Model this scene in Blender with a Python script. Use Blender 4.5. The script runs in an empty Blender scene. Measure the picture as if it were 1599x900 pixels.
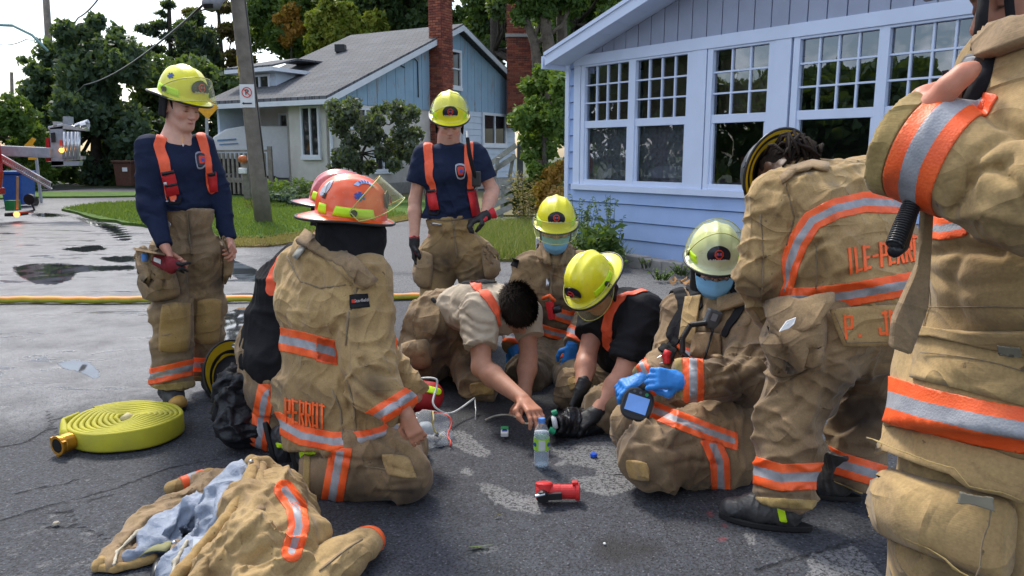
import bpy, bmesh, math, random
import numpy as np
from mathutils import Vector, Matrix
from mathutils.bvhtree import BVHTree
R = math.radians
random.seed(7); np.random.seed(7)
SC = bpy.context.scene
COL = SC.collection

# ---------------------------------------------------------------- camera
F = 1180.0; PITCH = math.atan(208/F); H = 1.3
cd = bpy.data.cameras.new('camera'); cam = bpy.data.objects.new('camera', cd); COL.objects.link(cam)
cd.lens = 36*F/1599; cd.sensor_width = 36; cd.clip_start = .05; cd.clip_end = 2000
cam.location = (0, 0, H); cam.rotation_euler = (math.pi/2-PITCH, 0, 0)
SC.camera = cam
CP, SP = math.cos(PITCH), math.sin(PITCH)
def W(px, py, Y):
    a = (px-799.5)/F; b = -(py-450)/F
    dy = CP+b*SP; dz = -SP+b*CP
    t = Y/dy
    return Vector((a*t, Y, H+dz*t))
def G(px, py, z=0.0):
    a = (px-799.5)/F; b = -(py-450)/F
    t = (z-H)/(-SP+b*CP)
    return Vector((a*t, (CP+b*SP)*t, z))
def PX(P):
    P = np.asarray(P, float)
    y = P[..., 1]; z = P[..., 2]-H
    f = y*CP-z*SP; u = y*SP+z*CP
    f = np.where(np.abs(f) < 1e-4, 1e-4, f)
    return np.stack([799.5+F*P[..., 0]/f, 450-F*u/f], -1)

# ---------------------------------------------------------------- world, sun, exposure
SUN_EL, SUN_AZ = R(52), R(-28)      # azimuth measured from +Y towards +X
world = bpy.data.worlds.new('World'); SC.world = world; world.use_nodes = True
wn, wl = world.node_tree.nodes, world.node_tree.links
wn.clear()
def wnode(t, **k):
    n = wn.new(t)
    for a, b in k.items(): setattr(n, a, b)
    return n
wo = wnode('ShaderNodeOutputWorld'); bg = wnode('ShaderNodeBackground')
sky = wnode('ShaderNodeTexSky', sky_type='NISHITA', sun_disc=False, sun_elevation=SUN_EL, sun_rotation=SUN_AZ, dust_density=2.0)
tc = wnode('ShaderNodeTexCoord'); sep = wnode('ShaderNodeSeparateXYZ'); mp = wnode('ShaderNodeMapping')
n1 = wnode('ShaderNodeTexNoise'); n1.inputs['Scale'].default_value = 2.1; n1.inputs['Detail'].default_value = 8; n1.inputs['Roughness'].default_value = .58
mp.inputs['Scale'].default_value = (1, 1, 2.4)
wl.new(tc.outputs['Generated'], mp.inputs[0]); wl.new(mp.outputs[0], n1.inputs[0])
cr = wnode('ShaderNodeValToRGB'); cr.color_ramp.elements[0].position = .48; cr.color_ramp.elements[1].position = .62
wl.new(n1.outputs[0], cr.inputs[0])
n2 = wnode('ShaderNodeTexNoise'); n2.inputs['Scale'].default_value = 3.3; n2.inputs['Detail'].default_value = 6
wl.new(mp.outputs[0], n2.inputs[0])
cc = wnode('ShaderNodeValToRGB'); cc.color_ramp.elements[0].position = .3; cc.color_ramp.elements[1].position = .7
cc.color_ramp.elements[0].color = (7.5, 8.0, 9.0, 1); cc.color_ramp.elements[1].color = (13.5, 13.8, 14.2, 1)
wl.new(n2.outputs[0], cc.inputs[0])
mx = wnode('ShaderNodeMixRGB')
wl.new(cr.outputs[0], mx.inputs[0]); wl.new(sky.outputs[0], mx.inputs[1]); wl.new(cc.outputs[0], mx.inputs[2])
wl.new(mx.outputs[0], bg.inputs[0]); bg.inputs[1].default_value = .125
wl.new(bg.outputs[0], wo.inputs[0])
sd = bpy.data.lights.new('sun', 'SUN'); sun = bpy.data.objects.new('sun', sd); COL.objects.link(sun)
sd.energy = 2.15; sd.angle = R(11); sd.color = (1, .95, .87)
_d = Vector((math.sin(SUN_AZ)*math.cos(SUN_EL), math.cos(SUN_AZ)*math.cos(SUN_EL), math.sin(SUN_EL)))
sun.rotation_euler = _d.to_track_quat('Z', 'Y').to_euler()
SC.view_settings.view_transform = 'Standard'; SC.view_settings.look = 'None'
SC.view_settings.exposure = 0.82; SC.view_settings.gamma = 1
SC.cycles.max_bounces = 6; SC.cycles.transparent_max_bounces = 12; SC.cycles.diffuse_bounces = 3

# ---------------------------------------------------------------- numpy noise
def _h(ix, iy, iz, s):
    n = (ix*374761393+iy*668265263+iz*2147483647+s*144665) & 0xffffffff
    n = ((n ^ (n >> 13))*1274126177) & 0xffffffff
    return ((n ^ (n >> 16)) & 0xffff)/65535.0
def vnoise(P, s=0):
    P = np.asarray(P, float); I = np.floor(P).astype(np.int64); f = P-I; f = f*f*(3-2*f)
    x, y, z = I[:, 0], I[:, 1], I[:, 2]; r = 0
    for a in (0, 1):
        wx = f[:, 0] if a else 1-f[:, 0]
        for b in (0, 1):
            wy = f[:, 1] if b else 1-f[:, 1]
            for c in (0, 1):
                wz = f[:, 2] if c else 1-f[:, 2]
                r = r+_h(x+a, y+b, z+c, s)*wx*wy*wz
    return r
def fbm(P, s=0, o=3):
    r = 0; a = .5; t = 0
    for i in range(o):
        r = r+a*vnoise(P*(2**i), s+i*17); t += a; a *= .5
    return r/t

# ---------------------------------------------------------------- objects
def base_of(p):
    return Vector(p['_loc']) if p is not None else Vector((0, 0, 0))
def tag(o, label=None, cat=None, group=None, kind=None):
    if label: o['label'] = label
    if cat: o['category'] = cat
    if group: o['group'] = group
    if kind: o['kind'] = kind
    return o
def thing(name, label, cat, loc, group=None):
    o = bpy.data.objects.new(name, None); COL.objects.link(o)
    o.empty_display_size = .1; o.location = loc; o['_loc'] = tuple(loc)
    return tag(o, label, cat, group)
def mk(name, V, Fc, m=None, parent=None, smooth=True, loc=None, mats=None, mi=None):
    """mesh object from world-space vertices; hangs under parent"""
    V = np.asarray(V, dtype=np.float64).reshape(-1, 3)
    b = Vector(loc) if loc is not None else (base_of(parent) if parent is not None else Vector((0, 0, 0)))
    me = bpy.data.meshes.new(name)
    V = V-np.array(b)
    if isinstance(Fc, np.ndarray):
        n, k = Fc.shape
        me.vertices.add(len(V)); me.vertices.foreach_set('co', V.ravel().astype(np.float32))
        me.loops.add(n*k); me.loops.foreach_set('vertex_index', Fc.ravel().astype(np.int32))
        me.polygons.add(n); me.polygons.foreach_set('loop_start', (np.arange(n)*k).astype(np.int32))
        me.update(calc_edges=True); me.validate()
    else:
        me.from_pydata(V.tolist(), [], [list(f) for f in Fc]); me.update()
    if mats:
        for q in mats: me.materials.append(q)
        me.polygons.foreach_set('material_index', np.asarray(mi, dtype=np.int32))
    elif m: me.materials.append(m)
    if smooth: me.polygons.foreach_set('use_smooth', np.ones(len(me.polygons), dtype=bool))
    o = bpy.data.objects.new(name, me); COL.objects.link(o)
    o['_loc'] = tuple(b)
    if parent is not None:
        o.parent = parent; o.location = b-base_of(parent)
    else: o.location = b
    return o
def attr(o, name, vals):
    a = o.data.attributes.new(name, 'FLOAT', 'POINT'); a.data.foreach_set('value', np.asarray(vals, dtype=np.float32))
def cattr(o, name, vals):
    a = o.data.attributes.new(name, 'FLOAT_COLOR', 'POINT')
    v = np.ones((len(vals), 4), dtype=np.float32); v[:, :3] = vals; a.data.foreach_set('color', v.ravel())
def bevel(o, w=.004, seg=2, ang=35):
    m = o.modifiers.new('bevel', 'BEVEL'); m.width = w; m.segments = seg; m.limit_method = 'ANGLE'; m.angle_limit = R(ang); return o
def solid(o, t, off=-1):
    m = o.modifiers.new('solid', 'SOLIDIFY'); m.thickness = t; m.offset = off; return o
def curve(pts, k=7):
    """smooth path through the points"""
    P = [Vector(p) for p in pts]; P = [P[0]*2-P[1]]+P+[P[-1]*2-P[-2]]; out = []
    for i in range(1, len(P)-2):
        for j in range(k):
            t = j/k; a, b, c, d = P[i-1:i+3]; out.append(.5*((2*b)+(c-a)*t+(2*a-5*b+4*c-d)*t*t+(3*b-a-3*c+d)*t**3))
    return out+[P[-2]]
class MB:
    """collects simple shapes into one mesh"""
    def __init__(s): s.v = []; s.f = []
    def add(s, V, Fc):
        n = len(s.v); s.v += [tuple(p) for p in V]; s.f += [tuple(i+n for i in f) for f in Fc]; return s
    def box(s, c, size, M=None):
        x, y, z = [q/2 for q in size]
        P = [Vector((a*x, b*y, d*z)) for a in (-1, 1) for b in (-1, 1) for d in (-1, 1)]
        if M is not None: P = [M @ p for p in P]
        c = Vector(c)
        return s.add([p+c for p in P], [(0, 1, 3, 2), (4, 6, 7, 5), (0, 4, 5, 1), (2, 3, 7, 6), (0, 2, 6, 4), (1, 5, 7, 3)])
    def bar(s, a, b, w, h, up=(0, 0, 1)):
        a, b = Vector(a), Vector(b); d = (b-a); L = d.length; d.normalize()
        u = Vector(up); x = d.cross(u)
        if x.length < 1e-4: x = d.cross(Vector((0, 1, 0)))
        x.normalize(); u = x.cross(d)
        M = Matrix((x, d, u)).transposed()
        return s.box((a+b)/2, (w, L, h), M)
    def tube(s, pts, r, n=10, cap=True):
        pts = [Vector(p) for p in pts]; m = len(pts)
        rr = r if hasattr(r, '__len__') else [r]*m
        V = []; u = None
        for i, p in enumerate(pts):
            d = (pts[min(i+1, m-1)]-pts[max(i-1, 0)])
            if d.length < 1e-9: d = Vector((0, 0, 1))
            d.normalize()
            if u is None:
                u = d.orthogonal().normalized()
            u = (u-d*u.dot(d))
            if u.length < 1e-6: u = d.orthogonal()
            u.normalize(); w = d.cross(u)
            for k in range(n):
                t = 2*math.pi*k/n
                V.append(p+(u*math.cos(t)+w*math.sin(t))*rr[i])
        Fc = [(i*n+k, i*n+(k+1) % n, (i+1)*n+(k+1) % n, (i+1)*n+k) for i in range(m-1) for k in range(n)]
        if cap: Fc += [tuple(range(n-1, -1, -1)), tuple((m-1)*n+k for k in range(n))]
        return s.add(V, Fc)
    def lathe(s, prof, c=(0, 0, 0), M=None, n=24):
        V = []
        for (r, z) in prof:
            for k in range(n):
                t = 2*math.pi*k/n; p = Vector((r*math.cos(t), r*math.sin(t), z))
                V.append((M @ p if M is not None else p)+Vector(c))
        m = len(prof)
        Fc = [(i*n+k, i*n+(k+1) % n, (i+1)*n+(k+1) % n, (i+1)*n+k) for i in range(m-1) for k in range(n)]
        Fc += [tuple(range(n-1, -1, -1)), tuple((m-1)*n+k for k in range(n))]
        return s.add(V, Fc)
    def prism(s, poly, t):
        """poly: 3D points of a planar outline, t: extrusion vector"""
        n = len(poly); t = Vector(t); P = [Vector(p) for p in poly]
        return s.add(P+[p+t for p in P], [tuple(range(n))[::-1], tuple(range(n, 2*n))]+[(i, (i+1) % n, n+(i+1) % n, n+i) for i in range(n)])
    def build(s, name, m, parent=None, smooth=False, loc=None, bev=None):
        o = mk(name, s.v, s.f, m, parent, smooth, loc)
        bm = bmesh.new(); bm.from_mesh(o.data); bmesh.ops.recalc_face_normals(bm, faces=bm.faces); bm.to_mesh(o.data); bm.free()
        if bev: bevel(o, bev)
        return o
def clone(o, loc=None, parent=None, name=None):
    c = o.copy(); COL.objects.link(c); c.parent = parent
    if loc is not None: c.location = loc
    return c
def struct(o): o['kind'] = 'structure'; return o

# ---------------------------------------------------------------- materials
def hx(s):
    s = s.lstrip('#'); v = [int(s[i:i+2], 16)/255 for i in (0, 2, 4)]
    return tuple(((c+.055)/1.055)**2.4 if c > .04 else c/12.92 for c in v)
class NT:
    def __init__(s, name):
        s.m = bpy.data.materials.new(name); s.m.use_nodes = True; s.n = s.m.node_tree.nodes; s.l = s.m.node_tree.links
        s.b = s.n['Principled BSDF']; s.out = s.n['Material Output']; s._tc = None
    def node(s, t, **k):
        n = s.n.new(t)
        for a, b in k.items(): setattr(n, a, b)
        return n
    def set(s, inp, v):
        i = s.b.inputs[inp]
        if hasattr(v, 'is_linked') or isinstance(v, bpy.types.NodeSocket): s.l.new(v, i)
        elif isinstance(v, (tuple, list)): i.default_value = (*v[:3], 1)
        else: i.default_value = v
        return s
    def co(s, kind='Object', scale=None):
        if s._tc is None: s._tc = s.node('ShaderNodeTexCoord')
        o = s._tc.outputs[kind]
        if scale is not None:
            mp = s.node('ShaderNodeMapping'); mp.inputs['Scale'].default_value = scale if hasattr(scale, '__len__') else (scale,)*3
            s.l.new(o, mp.inputs[0]); o = mp.outputs[0]
        return o
    def geo(s):
        g = s.node('ShaderNodeNewGeometry'); return g.outputs['Position']
    def noise(s, sc, det=4, rough=.55, v=None, dist=0):
        n = s.node('ShaderNodeTexNoise'); n.inputs['Scale'].default_value = sc; n.inputs['Detail'].default_value = det
        n.inputs['Roughness'].default_value = rough; n.inputs['Distortion'].default_value = dist
        s.l.new(v if v is not None else s.co(), n.inputs['Vector']); return n.outputs[0]
    def ramp(s, v, *stops):
        r = s.node('ShaderNodeValToRGB'); e = r.color_ramp.elements
        while len(e) < len(stops): e.new(.5)
        for q, (p, c) in zip(e, stops):
            q.position = p; q.color = (*c[:3], 1) if hasattr(c, '__len__') else (c, c, c, 1)
        s.l.new(v, r.inputs[0]); return r.outputs[0]
    def mix(s, f, a, b, mode='MIX'):
        m = s.node('ShaderNodeMixRGB', blend_type=mode)
        for i, v in enumerate((f, a, b)):
            if isinstance(v, bpy.types.NodeSocket): s.l.new(v, m.inputs[i])
            elif isinstance(v, (tuple, list)): m.inputs[i].default_value = (*v[:3], 1)
            else: m.inputs[i].default_value = v if i == 0 else (v, v, v, 1)
        return m.outputs[0]
    def math(s, op, a, b=0.0, c=None, clamp=False):
        m = s.node('ShaderNodeMath', operation=op, use_clamp=clamp)
        for i, v in enumerate((a, b) if c is None else (a, b, c)):
            if isinstance(v, bpy.types.NodeSocket): s.l.new(v, m.inputs[i])
            else: m.inputs[i].default_value = v
        return m.outputs[0]
    def attr(s, name, out='Fac'):
        a = s.node('ShaderNodeAttribute', attribute_name=name); return a.outputs[out]
    def bump(s, h, strength=.3, dist=.01, normal=None):
        b = s.node('ShaderNodeBump'); b.inputs['Strength'].default_value = strength; b.inputs['Distance'].default_value = dist
        s.l.new(h, b.inputs['Height'])
        if normal is not None: s.l.new(normal, b.inputs['Normal'])
        s.l.new(b.outputs[0], s.b.inputs['Normal']); return b.outputs[0]
MATS = {}
def M(name, col=None, rough=.6, metal=0, var=.12, nscale=12, bump=.0, bscale=60, spec=.4, col2=None, sheen=0, coat=0, emit=None, emit_s=0, bdist=.004):
    if name in MATS: return MATS[name]
    t = NT(name)
    c2 = col2 if col2 else tuple(max(0, c*(1-2.2*var)) for c in col)
    f = t.ramp(t.noise(nscale, 5), (.32, 0.0), (.68, 1.0))
    t.set('Base Color', t.mix(f, c2, col)); t.set('Roughness', rough); t.set('Metallic', metal); t.set('Specular IOR Level', spec)
    if sheen: t.set('Sheen Weight', sheen)
    if coat: t.set('Coat Weight', coat); t.set('Coat Roughness', .08)
    if bump: t.bump(t.noise(bscale, 3), bump, bdist)
    if emit: t.set('Emission Color', emit); t.set('Emission Strength', emit_s)
    MATS[name] = t.m; return t.m
def glassy(name, tint, gloss=.25, trans=.8, rough=.03):
    if name in MATS: return MATS[name]
    t = NT(name); tr = t.node('ShaderNodeBsdfTransparent'); tr.inputs[0].default_value = (*tint, 1)
    t.set('Base Color', tint); t.set('Roughness', rough); t.set('Specular IOR Level', .6)
    fr = t.node('ShaderNodeFresnel'); fr.inputs[0].default_value = 1.5
    f = t.math('MULTIPLY_ADD', fr.outputs[0], 1.0-gloss, gloss, clamp=True)
    gb = t.node('ShaderNodeNewGeometry'); f2 = t.math('MULTIPLY', f, t.math('SUBTRACT', 1.0, gb.outputs['Backfacing'])); mxs = t.node('ShaderNodeMixShader')
    t.l.new(t.math('MAXIMUM', f2, 1-trans), mxs.inputs[0]); t.l.new(tr.outputs[0], mxs.inputs[1]); t.l.new(t.b.outputs[0], mxs.inputs[2])
    t.l.new(mxs.outputs[0], t.out.inputs[0]); MATS[name] = t.m; return t.m
def turnout(name, a, b, c, dirt=.5):
    """heavy canvas of bunker gear: faded tan with worn and soiled patches and a fine twill"""
    if name in MATS: return MATS[name]
    t = NT(name)
    f1 = t.ramp(t.noise(4.5, 6, .6), (.36, 0.0), (.64, 1.0)); base = t.mix(f1, b, a)
    f2 = t.ramp(t.noise(9, 8, .65, dist=.6), (.53, 0.0), (.72, dirt)); base = t.mix(f2, base, c)
    f3 = t.ramp(t.noise(170, 2), (.3, .86), (.7, 1.08)); base = t.mix(1.0, base, f3, 'MULTIPLY')
    sp = t.ramp(t.noise(48, 3, .5), (.70, 0.0), (.74, .6)); base = t.mix(sp, base, (.02, .016, .012))
    ex = t.attr('soil'); base = t.mix(ex, base, t.mix(.5, c, (.03, .024, .018)))
    t.set('Base Color', base); t.set('Roughness', .85); t.set('Specular IOR Level', .2); t.set('Sheen Weight', .12)
    w = t.node('ShaderNodeTexWave', wave_type='BANDS', bands_direction='DIAGONAL'); w.inputs['Scale'].default_value = 110; w.inputs['Distortion'].default_value = 1.5
    t.l.new(t.co(), w.inputs[0])
    b1 = t.bump(w.outputs[0], .05, .002)
    b2 = t.bump(t.noise(19, 5, .55, dist=.8), .28, .010, b1); hs = []
    for sc, st, am in ((2.6, (1, 1, .75), 1.0), (5.5, (1, 1, .6), .45), (4.0, (.7, .7, 1.3), .6)):
        nv = t.noise(sc, 1.2, .4, v=t.co(scale=st), dist=.9); rg = t.math('ABSOLUTE', t.math('SUBTRACT', nv, .5))
        hs.append(t.math('MULTIPLY', t.ramp(rg, (0.0, 1.0), (.03, .55), (.12, 0.0)), am))
    msk = t.ramp(t.noise(3.0, 3), (.38, .15), (.60, 1.0)); t.bump(t.math('MULTIPLY', t.math('ADD', t.math('ADD', hs[0], hs[1]), hs[2]), msk), .75, .020, b2)
    MATS[name] = t.m; return t.m
TAN = turnout('bunker_tan', (.44, .30, .132), (.31, .205, .095), (.11, .074, .044), .6)
TANB = turnout('bunker_brown', (.335, .23, .12), (.225, .152, .088), (.08, .056, .042), .7)
TANK = turnout('bunker_dark', (.26, .195, .12), (.18, .135, .085), (.07, .052, .036), .7)
PATCH = turnout('knee_patch_tan', (.44, .29, .115), (.33, .21, .08), (.14, .09, .05), .5)
CUFF = turnout('cuff_tan', (.40, .29, .11), (.30, .21, .08), (.14, .1, .05), .4)
def stripe_mat():
    t = NT('reflective_stripe')
    s = t.attr('band'); k = t.math('GREATER_THAN', s, .36)
    org = t.mix(t.ramp(t.noise(14, 5), (.35, 0.0), (.7, 1.0)), (.80, .085, .012), (1.0, .16, .035))
    sil = t.mix(t.ramp(t.noise(20, 5), (.3, 0.0), (.7, 1.0)), (.23, .235, .26), (.40, .405, .43))
    ch = t.node('ShaderNodeTexVoronoi'); ch.inputs['Scale'].default_value = 260; t.l.new(t.co(), ch.inputs[0])
    c = t.mix(k, sil, org)
    sm = t.ramp(t.noise(11, 7, .65), (.55, 0.0), (.8, .55)); c = t.mix(sm, c, (.09, .05, .03))
    t.set('Base Color', c); t.set('Roughness', .5); t.bump(ch.outputs[0], .25, .002)
    return t.m
STRIPE = stripe_mat()
ORANGE = M('orange_tape', (1.0, .15, .03), .55, var=.1, bump=.3, bscale=250, bdist=.002)
REDSTRAP = M('red_webbing', (.62, .02, .025), .6, bump=.3, bscale=220)
BLACKC = M('black_cloth', (.014, .014, .017), .85, bump=.5, bscale=22, spec=.2, bdist=.01)
BLACKP = M('black_plastic', (.018, .018, .02), .35)
NAVY = M('navy_cloth', (.012, .020, .052), .85, bump=.6, bscale=14, spec=.2, bdist=.01)
NITRILE = M('blue_nitrile', (.03, .24, .70), .5, var=.08, bump=.5, bscale=55, bdist=.006)
LIME = M('lime_reflective', (.62, .95, .02), .4, var=.03, nscale=30)
SILVER = M('silver_metal', (.55, .56, .58), .3, metal=.9)
WHITE = M('white_plastic', (.75, .76, .76), .5, var=.04)
MASK = M('mask_blue', (.22, .50, .78), .8, var=.06)
HAIRM = M('hair_dark', (.022, .014, .010), .8, var=.2, spec=.15)
def skin_mat():
    t = NT('skin'); c = t.attr('col', 'Color')
    f = t.ramp(t.noise(35, 5), (.3, .90), (.7, 1.06)); c = t.mix(1.0, c, f, 'MULTIPLY')
    t.set('Base Color', c); t.set('Roughness', .5); t.set('Specular IOR Level', .35)
    t.set('Subsurface Weight', .12); t.b.inputs['Subsurface Radius'].default_value = (.012, .005, .003); t.b.inputs['Subsurface Scale'].default_value = 1
    t.bump(t.noise(220, 3), .12, .002); return t.m
SKIN = skin_mat()
# ---------------------------------------------------------------- implicit surfaces
def V3(p): return np.array([p[0], p[1], p[2]], dtype=float)
def nz(v):
    v = V3(v); return v/max(1e-9, np.linalg.norm(v))
class SDF:
    def __init__(s): s.P = []
    def cone(s, a, b, ra, rb=None, k=.02, g='T', flat=None, ca=False, cb=False, sub=False):
        s.P.append(('c', V3(a), V3(b), ra, ra if rb is None else rb, k, g, flat, ca, cb, sub)); return s
    def ell(s, c, A, rad, k=.02, g='T', sub=False):
        s.P.append(('e', V3(c), np.array([nz(q) for q in A]), rad, None, k, g, None, 0, 0, sub)); return s
    def chain(s, pts, rs, k=.02, g='T', **kw):
        for i in range(len(pts)-1): s.cone(pts[i], pts[i+1], rs[i], rs[i+1], k, g, **kw)
        return s
    @staticmethod
    def ev(p, X):
        if p[0] == 'c':
            _, a, b, ra, rb, k, g, flat, ca, cb, sub = p
            Q = X-a; ab = b-a
            if flat is not None:
                d = nz(flat[0]); f = flat[1]; Q = Q+(Q@d)[..., None]*d*(1/f-1); ab = ab+(ab@d)*d*(1/f-1)
            L2 = max(ab@ab, 1e-12); t = (Q@ab)/L2; tc = np.clip(t, 0, 1)
            d = np.linalg.norm(Q-tc[..., None]*ab, axis=-1)-(ra+(rb-ra)*tc)
            L = math.sqrt(L2)
            if cb: d = np.maximum(d, (t-1)*L)
            if ca: d = np.maximum(d, -t*L)
            return d
        _, c, A, rad = p[:4]
        Q = (X-c)@A.T; r = np.array(rad); q = Q/r; n = np.linalg.norm(q, axis=-1)
        return (n-1)*n/np.maximum(1e-6, np.linalg.norm(q/r, axis=-1))
    def bounds(s):
        lo = []; hi = []
        for p in s.P:
            if p[-1]: continue
            if p[0] == 'c':
                r = max(p[3], p[4]); lo.append(np.minimum(p[1], p[2])-r); hi.append(np.maximum(p[1], p[2])+r)
            else: r = max(p[3]); lo.append(p[1]-r); hi.append(p[1]+r)
        return np.min(lo, 0), np.max(hi, 0)
    def mesh(s, h, iters=1, clip=None):
        lo, hi = s.bounds()
        if clip is not None: lo = np.maximum(lo, clip[0]); hi = np.minimum(hi, clip[1])
        lo = lo-3*h; n = np.ceil((hi-lo)/h).astype(int)+4
        ax = [lo[i]+h*np.arange(n[i]) for i in range(3)]
        D = np.full(n, .5, dtype=np.float32)
        for p in s.P:
            if p[0] == 'c':
                r = max(p[3], p[4]); a = np.minimum(p[1], p[2])-r; b = np.maximum(p[1], p[2])+r
            else: r = max(p[3]); a = p[1]-r; b = p[1]+r
            m = p[5]+3*h
            i0 = np.clip(np.floor((a-m-lo)/h).astype(int), 0, n-1); i1 = np.clip(np.ceil((b+m-lo)/h).astype(int)+1, 1, n)
            if np.any(i1 <= i0): continue
            sl = tuple(slice(i0[q], i1[q]) for q in range(3))
            X = np.stack(np.meshgrid(ax[0][sl[0]], ax[1][sl[1]], ax[2][sl[2]], indexing='ij'), -1)
            d = SDF.ev(p, X); cur = D[sl]; k = p[5]
            if p[-1]:
                hh = np.clip(.5-.5*(cur+d)/k, 0, 1); D[sl] = cur+(-d-cur)*hh+k*hh*(1-hh)
            else:
                hh = np.clip(.5+.5*(cur-d)/k, 0, 1); D[sl] = cur+(d-cur)*hh-k*hh*(1-hh)
        for q in range(3):
            sl = [slice(None)]*3; sl[q] = 0; D[tuple(sl)] = .5; sl[q] = -1; D[tuple(sl)] = .5
        I = D < 0
        c = [I[a:n[0]-1+a, b:n[1]-1+b, e:n[2]-1+e] for a in (0, 1) for b in (0, 1) for e in (0, 1)]
        cnt = sum(q.astype(np.int8) for q in c)
        act = np.argwhere((cnt > 0) & (cnt < 8))
        idx = -np.ones(n-1, dtype=np.int32); idx[act[:, 0], act[:, 1], act[:, 2]] = np.arange(len(act))
        off = [(a, b, e) for a in (0, 1) for b in (0, 1) for e in (0, 1)]
        vals = np.stack([D[act[:, 0]+a, act[:, 1]+b, act[:, 2]+e] for a, b, e in off], 1).astype(float)
        acc = np.zeros((len(act), 3)); w = np.zeros(len(act))
        for i in range(8):
            for j in range(i+1, 8):
                df = np.array(off[j])-np.array(off[i])
                if np.abs(df).sum() != 1: continue
                vi, vj = vals[:, i], vals[:, j]; m = (vi < 0) != (vj < 0)
                t = np.where(m, vi/np.where(m, vi-vj, 1), 0)
                acc[m] += (np.array(off[i])+t[:, None]*df)[m]; w[m] += 1
        Vv = lo+h*(act+acc/w[:, None])
        Fs = []
        for q in range(3):
            o1, o2 = (q+1) % 3, (q+2) % 3
            s0 = [slice(None)]*3; s1 = [slice(None)]*3; s0[q] = slice(0, -1); s1[q] = slice(1, None)
            A, B = I[tuple(s0)], I[tuple(s1)]; E = np.argwhere(A != B)
            E = E[(E[:, o1] > 0) & (E[:, o2] > 0) & (E[:, o1] < n[o1]-1) & (E[:, o2] < n[o2]-1)]
            fl = A[E[:, 0], E[:, 1], E[:, 2]]
            def cell(d1, d2):
                Z = E.copy(); Z[:, o1] -= d1; Z[:, o2] -= d2; return idx[Z[:, 0], Z[:, 1], Z[:, 2]]
            qd = np.stack([cell(1, 1), cell(0, 1), cell(0, 0), cell(1, 0)], 1)
            qd[~fl] = qd[~fl][:, ::-1]; Fs.append(qd)
        Fc = np.concatenate(Fs); Fc = Fc[(Fc >= 0).all(1)]
        for _ in range(iters): Vv = smooth(Vv, Fc, .5)
        return Vv, Fc
    def dist(s, g, X):
        ds = [SDF.ev(p, X) for p in s.P if p[6] == g and not p[-1]]
        return np.min(ds, 0) if ds else np.full(len(X), 9.)
def smooth(V, Fc, a):
    S = np.zeros_like(V); C = np.zeros(len(V)); k = Fc.shape[1]
    for i in range(k):
        j = Fc[:, (i+1) % k]
        for d in range(3): S[:, d] += np.bincount(Fc[:, i], V[j, d], len(V))+np.bincount(j, V[Fc[:, i], d], len(V))
        C += np.bincount(Fc[:, i], minlength=len(V))+np.bincount(j, minlength=len(V))
    m = C > 0; V = V.copy(); V[m] += a*(S[m]/C[m][:, None]-V[m]); return V
def normals(V, Fc):
    if Fc.shape[1] == 4: fn = np.cross(V[Fc[:, 2]]-V[Fc[:, 0]], V[Fc[:, 3]]-V[Fc[:, 1]])
    else: fn = np.cross(V[Fc[:, 1]]-V[Fc[:, 0]], V[Fc[:, 2]]-V[Fc[:, 0]])
    N = np.zeros_like(V)
    for i in range(Fc.shape[1]):
        for d in range(3): N[:, d] += np.bincount(Fc[:, i], fn[:, d], len(V))
    return N/np.maximum(1e-12, np.linalg.norm(N, axis=1))[:, None]

def dist_poly(Q, pts):
    """2D distance of points Q to a polyline"""
    d = np.full(len(Q), 1e9)
    for a, b in zip(pts[:-1], pts[1:]):
        a = np.array(a, float); b = np.array(b, float); ab = b-a
        t = np.clip(((Q-a)@ab)/max(1e-9, ab@ab), 0, 1)
        d = np.minimum(d, np.linalg.norm(Q-a-t[:, None]*ab, axis=1))
    return d

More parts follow.
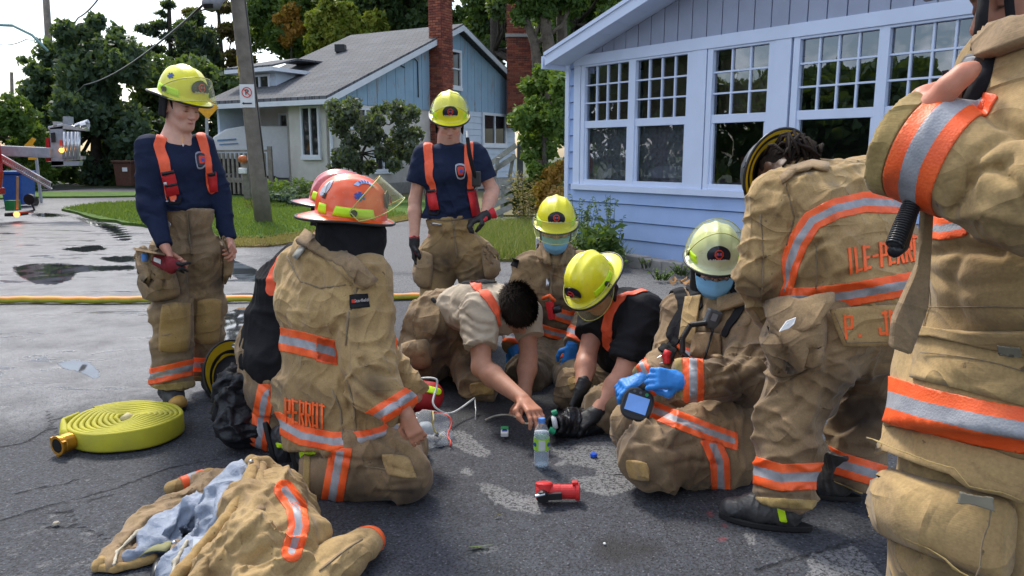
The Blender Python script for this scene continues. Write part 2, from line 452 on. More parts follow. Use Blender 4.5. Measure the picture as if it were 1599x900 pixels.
class Garment:
    """one piece of clothing grown round the limbs, then creased"""
    def __init__(s, sdf, h, iters=1):
        s.S = sdf; s.V, s.F = sdf.mesh(h, iters); s.N = normals(s.V, s.F); s.bvh = None
    def crumple(s, amp=.008, seed=0, joints=(), fs=1.0, dirs=None):
        """folds: ridged noise drawn out across each limb, strongest round the joints"""
        gs = sorted({p[6] for p in s.S.P if not p[-1]})
        D = {g: s.S.dist(g, s.V) for g in gs}; mn = np.min(list(D.values()), 0); tot = 0; out = 0
        jw = np.zeros(len(s.V))
        for j, r in joints: jw = np.maximum(jw, np.exp(-(np.linalg.norm(s.V-V3(j), axis=1)/r)**2))
        for i, g in enumerate(gs):
            w = np.exp(-(D[g]-mn)/.018); pr = [p for p in s.S.P if p[6] == g and p[0] == 'c' and not p[-1]]
            if dirs and g in dirs: ax = nz(dirs[g])
            elif pr:
                p = max(pr, key=lambda p: np.linalg.norm(p[2]-p[1])); ax = nz(p[2]-p[1])
            else: ax = np.array([0, 0, 1.])
            al = s.V@ax; per = s.V-al[:, None]*ax
            wob = (fbm(s.V*4, seed+i)-.5)*.16; wrp = np.stack([fbm(s.V*3.1+k_*9, seed+i+k_)-.5 for k_ in range(3)], 1)*.12; wax = nz(np.cross(ax, [.31, .52, .80]))
            q = ((per+wrp)*3.4+((al+wob+.5*(s.V@wax))*11)[:, None]*ax)*fs
            n1 = fbm(q, seed+31+i, 2); r1 = np.clip(1-np.abs(2*n1-1)*3.0, 0, 1)**1.6
            q2 = ((per+wrp)*3.8+((al+wob-.6*(s.V@wax))*9)[:, None]*ax)*fs
            n2 = fbm(q2, seed+77+i, 2); r2 = np.clip(1-np.abs(2*n2-1)*3.2, 0, 1)**1.6
            dr_ = np.clip(1-np.abs(2*fbm(((per+wrp)*8.5+(al*1.7)[:, None]*ax)*min(fs, 1.2), seed+91, 2)-1)*3.0, 0, 1)**1.5*(.95 if g == 'T' else .25)
            out = out+w*(dr_-.2+(r1*1.5-.3)*(.30+jw*.9)+(r2*1.3-.25)*(.40+jw*.5)+(fbm(s.V*3.0, seed+5)-.5)*1.0); tot = tot+w
        s.V = s.V+s.N*(1.2*amp*out/tot)[:, None]; s.N = normals(s.V, s.F); return s
    def folds(s, lines, front=True):
        """creases laid along given lines: (pixel polyline, amplitude m, width px)"""
        Q = PX(s.V); ray = s.V-np.array([0, 0, H]); ray /= np.linalg.norm(ray, axis=1)[:, None]
        fw = np.clip(-(s.N*ray).sum(1)*3, 0, 1); d = np.zeros(len(s.V))
        for pts, amp, w in lines:
            dd = dist_poly(Q, pts); d += amp*np.exp(-(dd/w)**2)
        s.V = s.V+s.N*(d*fw)[:, None]; s.N = normals(s.V, s.F); return s
    def obj(s, name, m, parent, label=None):
        s.o = mk(name, s.V, s.F, m, parent); s.m = m
        if label: s.o['label'] = label
        s.tri = None; return s.o
    def tree(s):
        if s.bvh is None: s.bvh = BVHTree.FromPolygons([tuple(v) for v in s.V.tolist()], [tuple(f) for f in s.F.tolist()])
        return s.bvh
    def soil(s, f):
        attr(s.o, 'soil', np.clip(f, 0, 1))
    def band(s, field, name='reflective_stripe', mat=None, parent=None, off=.003, th=.0035):
        """the part of the cloth where field <= 1, lifted off as a strip of its own"""
        keep = np.where((field[s.F] < 1.0).any(1))[0]
        if len(keep) == 0: return None
        V = []; B = []; Fc = []; memo = {}; N = s.N; P = s.V
        def vert(i):
            if i not in memo: memo[i] = len(V); V.append(P[i]+N[i]*off); B.append(field[i])
            return memo[i]
        def cut(i, j):
            k = (min(i, j), max(i, j))
            if k not in memo:
                t = (1-field[k[0]])/(field[k[1]]-field[k[0]]); memo[k] = len(V)
                V.append((P[k[0]]+N[k[0]]*off)*(1-t)+(P[k[1]]+N[k[1]]*off)*t); B.append(1.0)
            return memo[k]
        for fi in keep:
            f = s.F[fi].tolist(); ins = [field[i] <= 1 for i in f]
            if all(ins): Fc.append([vert(i) for i in f]); continue
            poly = []
            for a in range(len(f)):
                i, j = f[a], f[(a+1) % len(f)]
                if ins[a]: poly.append(vert(i))
                if ins[a] != ins[(a+1) % len(f)]: poly.append(cut(i, j))
            if len(poly) > 2: Fc.append(poly)
        if not Fc: return None
        up = list(range(len(V)))
        def find(a):
            while up[a] != a: up[a] = up[up[a]]; a = up[a]
            return a
        for f in Fc:
            r0 = find(f[0])
            for i in f[1:]: up[find(i)] = r0
        comp = {}
        for f in Fc: comp.setdefault(find(f[0]), []).append(f)
        big = max(len(c) for c in comp.values()); o = None
        for c in sorted(comp.values(), key=len, reverse=True):
            if len(c) < max(12, big*.05): continue
            ids = sorted({i for f in c for i in f}); m_ = {a: b for b, a in enumerate(ids)}
            q = mk(name, [V[i] for i in ids], [[m_[i] for i in f] for f in c], mat or STRIPE, parent if parent is not None else s.o)
            attr(q, 'band', [B[i] for i in ids]); solid(q, th); o = o or q
        return o
    def strap(s, px, wm, mat, name='suspender', off=.006, over=True, th=.0035, tail=None):
        """webbing of constant width laid over the cloth and on over the shoulder"""
        P = [s.hit(*p) for p in px]; P = [V3(p[0]) for p in P if p is not None]
        if over: P = [P[0]+np.array([0, .20, .02]), P[0]+np.array([0, .12, .065]), P[0]+np.array([0, .04, .045])]+P
        if tail: P += [V3(t) for t in tail]
        d = np.full(len(s.V), 9.)
        for a, b in zip(P[:-1], P[1:]):
            ab = b-a; t = np.clip(((s.V-a)@ab)/max(1e-9, ab@ab), 0, 1); d = np.minimum(d, np.linalg.norm(s.V-a-t[:, None]*ab, axis=1))
        return s.band(d/(wm/2), name, mat, None, off, th)
    def clip_below(s, z, g=None):
        k = s.V[:, 2] > z
        if g: k |= np.min([s.S.dist(q, s.V) for q in {p[6] for p in s.S.P if p[6] != g}], 0) < s.S.dist(g, s.V)
        s.F = s.F[k[s.F].all(1)]; s.bvh = None; return s
    def ring(s, pts, wpx, group=None, front=False, mat=None, parent=None, name='reflective_stripe', ext=True, lim=None, off=.003, raw=False):
        """strip that follows a line seen from the street and runs round the limb"""
        Q = PX(s.V); pts = [np.array(p, float) for p in pts]
        if ext:
            a = pts[0]+(pts[0]-pts[1])/np.linalg.norm(pts[0]-pts[1])*400; b = pts[-1]+(pts[-1]-pts[-2])/np.linalg.norm(pts[-1]-pts[-2])*400
            pts = [a]+pts+[b]
        f = dist_poly(Q, pts)/(wpx/2)
        if group is not None:
            gl = [group] if isinstance(group, str) else group
            dg = np.min([s.S.dist(g, s.V) for g in gl], 0)
            ot = [s.S.dist(g, s.V) for g in {p[6] for p in s.S.P if not p[-1]} if g not in gl]
            if ot: f = np.maximum(f, 1+(dg-np.min(ot, 0))/.02)
        if front:
            ray = s.V-np.array([0, 0, H]); ray /= np.linalg.norm(ray, axis=1)[:, None]
            f = np.maximum(f, 1+((s.N*ray).sum(1)+.02)*4)
        if lim is not None:   # keep only inside this pixel rectangle
            f = np.maximum(f, 1+np.max([(lim[0]-Q[:, 0])/6, (Q[:, 0]-lim[2])/6, (lim[1]-Q[:, 1])/6, (Q[:, 1]-lim[3])/6], 0))
        if raw: return f
        return s.band(f, name, mat, parent, off)
    def hit(s, px, py, off=0.0):
        o = Vector((0, 0, H)); d = (W(px, py, 3.0)-o).normalized()
        h = s.tree().ray_cast(o, d)
        if h[0] is None: return None
        n = h[1] if h[1].dot(d) < 0 else -h[1]
        return h[0]+n*off, n
    def patch(s, quad, name, m, off=.002, th=.006, nu=14, nv=10, bulge=.0, parent=None, round_=0, label=None, wob=.0):
        """a sewn-on panel lying on the cloth; quad = four pixel corners (tl, tr, br, bl)"""
        q = [np.array(p, float) for p in quad]; cen = sum(q)/4; V = []; last = None; hits = {}
        for j in range(nv+1):
            for i in range(nu+1):
                u, v = i/nu, j/nv
                if round_:
                    x, y = 2*u-1, 2*v-1
                    x2 = x*math.sqrt(max(0, 1-y*y/2)); y2 = y*math.sqrt(max(0, 1-x*x/2)); x = x+(x2-x)*round_; y = y+(y2-y)*round_
                    uu, vv = (x+1)/2, (y+1)/2
                else: uu, vv = u, v
                p = (q[0]*(1-uu)+q[1]*uu)*(1-vv)+(q[3]*(1-uu)+q[2]*uu)*vv
                if wob: p = p+wob*np.array([math.sin(7*vv+3*uu+len(s.V)), math.sin(6*uu+4*vv+len(s.F))])
                b = off+bulge*(math.sin(math.pi*min(1, max(0, u)))*math.sin(math.pi*min(1, max(0, v))))**.45 if bulge else off
                h = s.hit(p[0], p[1], b)
                for tstep in range(1, 9):
                    if h is not None: break
                    pp = p+(cen-p)*tstep*.08; h = s.hit(pp[0], pp[1], b)
                V.append(tuple(h[0]) if h else (last or tuple(W(p[0], p[1], 3)))); last = V[-1]
        w = nu+1
        Fc = [(j*w+i, (j+1)*w+i, (j+1)*w+i+1, j*w+i+1) for j in range(nv) for i in range(nu)]
        o = mk(name, V, Fc, m, parent if parent is not None else s.o); solid(o, th, 1 if th < 0 else -1)
        o.modifiers['solid'].offset = 0
        if label: o['label'] = label
        return o
    def ribbon(s, pts, wpx, name, m, off=.004, th=.003, parent=None, steps=5, closed=False, dense=9.0):
        """webbing, seam or edge following pixels across the cloth"""
        P = [np.array(p, float) for p in pts]; out = []
        for a, b in zip(P[:-1], P[1:]):
            n = max(1, int(np.linalg.norm(b-a)/dense))
            out += [a+(b-a)*i/n for i in range(n)]
        out.append(P[-1]); V = []; m_ = len(out); ok = []
        for i, p in enumerate(out):
            d = out[min(i+1, m_-1)]-out[max(i-1, 0)]; d = d/max(1e-6, np.linalg.norm(d)); nn = np.array([-d[1], d[0]])*wpx/2
            row = [s.hit(*(p-nn), off), s.hit(*p, off), s.hit(*(p+nn), off)]
            if any(r is None for r in row): continue
            V += [tuple(r[0]) for r in row]
        k = len(V)//3
        if k < 2: return None
        Fc = [(3*i+a, 3*i+a+1, 3*i+a+4, 3*i+a+3) for i in range(k-1) for a in (0, 1)]
        o = mk(name, V, Fc, m, parent if parent is not None else s.o); solid(o, th, 0); return o
    def letters(s, text, p0, p1, hpx, m, name='letter', shear=0, slant=None, thick=.17, off=.004, parent=None, each=True):
        """stitched block capitals; baseline from pixel p0 to p1, up vector given or perpendicular"""
        p0, p1 = np.array(p0, float), np.array(p1, float); n = len(text); ex = (p1-p0)/n; up = np.array(slant, float) if slant else np.array([ex[1], -ex[0]])/np.linalg.norm(ex)*hpx
        for i, ch in enumerate(text):
            G_ = GLY.get(ch)
            if not G_: continue
            V = []; Fc = []
            for (x0, y0, x1, y1) in G_:
                a = np.array([x0, y0]); b = np.array([x1, y1]); asp = np.linalg.norm(ex)*.78/np.linalg.norm(up)
                d = (b-a)*np.array([asp, 1]); L = np.linalg.norm(d); dd = d/L; nn = np.array([-dd[1], dd[0]])*thick/2*.62
                a2 = a*np.array([asp, 1])-dd*thick*.2; b2 = b*np.array([asp, 1])+dd*thick*.2
                k = 4; rows = []
                for t in range(k+1):
                    c = a2+(b2-a2)*t/k
                    for sgn in (-1, 1):
                        q = (c+nn*sgn)/np.array([asp, 1]); P = p0+ex*(i+.1+.78*q[0])+up*q[1]
                        h = s.hit(P[0], P[1], off); rows.append(tuple(h[0]) if h else None)
                if any(r is None for r in rows): continue
                n0 = len(V); V += rows; Fc += [(n0+2*t, n0+2*t+1, n0+2*t+3, n0+2*t+2) for t in range(k)]
            if V:
                o = mk(name, V, Fc, m, parent if parent is not None else s.o, smooth=False); solid(o, .003, 0)
GLY = {'I': [(.5, 0, .5, 1)], 'L': [(.1, 0, .1, 1), (.1, .07, .9, .07)], 'E': [(.1, 0, .1, 1), (.1, .07, .9, .07), (.1, .93, .9, .93), (.1, .5, .75, .5)],
       '-': [(.15, .5, .85, .5)], 'P': [(.1, 0, .1, 1), (.1, .93, .85, .93), (.1, .45, .85, .45), (.88, .45, .88, .93)],
       'R': [(.1, 0, .1, 1), (.1, .93, .85, .93), (.1, .48, .85, .48), (.88, .48, .88, .93), (.45, .45, .9, 0)],
       'O': [(.1, 0, .1, 1), (.9, 0, .9, 1), (.1, .07, .9, .07), (.1, .93, .9, .93)], 'T': [(.5, 0, .5, 1), (.05, .93, .95, .93)],
       '.': [(.3, .06, .5, .06)], 'J': [(.85, 0, .85, 1), (.1, .07, .85, .07), (.1, .07, .1, .3), (.5, .93, 1, .93)], 'A': [(.1, 0, .1, 1), (.9, 0, .9, 1), (.1, .93, .9, .93), (.1, .45, .9, .45)],
       'N': [(.1, 0, .1, 1), (.9, 0, .9, 1), (.1, 1, .9, 0)], 'C': [(.1, 0, .1, 1), (.1, .07, .9, .07), (.1, .93, .9, .93)], 'S': [(.1, .07, .9, .07), (.9, .07, .9, .5), (.1, .5, .9, .5), (.1, .5, .1, .93), (.1, .93, .9, .93)],
       'Î': [(.5, 0, .5, 1), (.2, 1.12, .5, 1.28), (.5, 1.28, .8, 1.12)]}

# ---------------------------------------------------------------- hands
def hand(S, wr, d, n, side, curl=(30, 30, 30, 30), th=.4, sz=1.0, grow=0.0, g='H', spread=.06, pinch=0):
    """palm, four unequal fingers bent at the knuckles and a thumb; n = palm normal, side=+1 puts the thumb at cross(d,n)"""
    wr = V3(wr); d = nz(d); n = nz(V3(n)-d*np.dot(V3(n), d)); l = np.cross(d, n)*side; s = sz
    pal = wr+d*.09*s
    for o in (-.027, -.009, .010, .028):
        S.cone(wr+l*o*.55*s+d*.005, pal+l*o*s-n*.003, .0145*s+grow, .0125*s+grow, .010, g)
    S.cone(wr-d*.03*s, wr+d*.03*s, .026*s+grow, .027*s+grow, .02, g, flat=(n, .72))
    for i, (o, L) in enumerate(((.030, .072), (.010, .080), (-.010, .074), (-.029, .058))):
        p = pal+l*o*s; c = R(curl[i]); fd = nz(d+l*spread*(1.5-i)*1.4); r = (.0098-.0007*(i == 3))*s+grow
        for j, fr in enumerate((.46, .30, .24)):
            a = c*(.55+.75*j); a = min(a, R(165)); q = fd*math.cos(a)+n*math.sin(a)
            p2 = p+q*L*fr*s; S.cone(p, p2, r*(1-.07*j), r*(1-.07*(j+1)), .005, g); p = p2
    t0 = wr+d*.022*s+l*.022*s; t1 = t0+nz(d*.55+l*.75+n*(.25+th*.5))*.046*s
    t2 = t1+nz(d*(.9)+l*(.35-th)+n*(.15+th*.6))*.032*s; t3 = t2+nz(d*.95-l*(.1+th*.6)+n*(.1+th*.6))*.027*s
    S.chain([t0, t1, t2, t3], [.0150*s+grow, .0118*s+grow, .0108*s+grow, .0085*s+grow], .009, g)
def glove(parent, wr, d, n, side, mat, curl=(30, 30, 30, 30), th=.4, sz=1.05, cuff=None, name='glove', label=None, arm=None, cmat=None, h=.0042, grow=.0015, cr=.036):
    S = SDF(); hand(S, wr, d, n, side, curl, th, sz, grow)
    d = nz(d); a = nz(arm) if arm is not None else d
    if cuff: S.cone(V3(wr)-a*cuff, V3(wr)+d*.01, cr, .031*sz+grow, .012, 'C', ca=True)
    Ga = Garment(S, h); Ga.crumple(.0016, 3, [(wr, .05)], 3.0)
    o = Ga.obj(name, mat, parent)
    if label: o['label'] = label
    return Ga

# ---------------------------------------------------------------- heads
def head_frame(f, up):
    f = nz(f); up = V3(up); up = nz(up-f*np.dot(up, f)); r = np.cross(f, up); return r, f, up
def head(S, c, f, up, sz=1.0, mouth=0.0, ears=True):
    """skull, jaw, brow, nose, lips, chin, ears; c = centre between the ears at eye level"""
    r, f, u = head_frame(f, up); c = V3(c); s = sz
    P = lambda x, y, z: c+(r*x+f*y+u*z)*s
    S.ell(P(0, -.012, .035), (r, f, u), (.076*s, .098*s, .088*s), .02, 'h')
    S.ell(P(0, .02, -.03), (r, f, u), (.062*s, .074*s, .078*s), .03, 'h')
    S.ell(P(0, .055, -.088), (r, f, u), (.032*s, .032*s, .026*s), .035, 'h')     # chin
    S.cone(P(-.052, .0, -.065), P(-.018, .07, -.092), .018*s, .016*s, .03, 'h'); S.cone(P(.052, .0, -.065), P(.018, .07, -.092), .018*s, .016*s, .03, 'h')
    S.cone(P(-.035, .078, .022), P(.035, .078, .022), .0125*s, k=.014, g='h')                            # brow
    for e in (-1, 1):
        S.ell(P(e*.031, .097, .002), (r, f, u), (.019*s, .014*s, .013*s), .012, 'h', sub=True)       # eye socket
        S.ell(P(e*.031, .0785, .001), (r, f, u), (.0145*s, .0125*s, .0105*s), .003, 'h')               # closed/lowered lid
        S.ell(P(e*.042, .062, -.028), (r, f, u), (.022*s, .02*s, .02*s), .02, 'h')                     # cheekbone
        if ears: S.ell(P(e*.078, -.008, -.008), (r*.9+f*e*.3, f, u), (.008*s, .019*s, .031*s), .006, 'h')
        S.ell(P(e*.011, .101, -.036), (r, f, u), (.009*s, .010*s, .008*s), .006, 'h')                  # nostril wing
    S.cone(P(0, .090, .012), P(0, .112, -.030), .0085*s, .0105*s, .010, 'h')                            # nose
    S.cone(P(-.019, .0855, -.060), P(0, .0955, -.0575), .0058*s, .0068*s, .006, 'h'); S.cone(P(.019, .0855, -.060), P(0, .0955, -.0575), .0058*s, .0068*s, .006, 'h')
    S.cone(P(-.016, .085, -.068), P(.016, .085, -.068), .0072*s, k=.005, g='h'); S.ell(P(0, .0905, -.0685), (r, f, u), (.014*s, .007*s, .006*s), .005, 'h')
    return P
def head_color(V, c, f, up, sz, base, lip=(.50, .16, .13), brow=(.10, .06, .035), beard=None):
    r, f, u = head_frame(f, up); Q = (V-V3(c))/sz; x, y, z = Q@r, Q@f, Q@u
    col = np.tile(np.array(base), (len(V), 1)); 
    def blend(m, c2): col[:] = col*(1-m[:, None])+np.array(c2)*m[:, None]
    el = lambda cx, cz, rx, rz: np.clip(1.6-1.6*np.sqrt(((np.abs(x)-cx)/rx)**2+((z-cz)/rz)**2), 0, 1)*(y > .05)
    ck = np.clip(1.2-np.sqrt(((np.abs(x)-.042)/.03)**2+((z+.035)/.025)**2), 0, 1)*(y > .03)
    blend(ck*.35, (base[0]*1.0, base[1]*.62, base[2]*.55))
    nr = np.clip(1.3-np.sqrt((x/.014)**2+((z+.032)/.016)**2), 0, 1)*(y > .09); blend(nr*.3, (base[0], base[1]*.6, base[2]*.5))
    blend(el(.032, .002, .021, .011)*.42, (base[0]*.55, base[1]*.42, base[2]*.40))
    blend(np.clip(el(.031, -.0045, .018, .0040), 0, 1)*.95, (.03, .018, .012))            # lash line of lowered eyes
    blend(el(.034, .0200, .024, .0065)*.9, brow)
    lp = np.clip(1.8-1.8*np.sqrt((x/.025)**2+((z+.063)/.010)**2), 0, 1)*(y > .07); blend(lp*.75, lip)
    lm = np.clip(1.5-1.5*np.sqrt((x/.024)**2+((z+.0635)/.0022)**2), 0, 1)*(y > .07); blend(lm*.8, (.12, .03, .03))
    if beard is not None:
        bm = np.clip((-z-.045)/.02, 0, 1)*np.clip((y-.0)/.03, 0, 1)*(1-lp)*np.clip((.16+z)/.03, 0, 1); blend(bm*beard[1], beard[0])
        mu = np.clip(1.6-1.6*np.sqrt((x/.026)**2+((z+.050)/.006)**2), 0, 1)*(y > .07); blend(mu*min(1, beard[1]*1.6), beard[0])
    return col
def hair_cap(parent, c, f, up, sz, mat, n=2600, cov=None, length=.022, name='hair', seed=1):
    """short hair: an uneven cap with thousands of strand blades over it"""
    r, f, u = head_frame(f, up); c = V3(c); rng = np.random.RandomState(seed); S = SDF()
    S.ell(c+(f*-.014+u*.038)*sz, (r, f, u), (.0795*sz, .1015*sz, .0915*sz), .02)
    Ga = Garment(S, .0045); Q = (Ga.V-c)/sz; x, y, z = Q@r, Q@f, Q@u
    Ga.V = Ga.V+Ga.N*((fbm(Ga.V*45, seed)-.4)*.010)[:, None]
    keep = (z > -.005+np.clip(y, 0, 1)*.62) & (z > -.075-y*0.25) | ((y < -.03) & (z > -.062)); fk = keep[Ga.F].all(1)
    V = [tuple(v) for v in Ga.V]; Fc = [tuple(q) for q in Ga.F[fk]]; cand = np.where(keep)[0]; N = Ga.N
    for i in rng.choice(cand, n):
        p = Ga.V[i]; nrm = N[i]; t = nz(f*.9+u*-.1+r*rng.normal(0, .5)); t = nz(t-nrm*np.dot(t, nrm)+nrm*rng.uniform(.15, .75)); w = nz(np.cross(t, nrm))*.0016*sz
        L = length*rng.uniform(.6, 1.2); b = len(V); V += [tuple(p-w), tuple(p+w), tuple(p+t*L*.6+w*.7), tuple(p+t*L-nrm*.004)]
        Fc.append((b, b+1, b+2, b+3))
    used = sorted({i for q in Fc for i in q}); mp = {a: b for b, a in enumerate(used)}
    return mk(name, [V[i] for i in used], [tuple(mp[i] for i in q) for q in Fc], mat, parent)

# ---------------------------------------------------------------- fire helmet
HELM = {}
def helm_mat(name, col, rough=.28, wear=.15):
    if name in HELM: return HELM[name]
    t = NT(name); f = t.ramp(t.noise(16, 8, .68, dist=.5), (.54, 0.0), (.74, wear)); c = t.mix(f, col, tuple(q*.45+.03 for q in col))
    sc = t.ramp(t.noise(70, 3, .6, v=t.co(scale=(1, .25, 1))), (.66, 0.0), (.7, wear*1.3)); c = t.mix(sc, c, (.5, .47, .4))
    t.set('Base Color', c); t.set('Roughness', t.math('MULTIPLY_ADD', t.noise(20, 5), .3, rough-.08)); t.set('Coat Weight', .5); t.set('Coat Roughness', .12)
    HELM[name] = t.m; return t.m
VISOR = glassy('visor_clear_yellow', (.90, .91, .62), .07, .92, .06)
VISRIM = M('visor_edge', (.55, .56, .16), .35)
BADGE = M('badge_dark', (.012, .014, .03), .35)
REDB = M('badge_red', (.75, .06, .03), .4); BLUEB = M('badge_blue', (.04, .10, .42), .4); GREYB = M('badge_letters', (.7, .7, .68), .4)
def helmet(parent, c, f, up, shell, sz=1.0, visor=20, knob=True, flap=True, flapfront=False, badge=True, star=(72, .60), stars=(-1, 1), lime=True, sticker=None,
           inner=None, name='helmet', label=None, loc=None, straps=True, flapmat=None, vs=1.0, star_size=.019, droop=.018, chinc=None, back_e=.07):
    """dome with a low comb and a brim that drops at the back; c = centre of the rim plane"""
    r, f, u = head_frame(f, up); c = V3(c); s = sz; a0, b0, h0 = .114, .138, .155
    Pw = lambda x, y, z: c+(r*x+f*y+u*z)*s
    def dome(th, ph, off=0):   # th: 0 front, + right ; ph 0 top .. 1 rim
        q = ph*math.pi/2; sp = math.sin(q)**.86; cz = math.cos(q)**.80 if ph < 1 else 0
        x = a0*sp*math.sin(th); y = b0*sp*math.cos(th); z = h0*cz
        comb = .007*math.exp(-(x/.013)**2)*min(1, (1-ph)*3)+.0035*math.exp(-((abs(x)-.052)/.010)**2)*min(1, (1-ph)*3)
        n = np.array([math.sin(th)*math.sin(q)/a0, math.cos(th)*math.sin(q)/b0, math.cos(q)/h0]); n /= np.linalg.norm(n)
        p = np.array([x, y, z])+n*(comb+off); return p
    nT, nP = 72, 18; V = []
    rows = []
    for i in range(nP+1): rows.append([dome(2*math.pi*k/nT, max(.02, i/nP)) for k in range(nT)])
    def brim(th, t):
        bk = max(0, -math.cos(th))**1.6; fr = max(0, math.cos(th))**2
        e = .020+.012*fr+(back_e-.02)*bk; p = dome(th, 1.0); d = np.array([math.sin(th), math.cos(th), 0])
        return p+d*e*t+np.array([0, 0, -(.006+droop*bk+.004*fr)*t**1.4])
    for t in (.15, .45, .8, 1.0): rows.append([brim(2*math.pi*k/nT, t) for k in range(nT)])
    for row in rows: V += [tuple(Pw(*p)) for p in row]
    V.append(tuple(Pw(0, 0, h0+.006)))
    m = len(rows); Fc = [(i*nT+k, (i+1)*nT+k, (i+1)*nT+(k+1) % nT, i*nT+(k+1) % nT) for i in range(m-1) for k in range(nT)]
    Fc += [(len(V)-1, k, (k+1) % nT) for k in range(nT)]
    o = mk(name, V, Fc, shell, parent, loc=loc)
    bm = bmesh.new(); bm.from_mesh(o.data); bmesh.ops.recalc_face_normals(bm, faces=bm.faces); bm.to_mesh(o.data); bm.free()
    sm = solid(o, .005)
    if label and parent is not None: o['label'] = label
    inner = inner or BLACKP
    # rim trim
    rim = [Pw(*(brim(2*math.pi*k/nT, 1.0)+np.array([0, 0, -.002]))) for k in range(nT+1)]
    MB().tube(rim, .0055*s, 8, cap=False).build('brim_trim', BLACKP, o, smooth=True)
    # under-brim and liner
    V2 = []; L2 = [(1.0, -.006), (.2, -.005), (-.9, .004)]
    for t, dz in L2: V2 += [tuple(Pw(*(brim(2*math.pi*k/nT, t)+np.array([0, 0, dz])))) for k in range(nT)]
    F2 = [(i*nT+k, i*nT+(k+1) % nT, (i+1)*nT+(k+1) % nT, (i+1)*nT+k) for i in range(2) for k in range(nT)]
    mk('under_brim', V2, F2, inner, o)
    V3_ = []; F3 = []
    for i in range(9):
        q = i/8*math.pi/2; V3_ += [tuple(Pw(.092*math.cos(q)*math.sin(2*math.pi*k/36), .115*math.cos(q)*math.cos(2*math.pi*k/36), -.002+.13*math.sin(q))) for k in range(36)]
    F3 = [(i*36+k, i*36+(k+1) % 36, (i+1)*36+(k+1) % 36, (i+1)*36+k) for i in range(8) for k in range(36)]
    mk('liner', V3_, F3, BLACKC, o)
    def decal(poly, th0, ph0, size, mt, nm, off=.002, th_=.0015):
        """flat outline wrapped on the dome: poly in units of size"""
        P = []
        for x, y in poly:
            rr = math.sin(ph0*math.pi/2)*(a0+b0)/2
            P.append(tuple(Pw(*dome(th0+x*size/max(.03, rr), min(1, ph0-y*size/((h0+b0)/2*math.pi/2)), off))))
        cx = (sum(p[0] for p in poly)/len(poly), sum(p[1] for p in poly)/len(poly)); n = len(P)
        rr = math.sin(ph0*math.pi/2)*(a0+b0)/2
        C_ = tuple(Pw(*dome(th0+cx[0]*size/max(.03, rr), min(1, ph0-cx[1]*size/((h0+b0)/2*math.pi/2)), off)))
        q = mk(nm, P+[C_], [(i, (i+1) % n, n) for i in range(n)], mt, o, smooth=False); solid(q, th_, 0); return q
    def strip(th0, th1, ph0, ph1, mt, nm, off=.002, skew=0, n=10):
        P = []
        for j in range(4):
            for i in range(n+1):
                ph = ph0+(ph1-ph0)*j/3; w = 1-skew*(1-j/3); tm = (th0+th1)/2
                P.append(tuple(Pw(*dome(tm+(th0-tm+(th1-th0)*i/n)*w, ph, off))))
        q = mk(nm, P, [(j*(n+1)+i, (j+1)*(n+1)+i, (j+1)*(n+1)+i+1, j*(n+1)+i+1) for j in range(3) for i in range(n)], mt, o); solid(q, .0015, 0); return q
    if lime:
        for e in (-1, 1):
            strip(e*R(48), e*R(118), .865, .985, LIME, 'reflective_panel', off=.001, skew=.12, n=16); strip(e*R(130), e*R(152), .865, .985, LIME, 'reflective_panel', off=.001, skew=.2)
    if star:
        pol = []
        for k in range(6):
            aa = R(60*k+90)
            for da, rr_ in ((-17, 1.0), (17, 1.0), (30, .42)): pol.append((rr_*math.cos(aa+R(da)), rr_*math.sin(aa+R(da))))
        for e in stars: decal(pol, e*R(star[0]), star[1], star_size, BLUEB, 'star_of_life', .0025)
    if badge:
        bp = [(math.cos(R(t))*1.15, max(-.62, math.sin(R(t))*.95)) for t in range(-32, 213, 12)]
        def sc(P, k, dx=0, dy=0): return [(x*k+dx, y*k+dy) for x, y in P]
        q0 = MB(); 
        decal(sc(bp, 1), 0, .76, .043, BADGE, 'front_badge', .010, .006)
        oc = [(math.cos(R(t)), math.sin(R(t))) for t in range(22, 382, 45)]
        decal(sc(oc, .44, 0, .12), 0, .76, .043, REDB, 'badge_emblem', .015)
        decal(sc(oc, .33, 0, .12), 0, .76, .043, BADGE, 'badge_emblem', .0165)
        decal([(.25, .0), (.25, .24), (-.25, .24), (-.25, .0)], 0, .76, .043, REDB, 'badge_emblem', .018)
        decal(sc(oc, .10, 0, .12), 0, .76, .043, BLUEB, 'badge_emblem', .0195)
        for k in range(11): decal([(.045, -.07), (.045, .07), (-.035, .07), (-.045, -.07)] if k % 3 else [(.05, -.07), (.0, .07), (-.05, -.07)], 0, .76, .043, GREYB, 'badge_letter', .016).location += Vector(tuple((r*((k-5)*.0072)-u*.0205)*s))
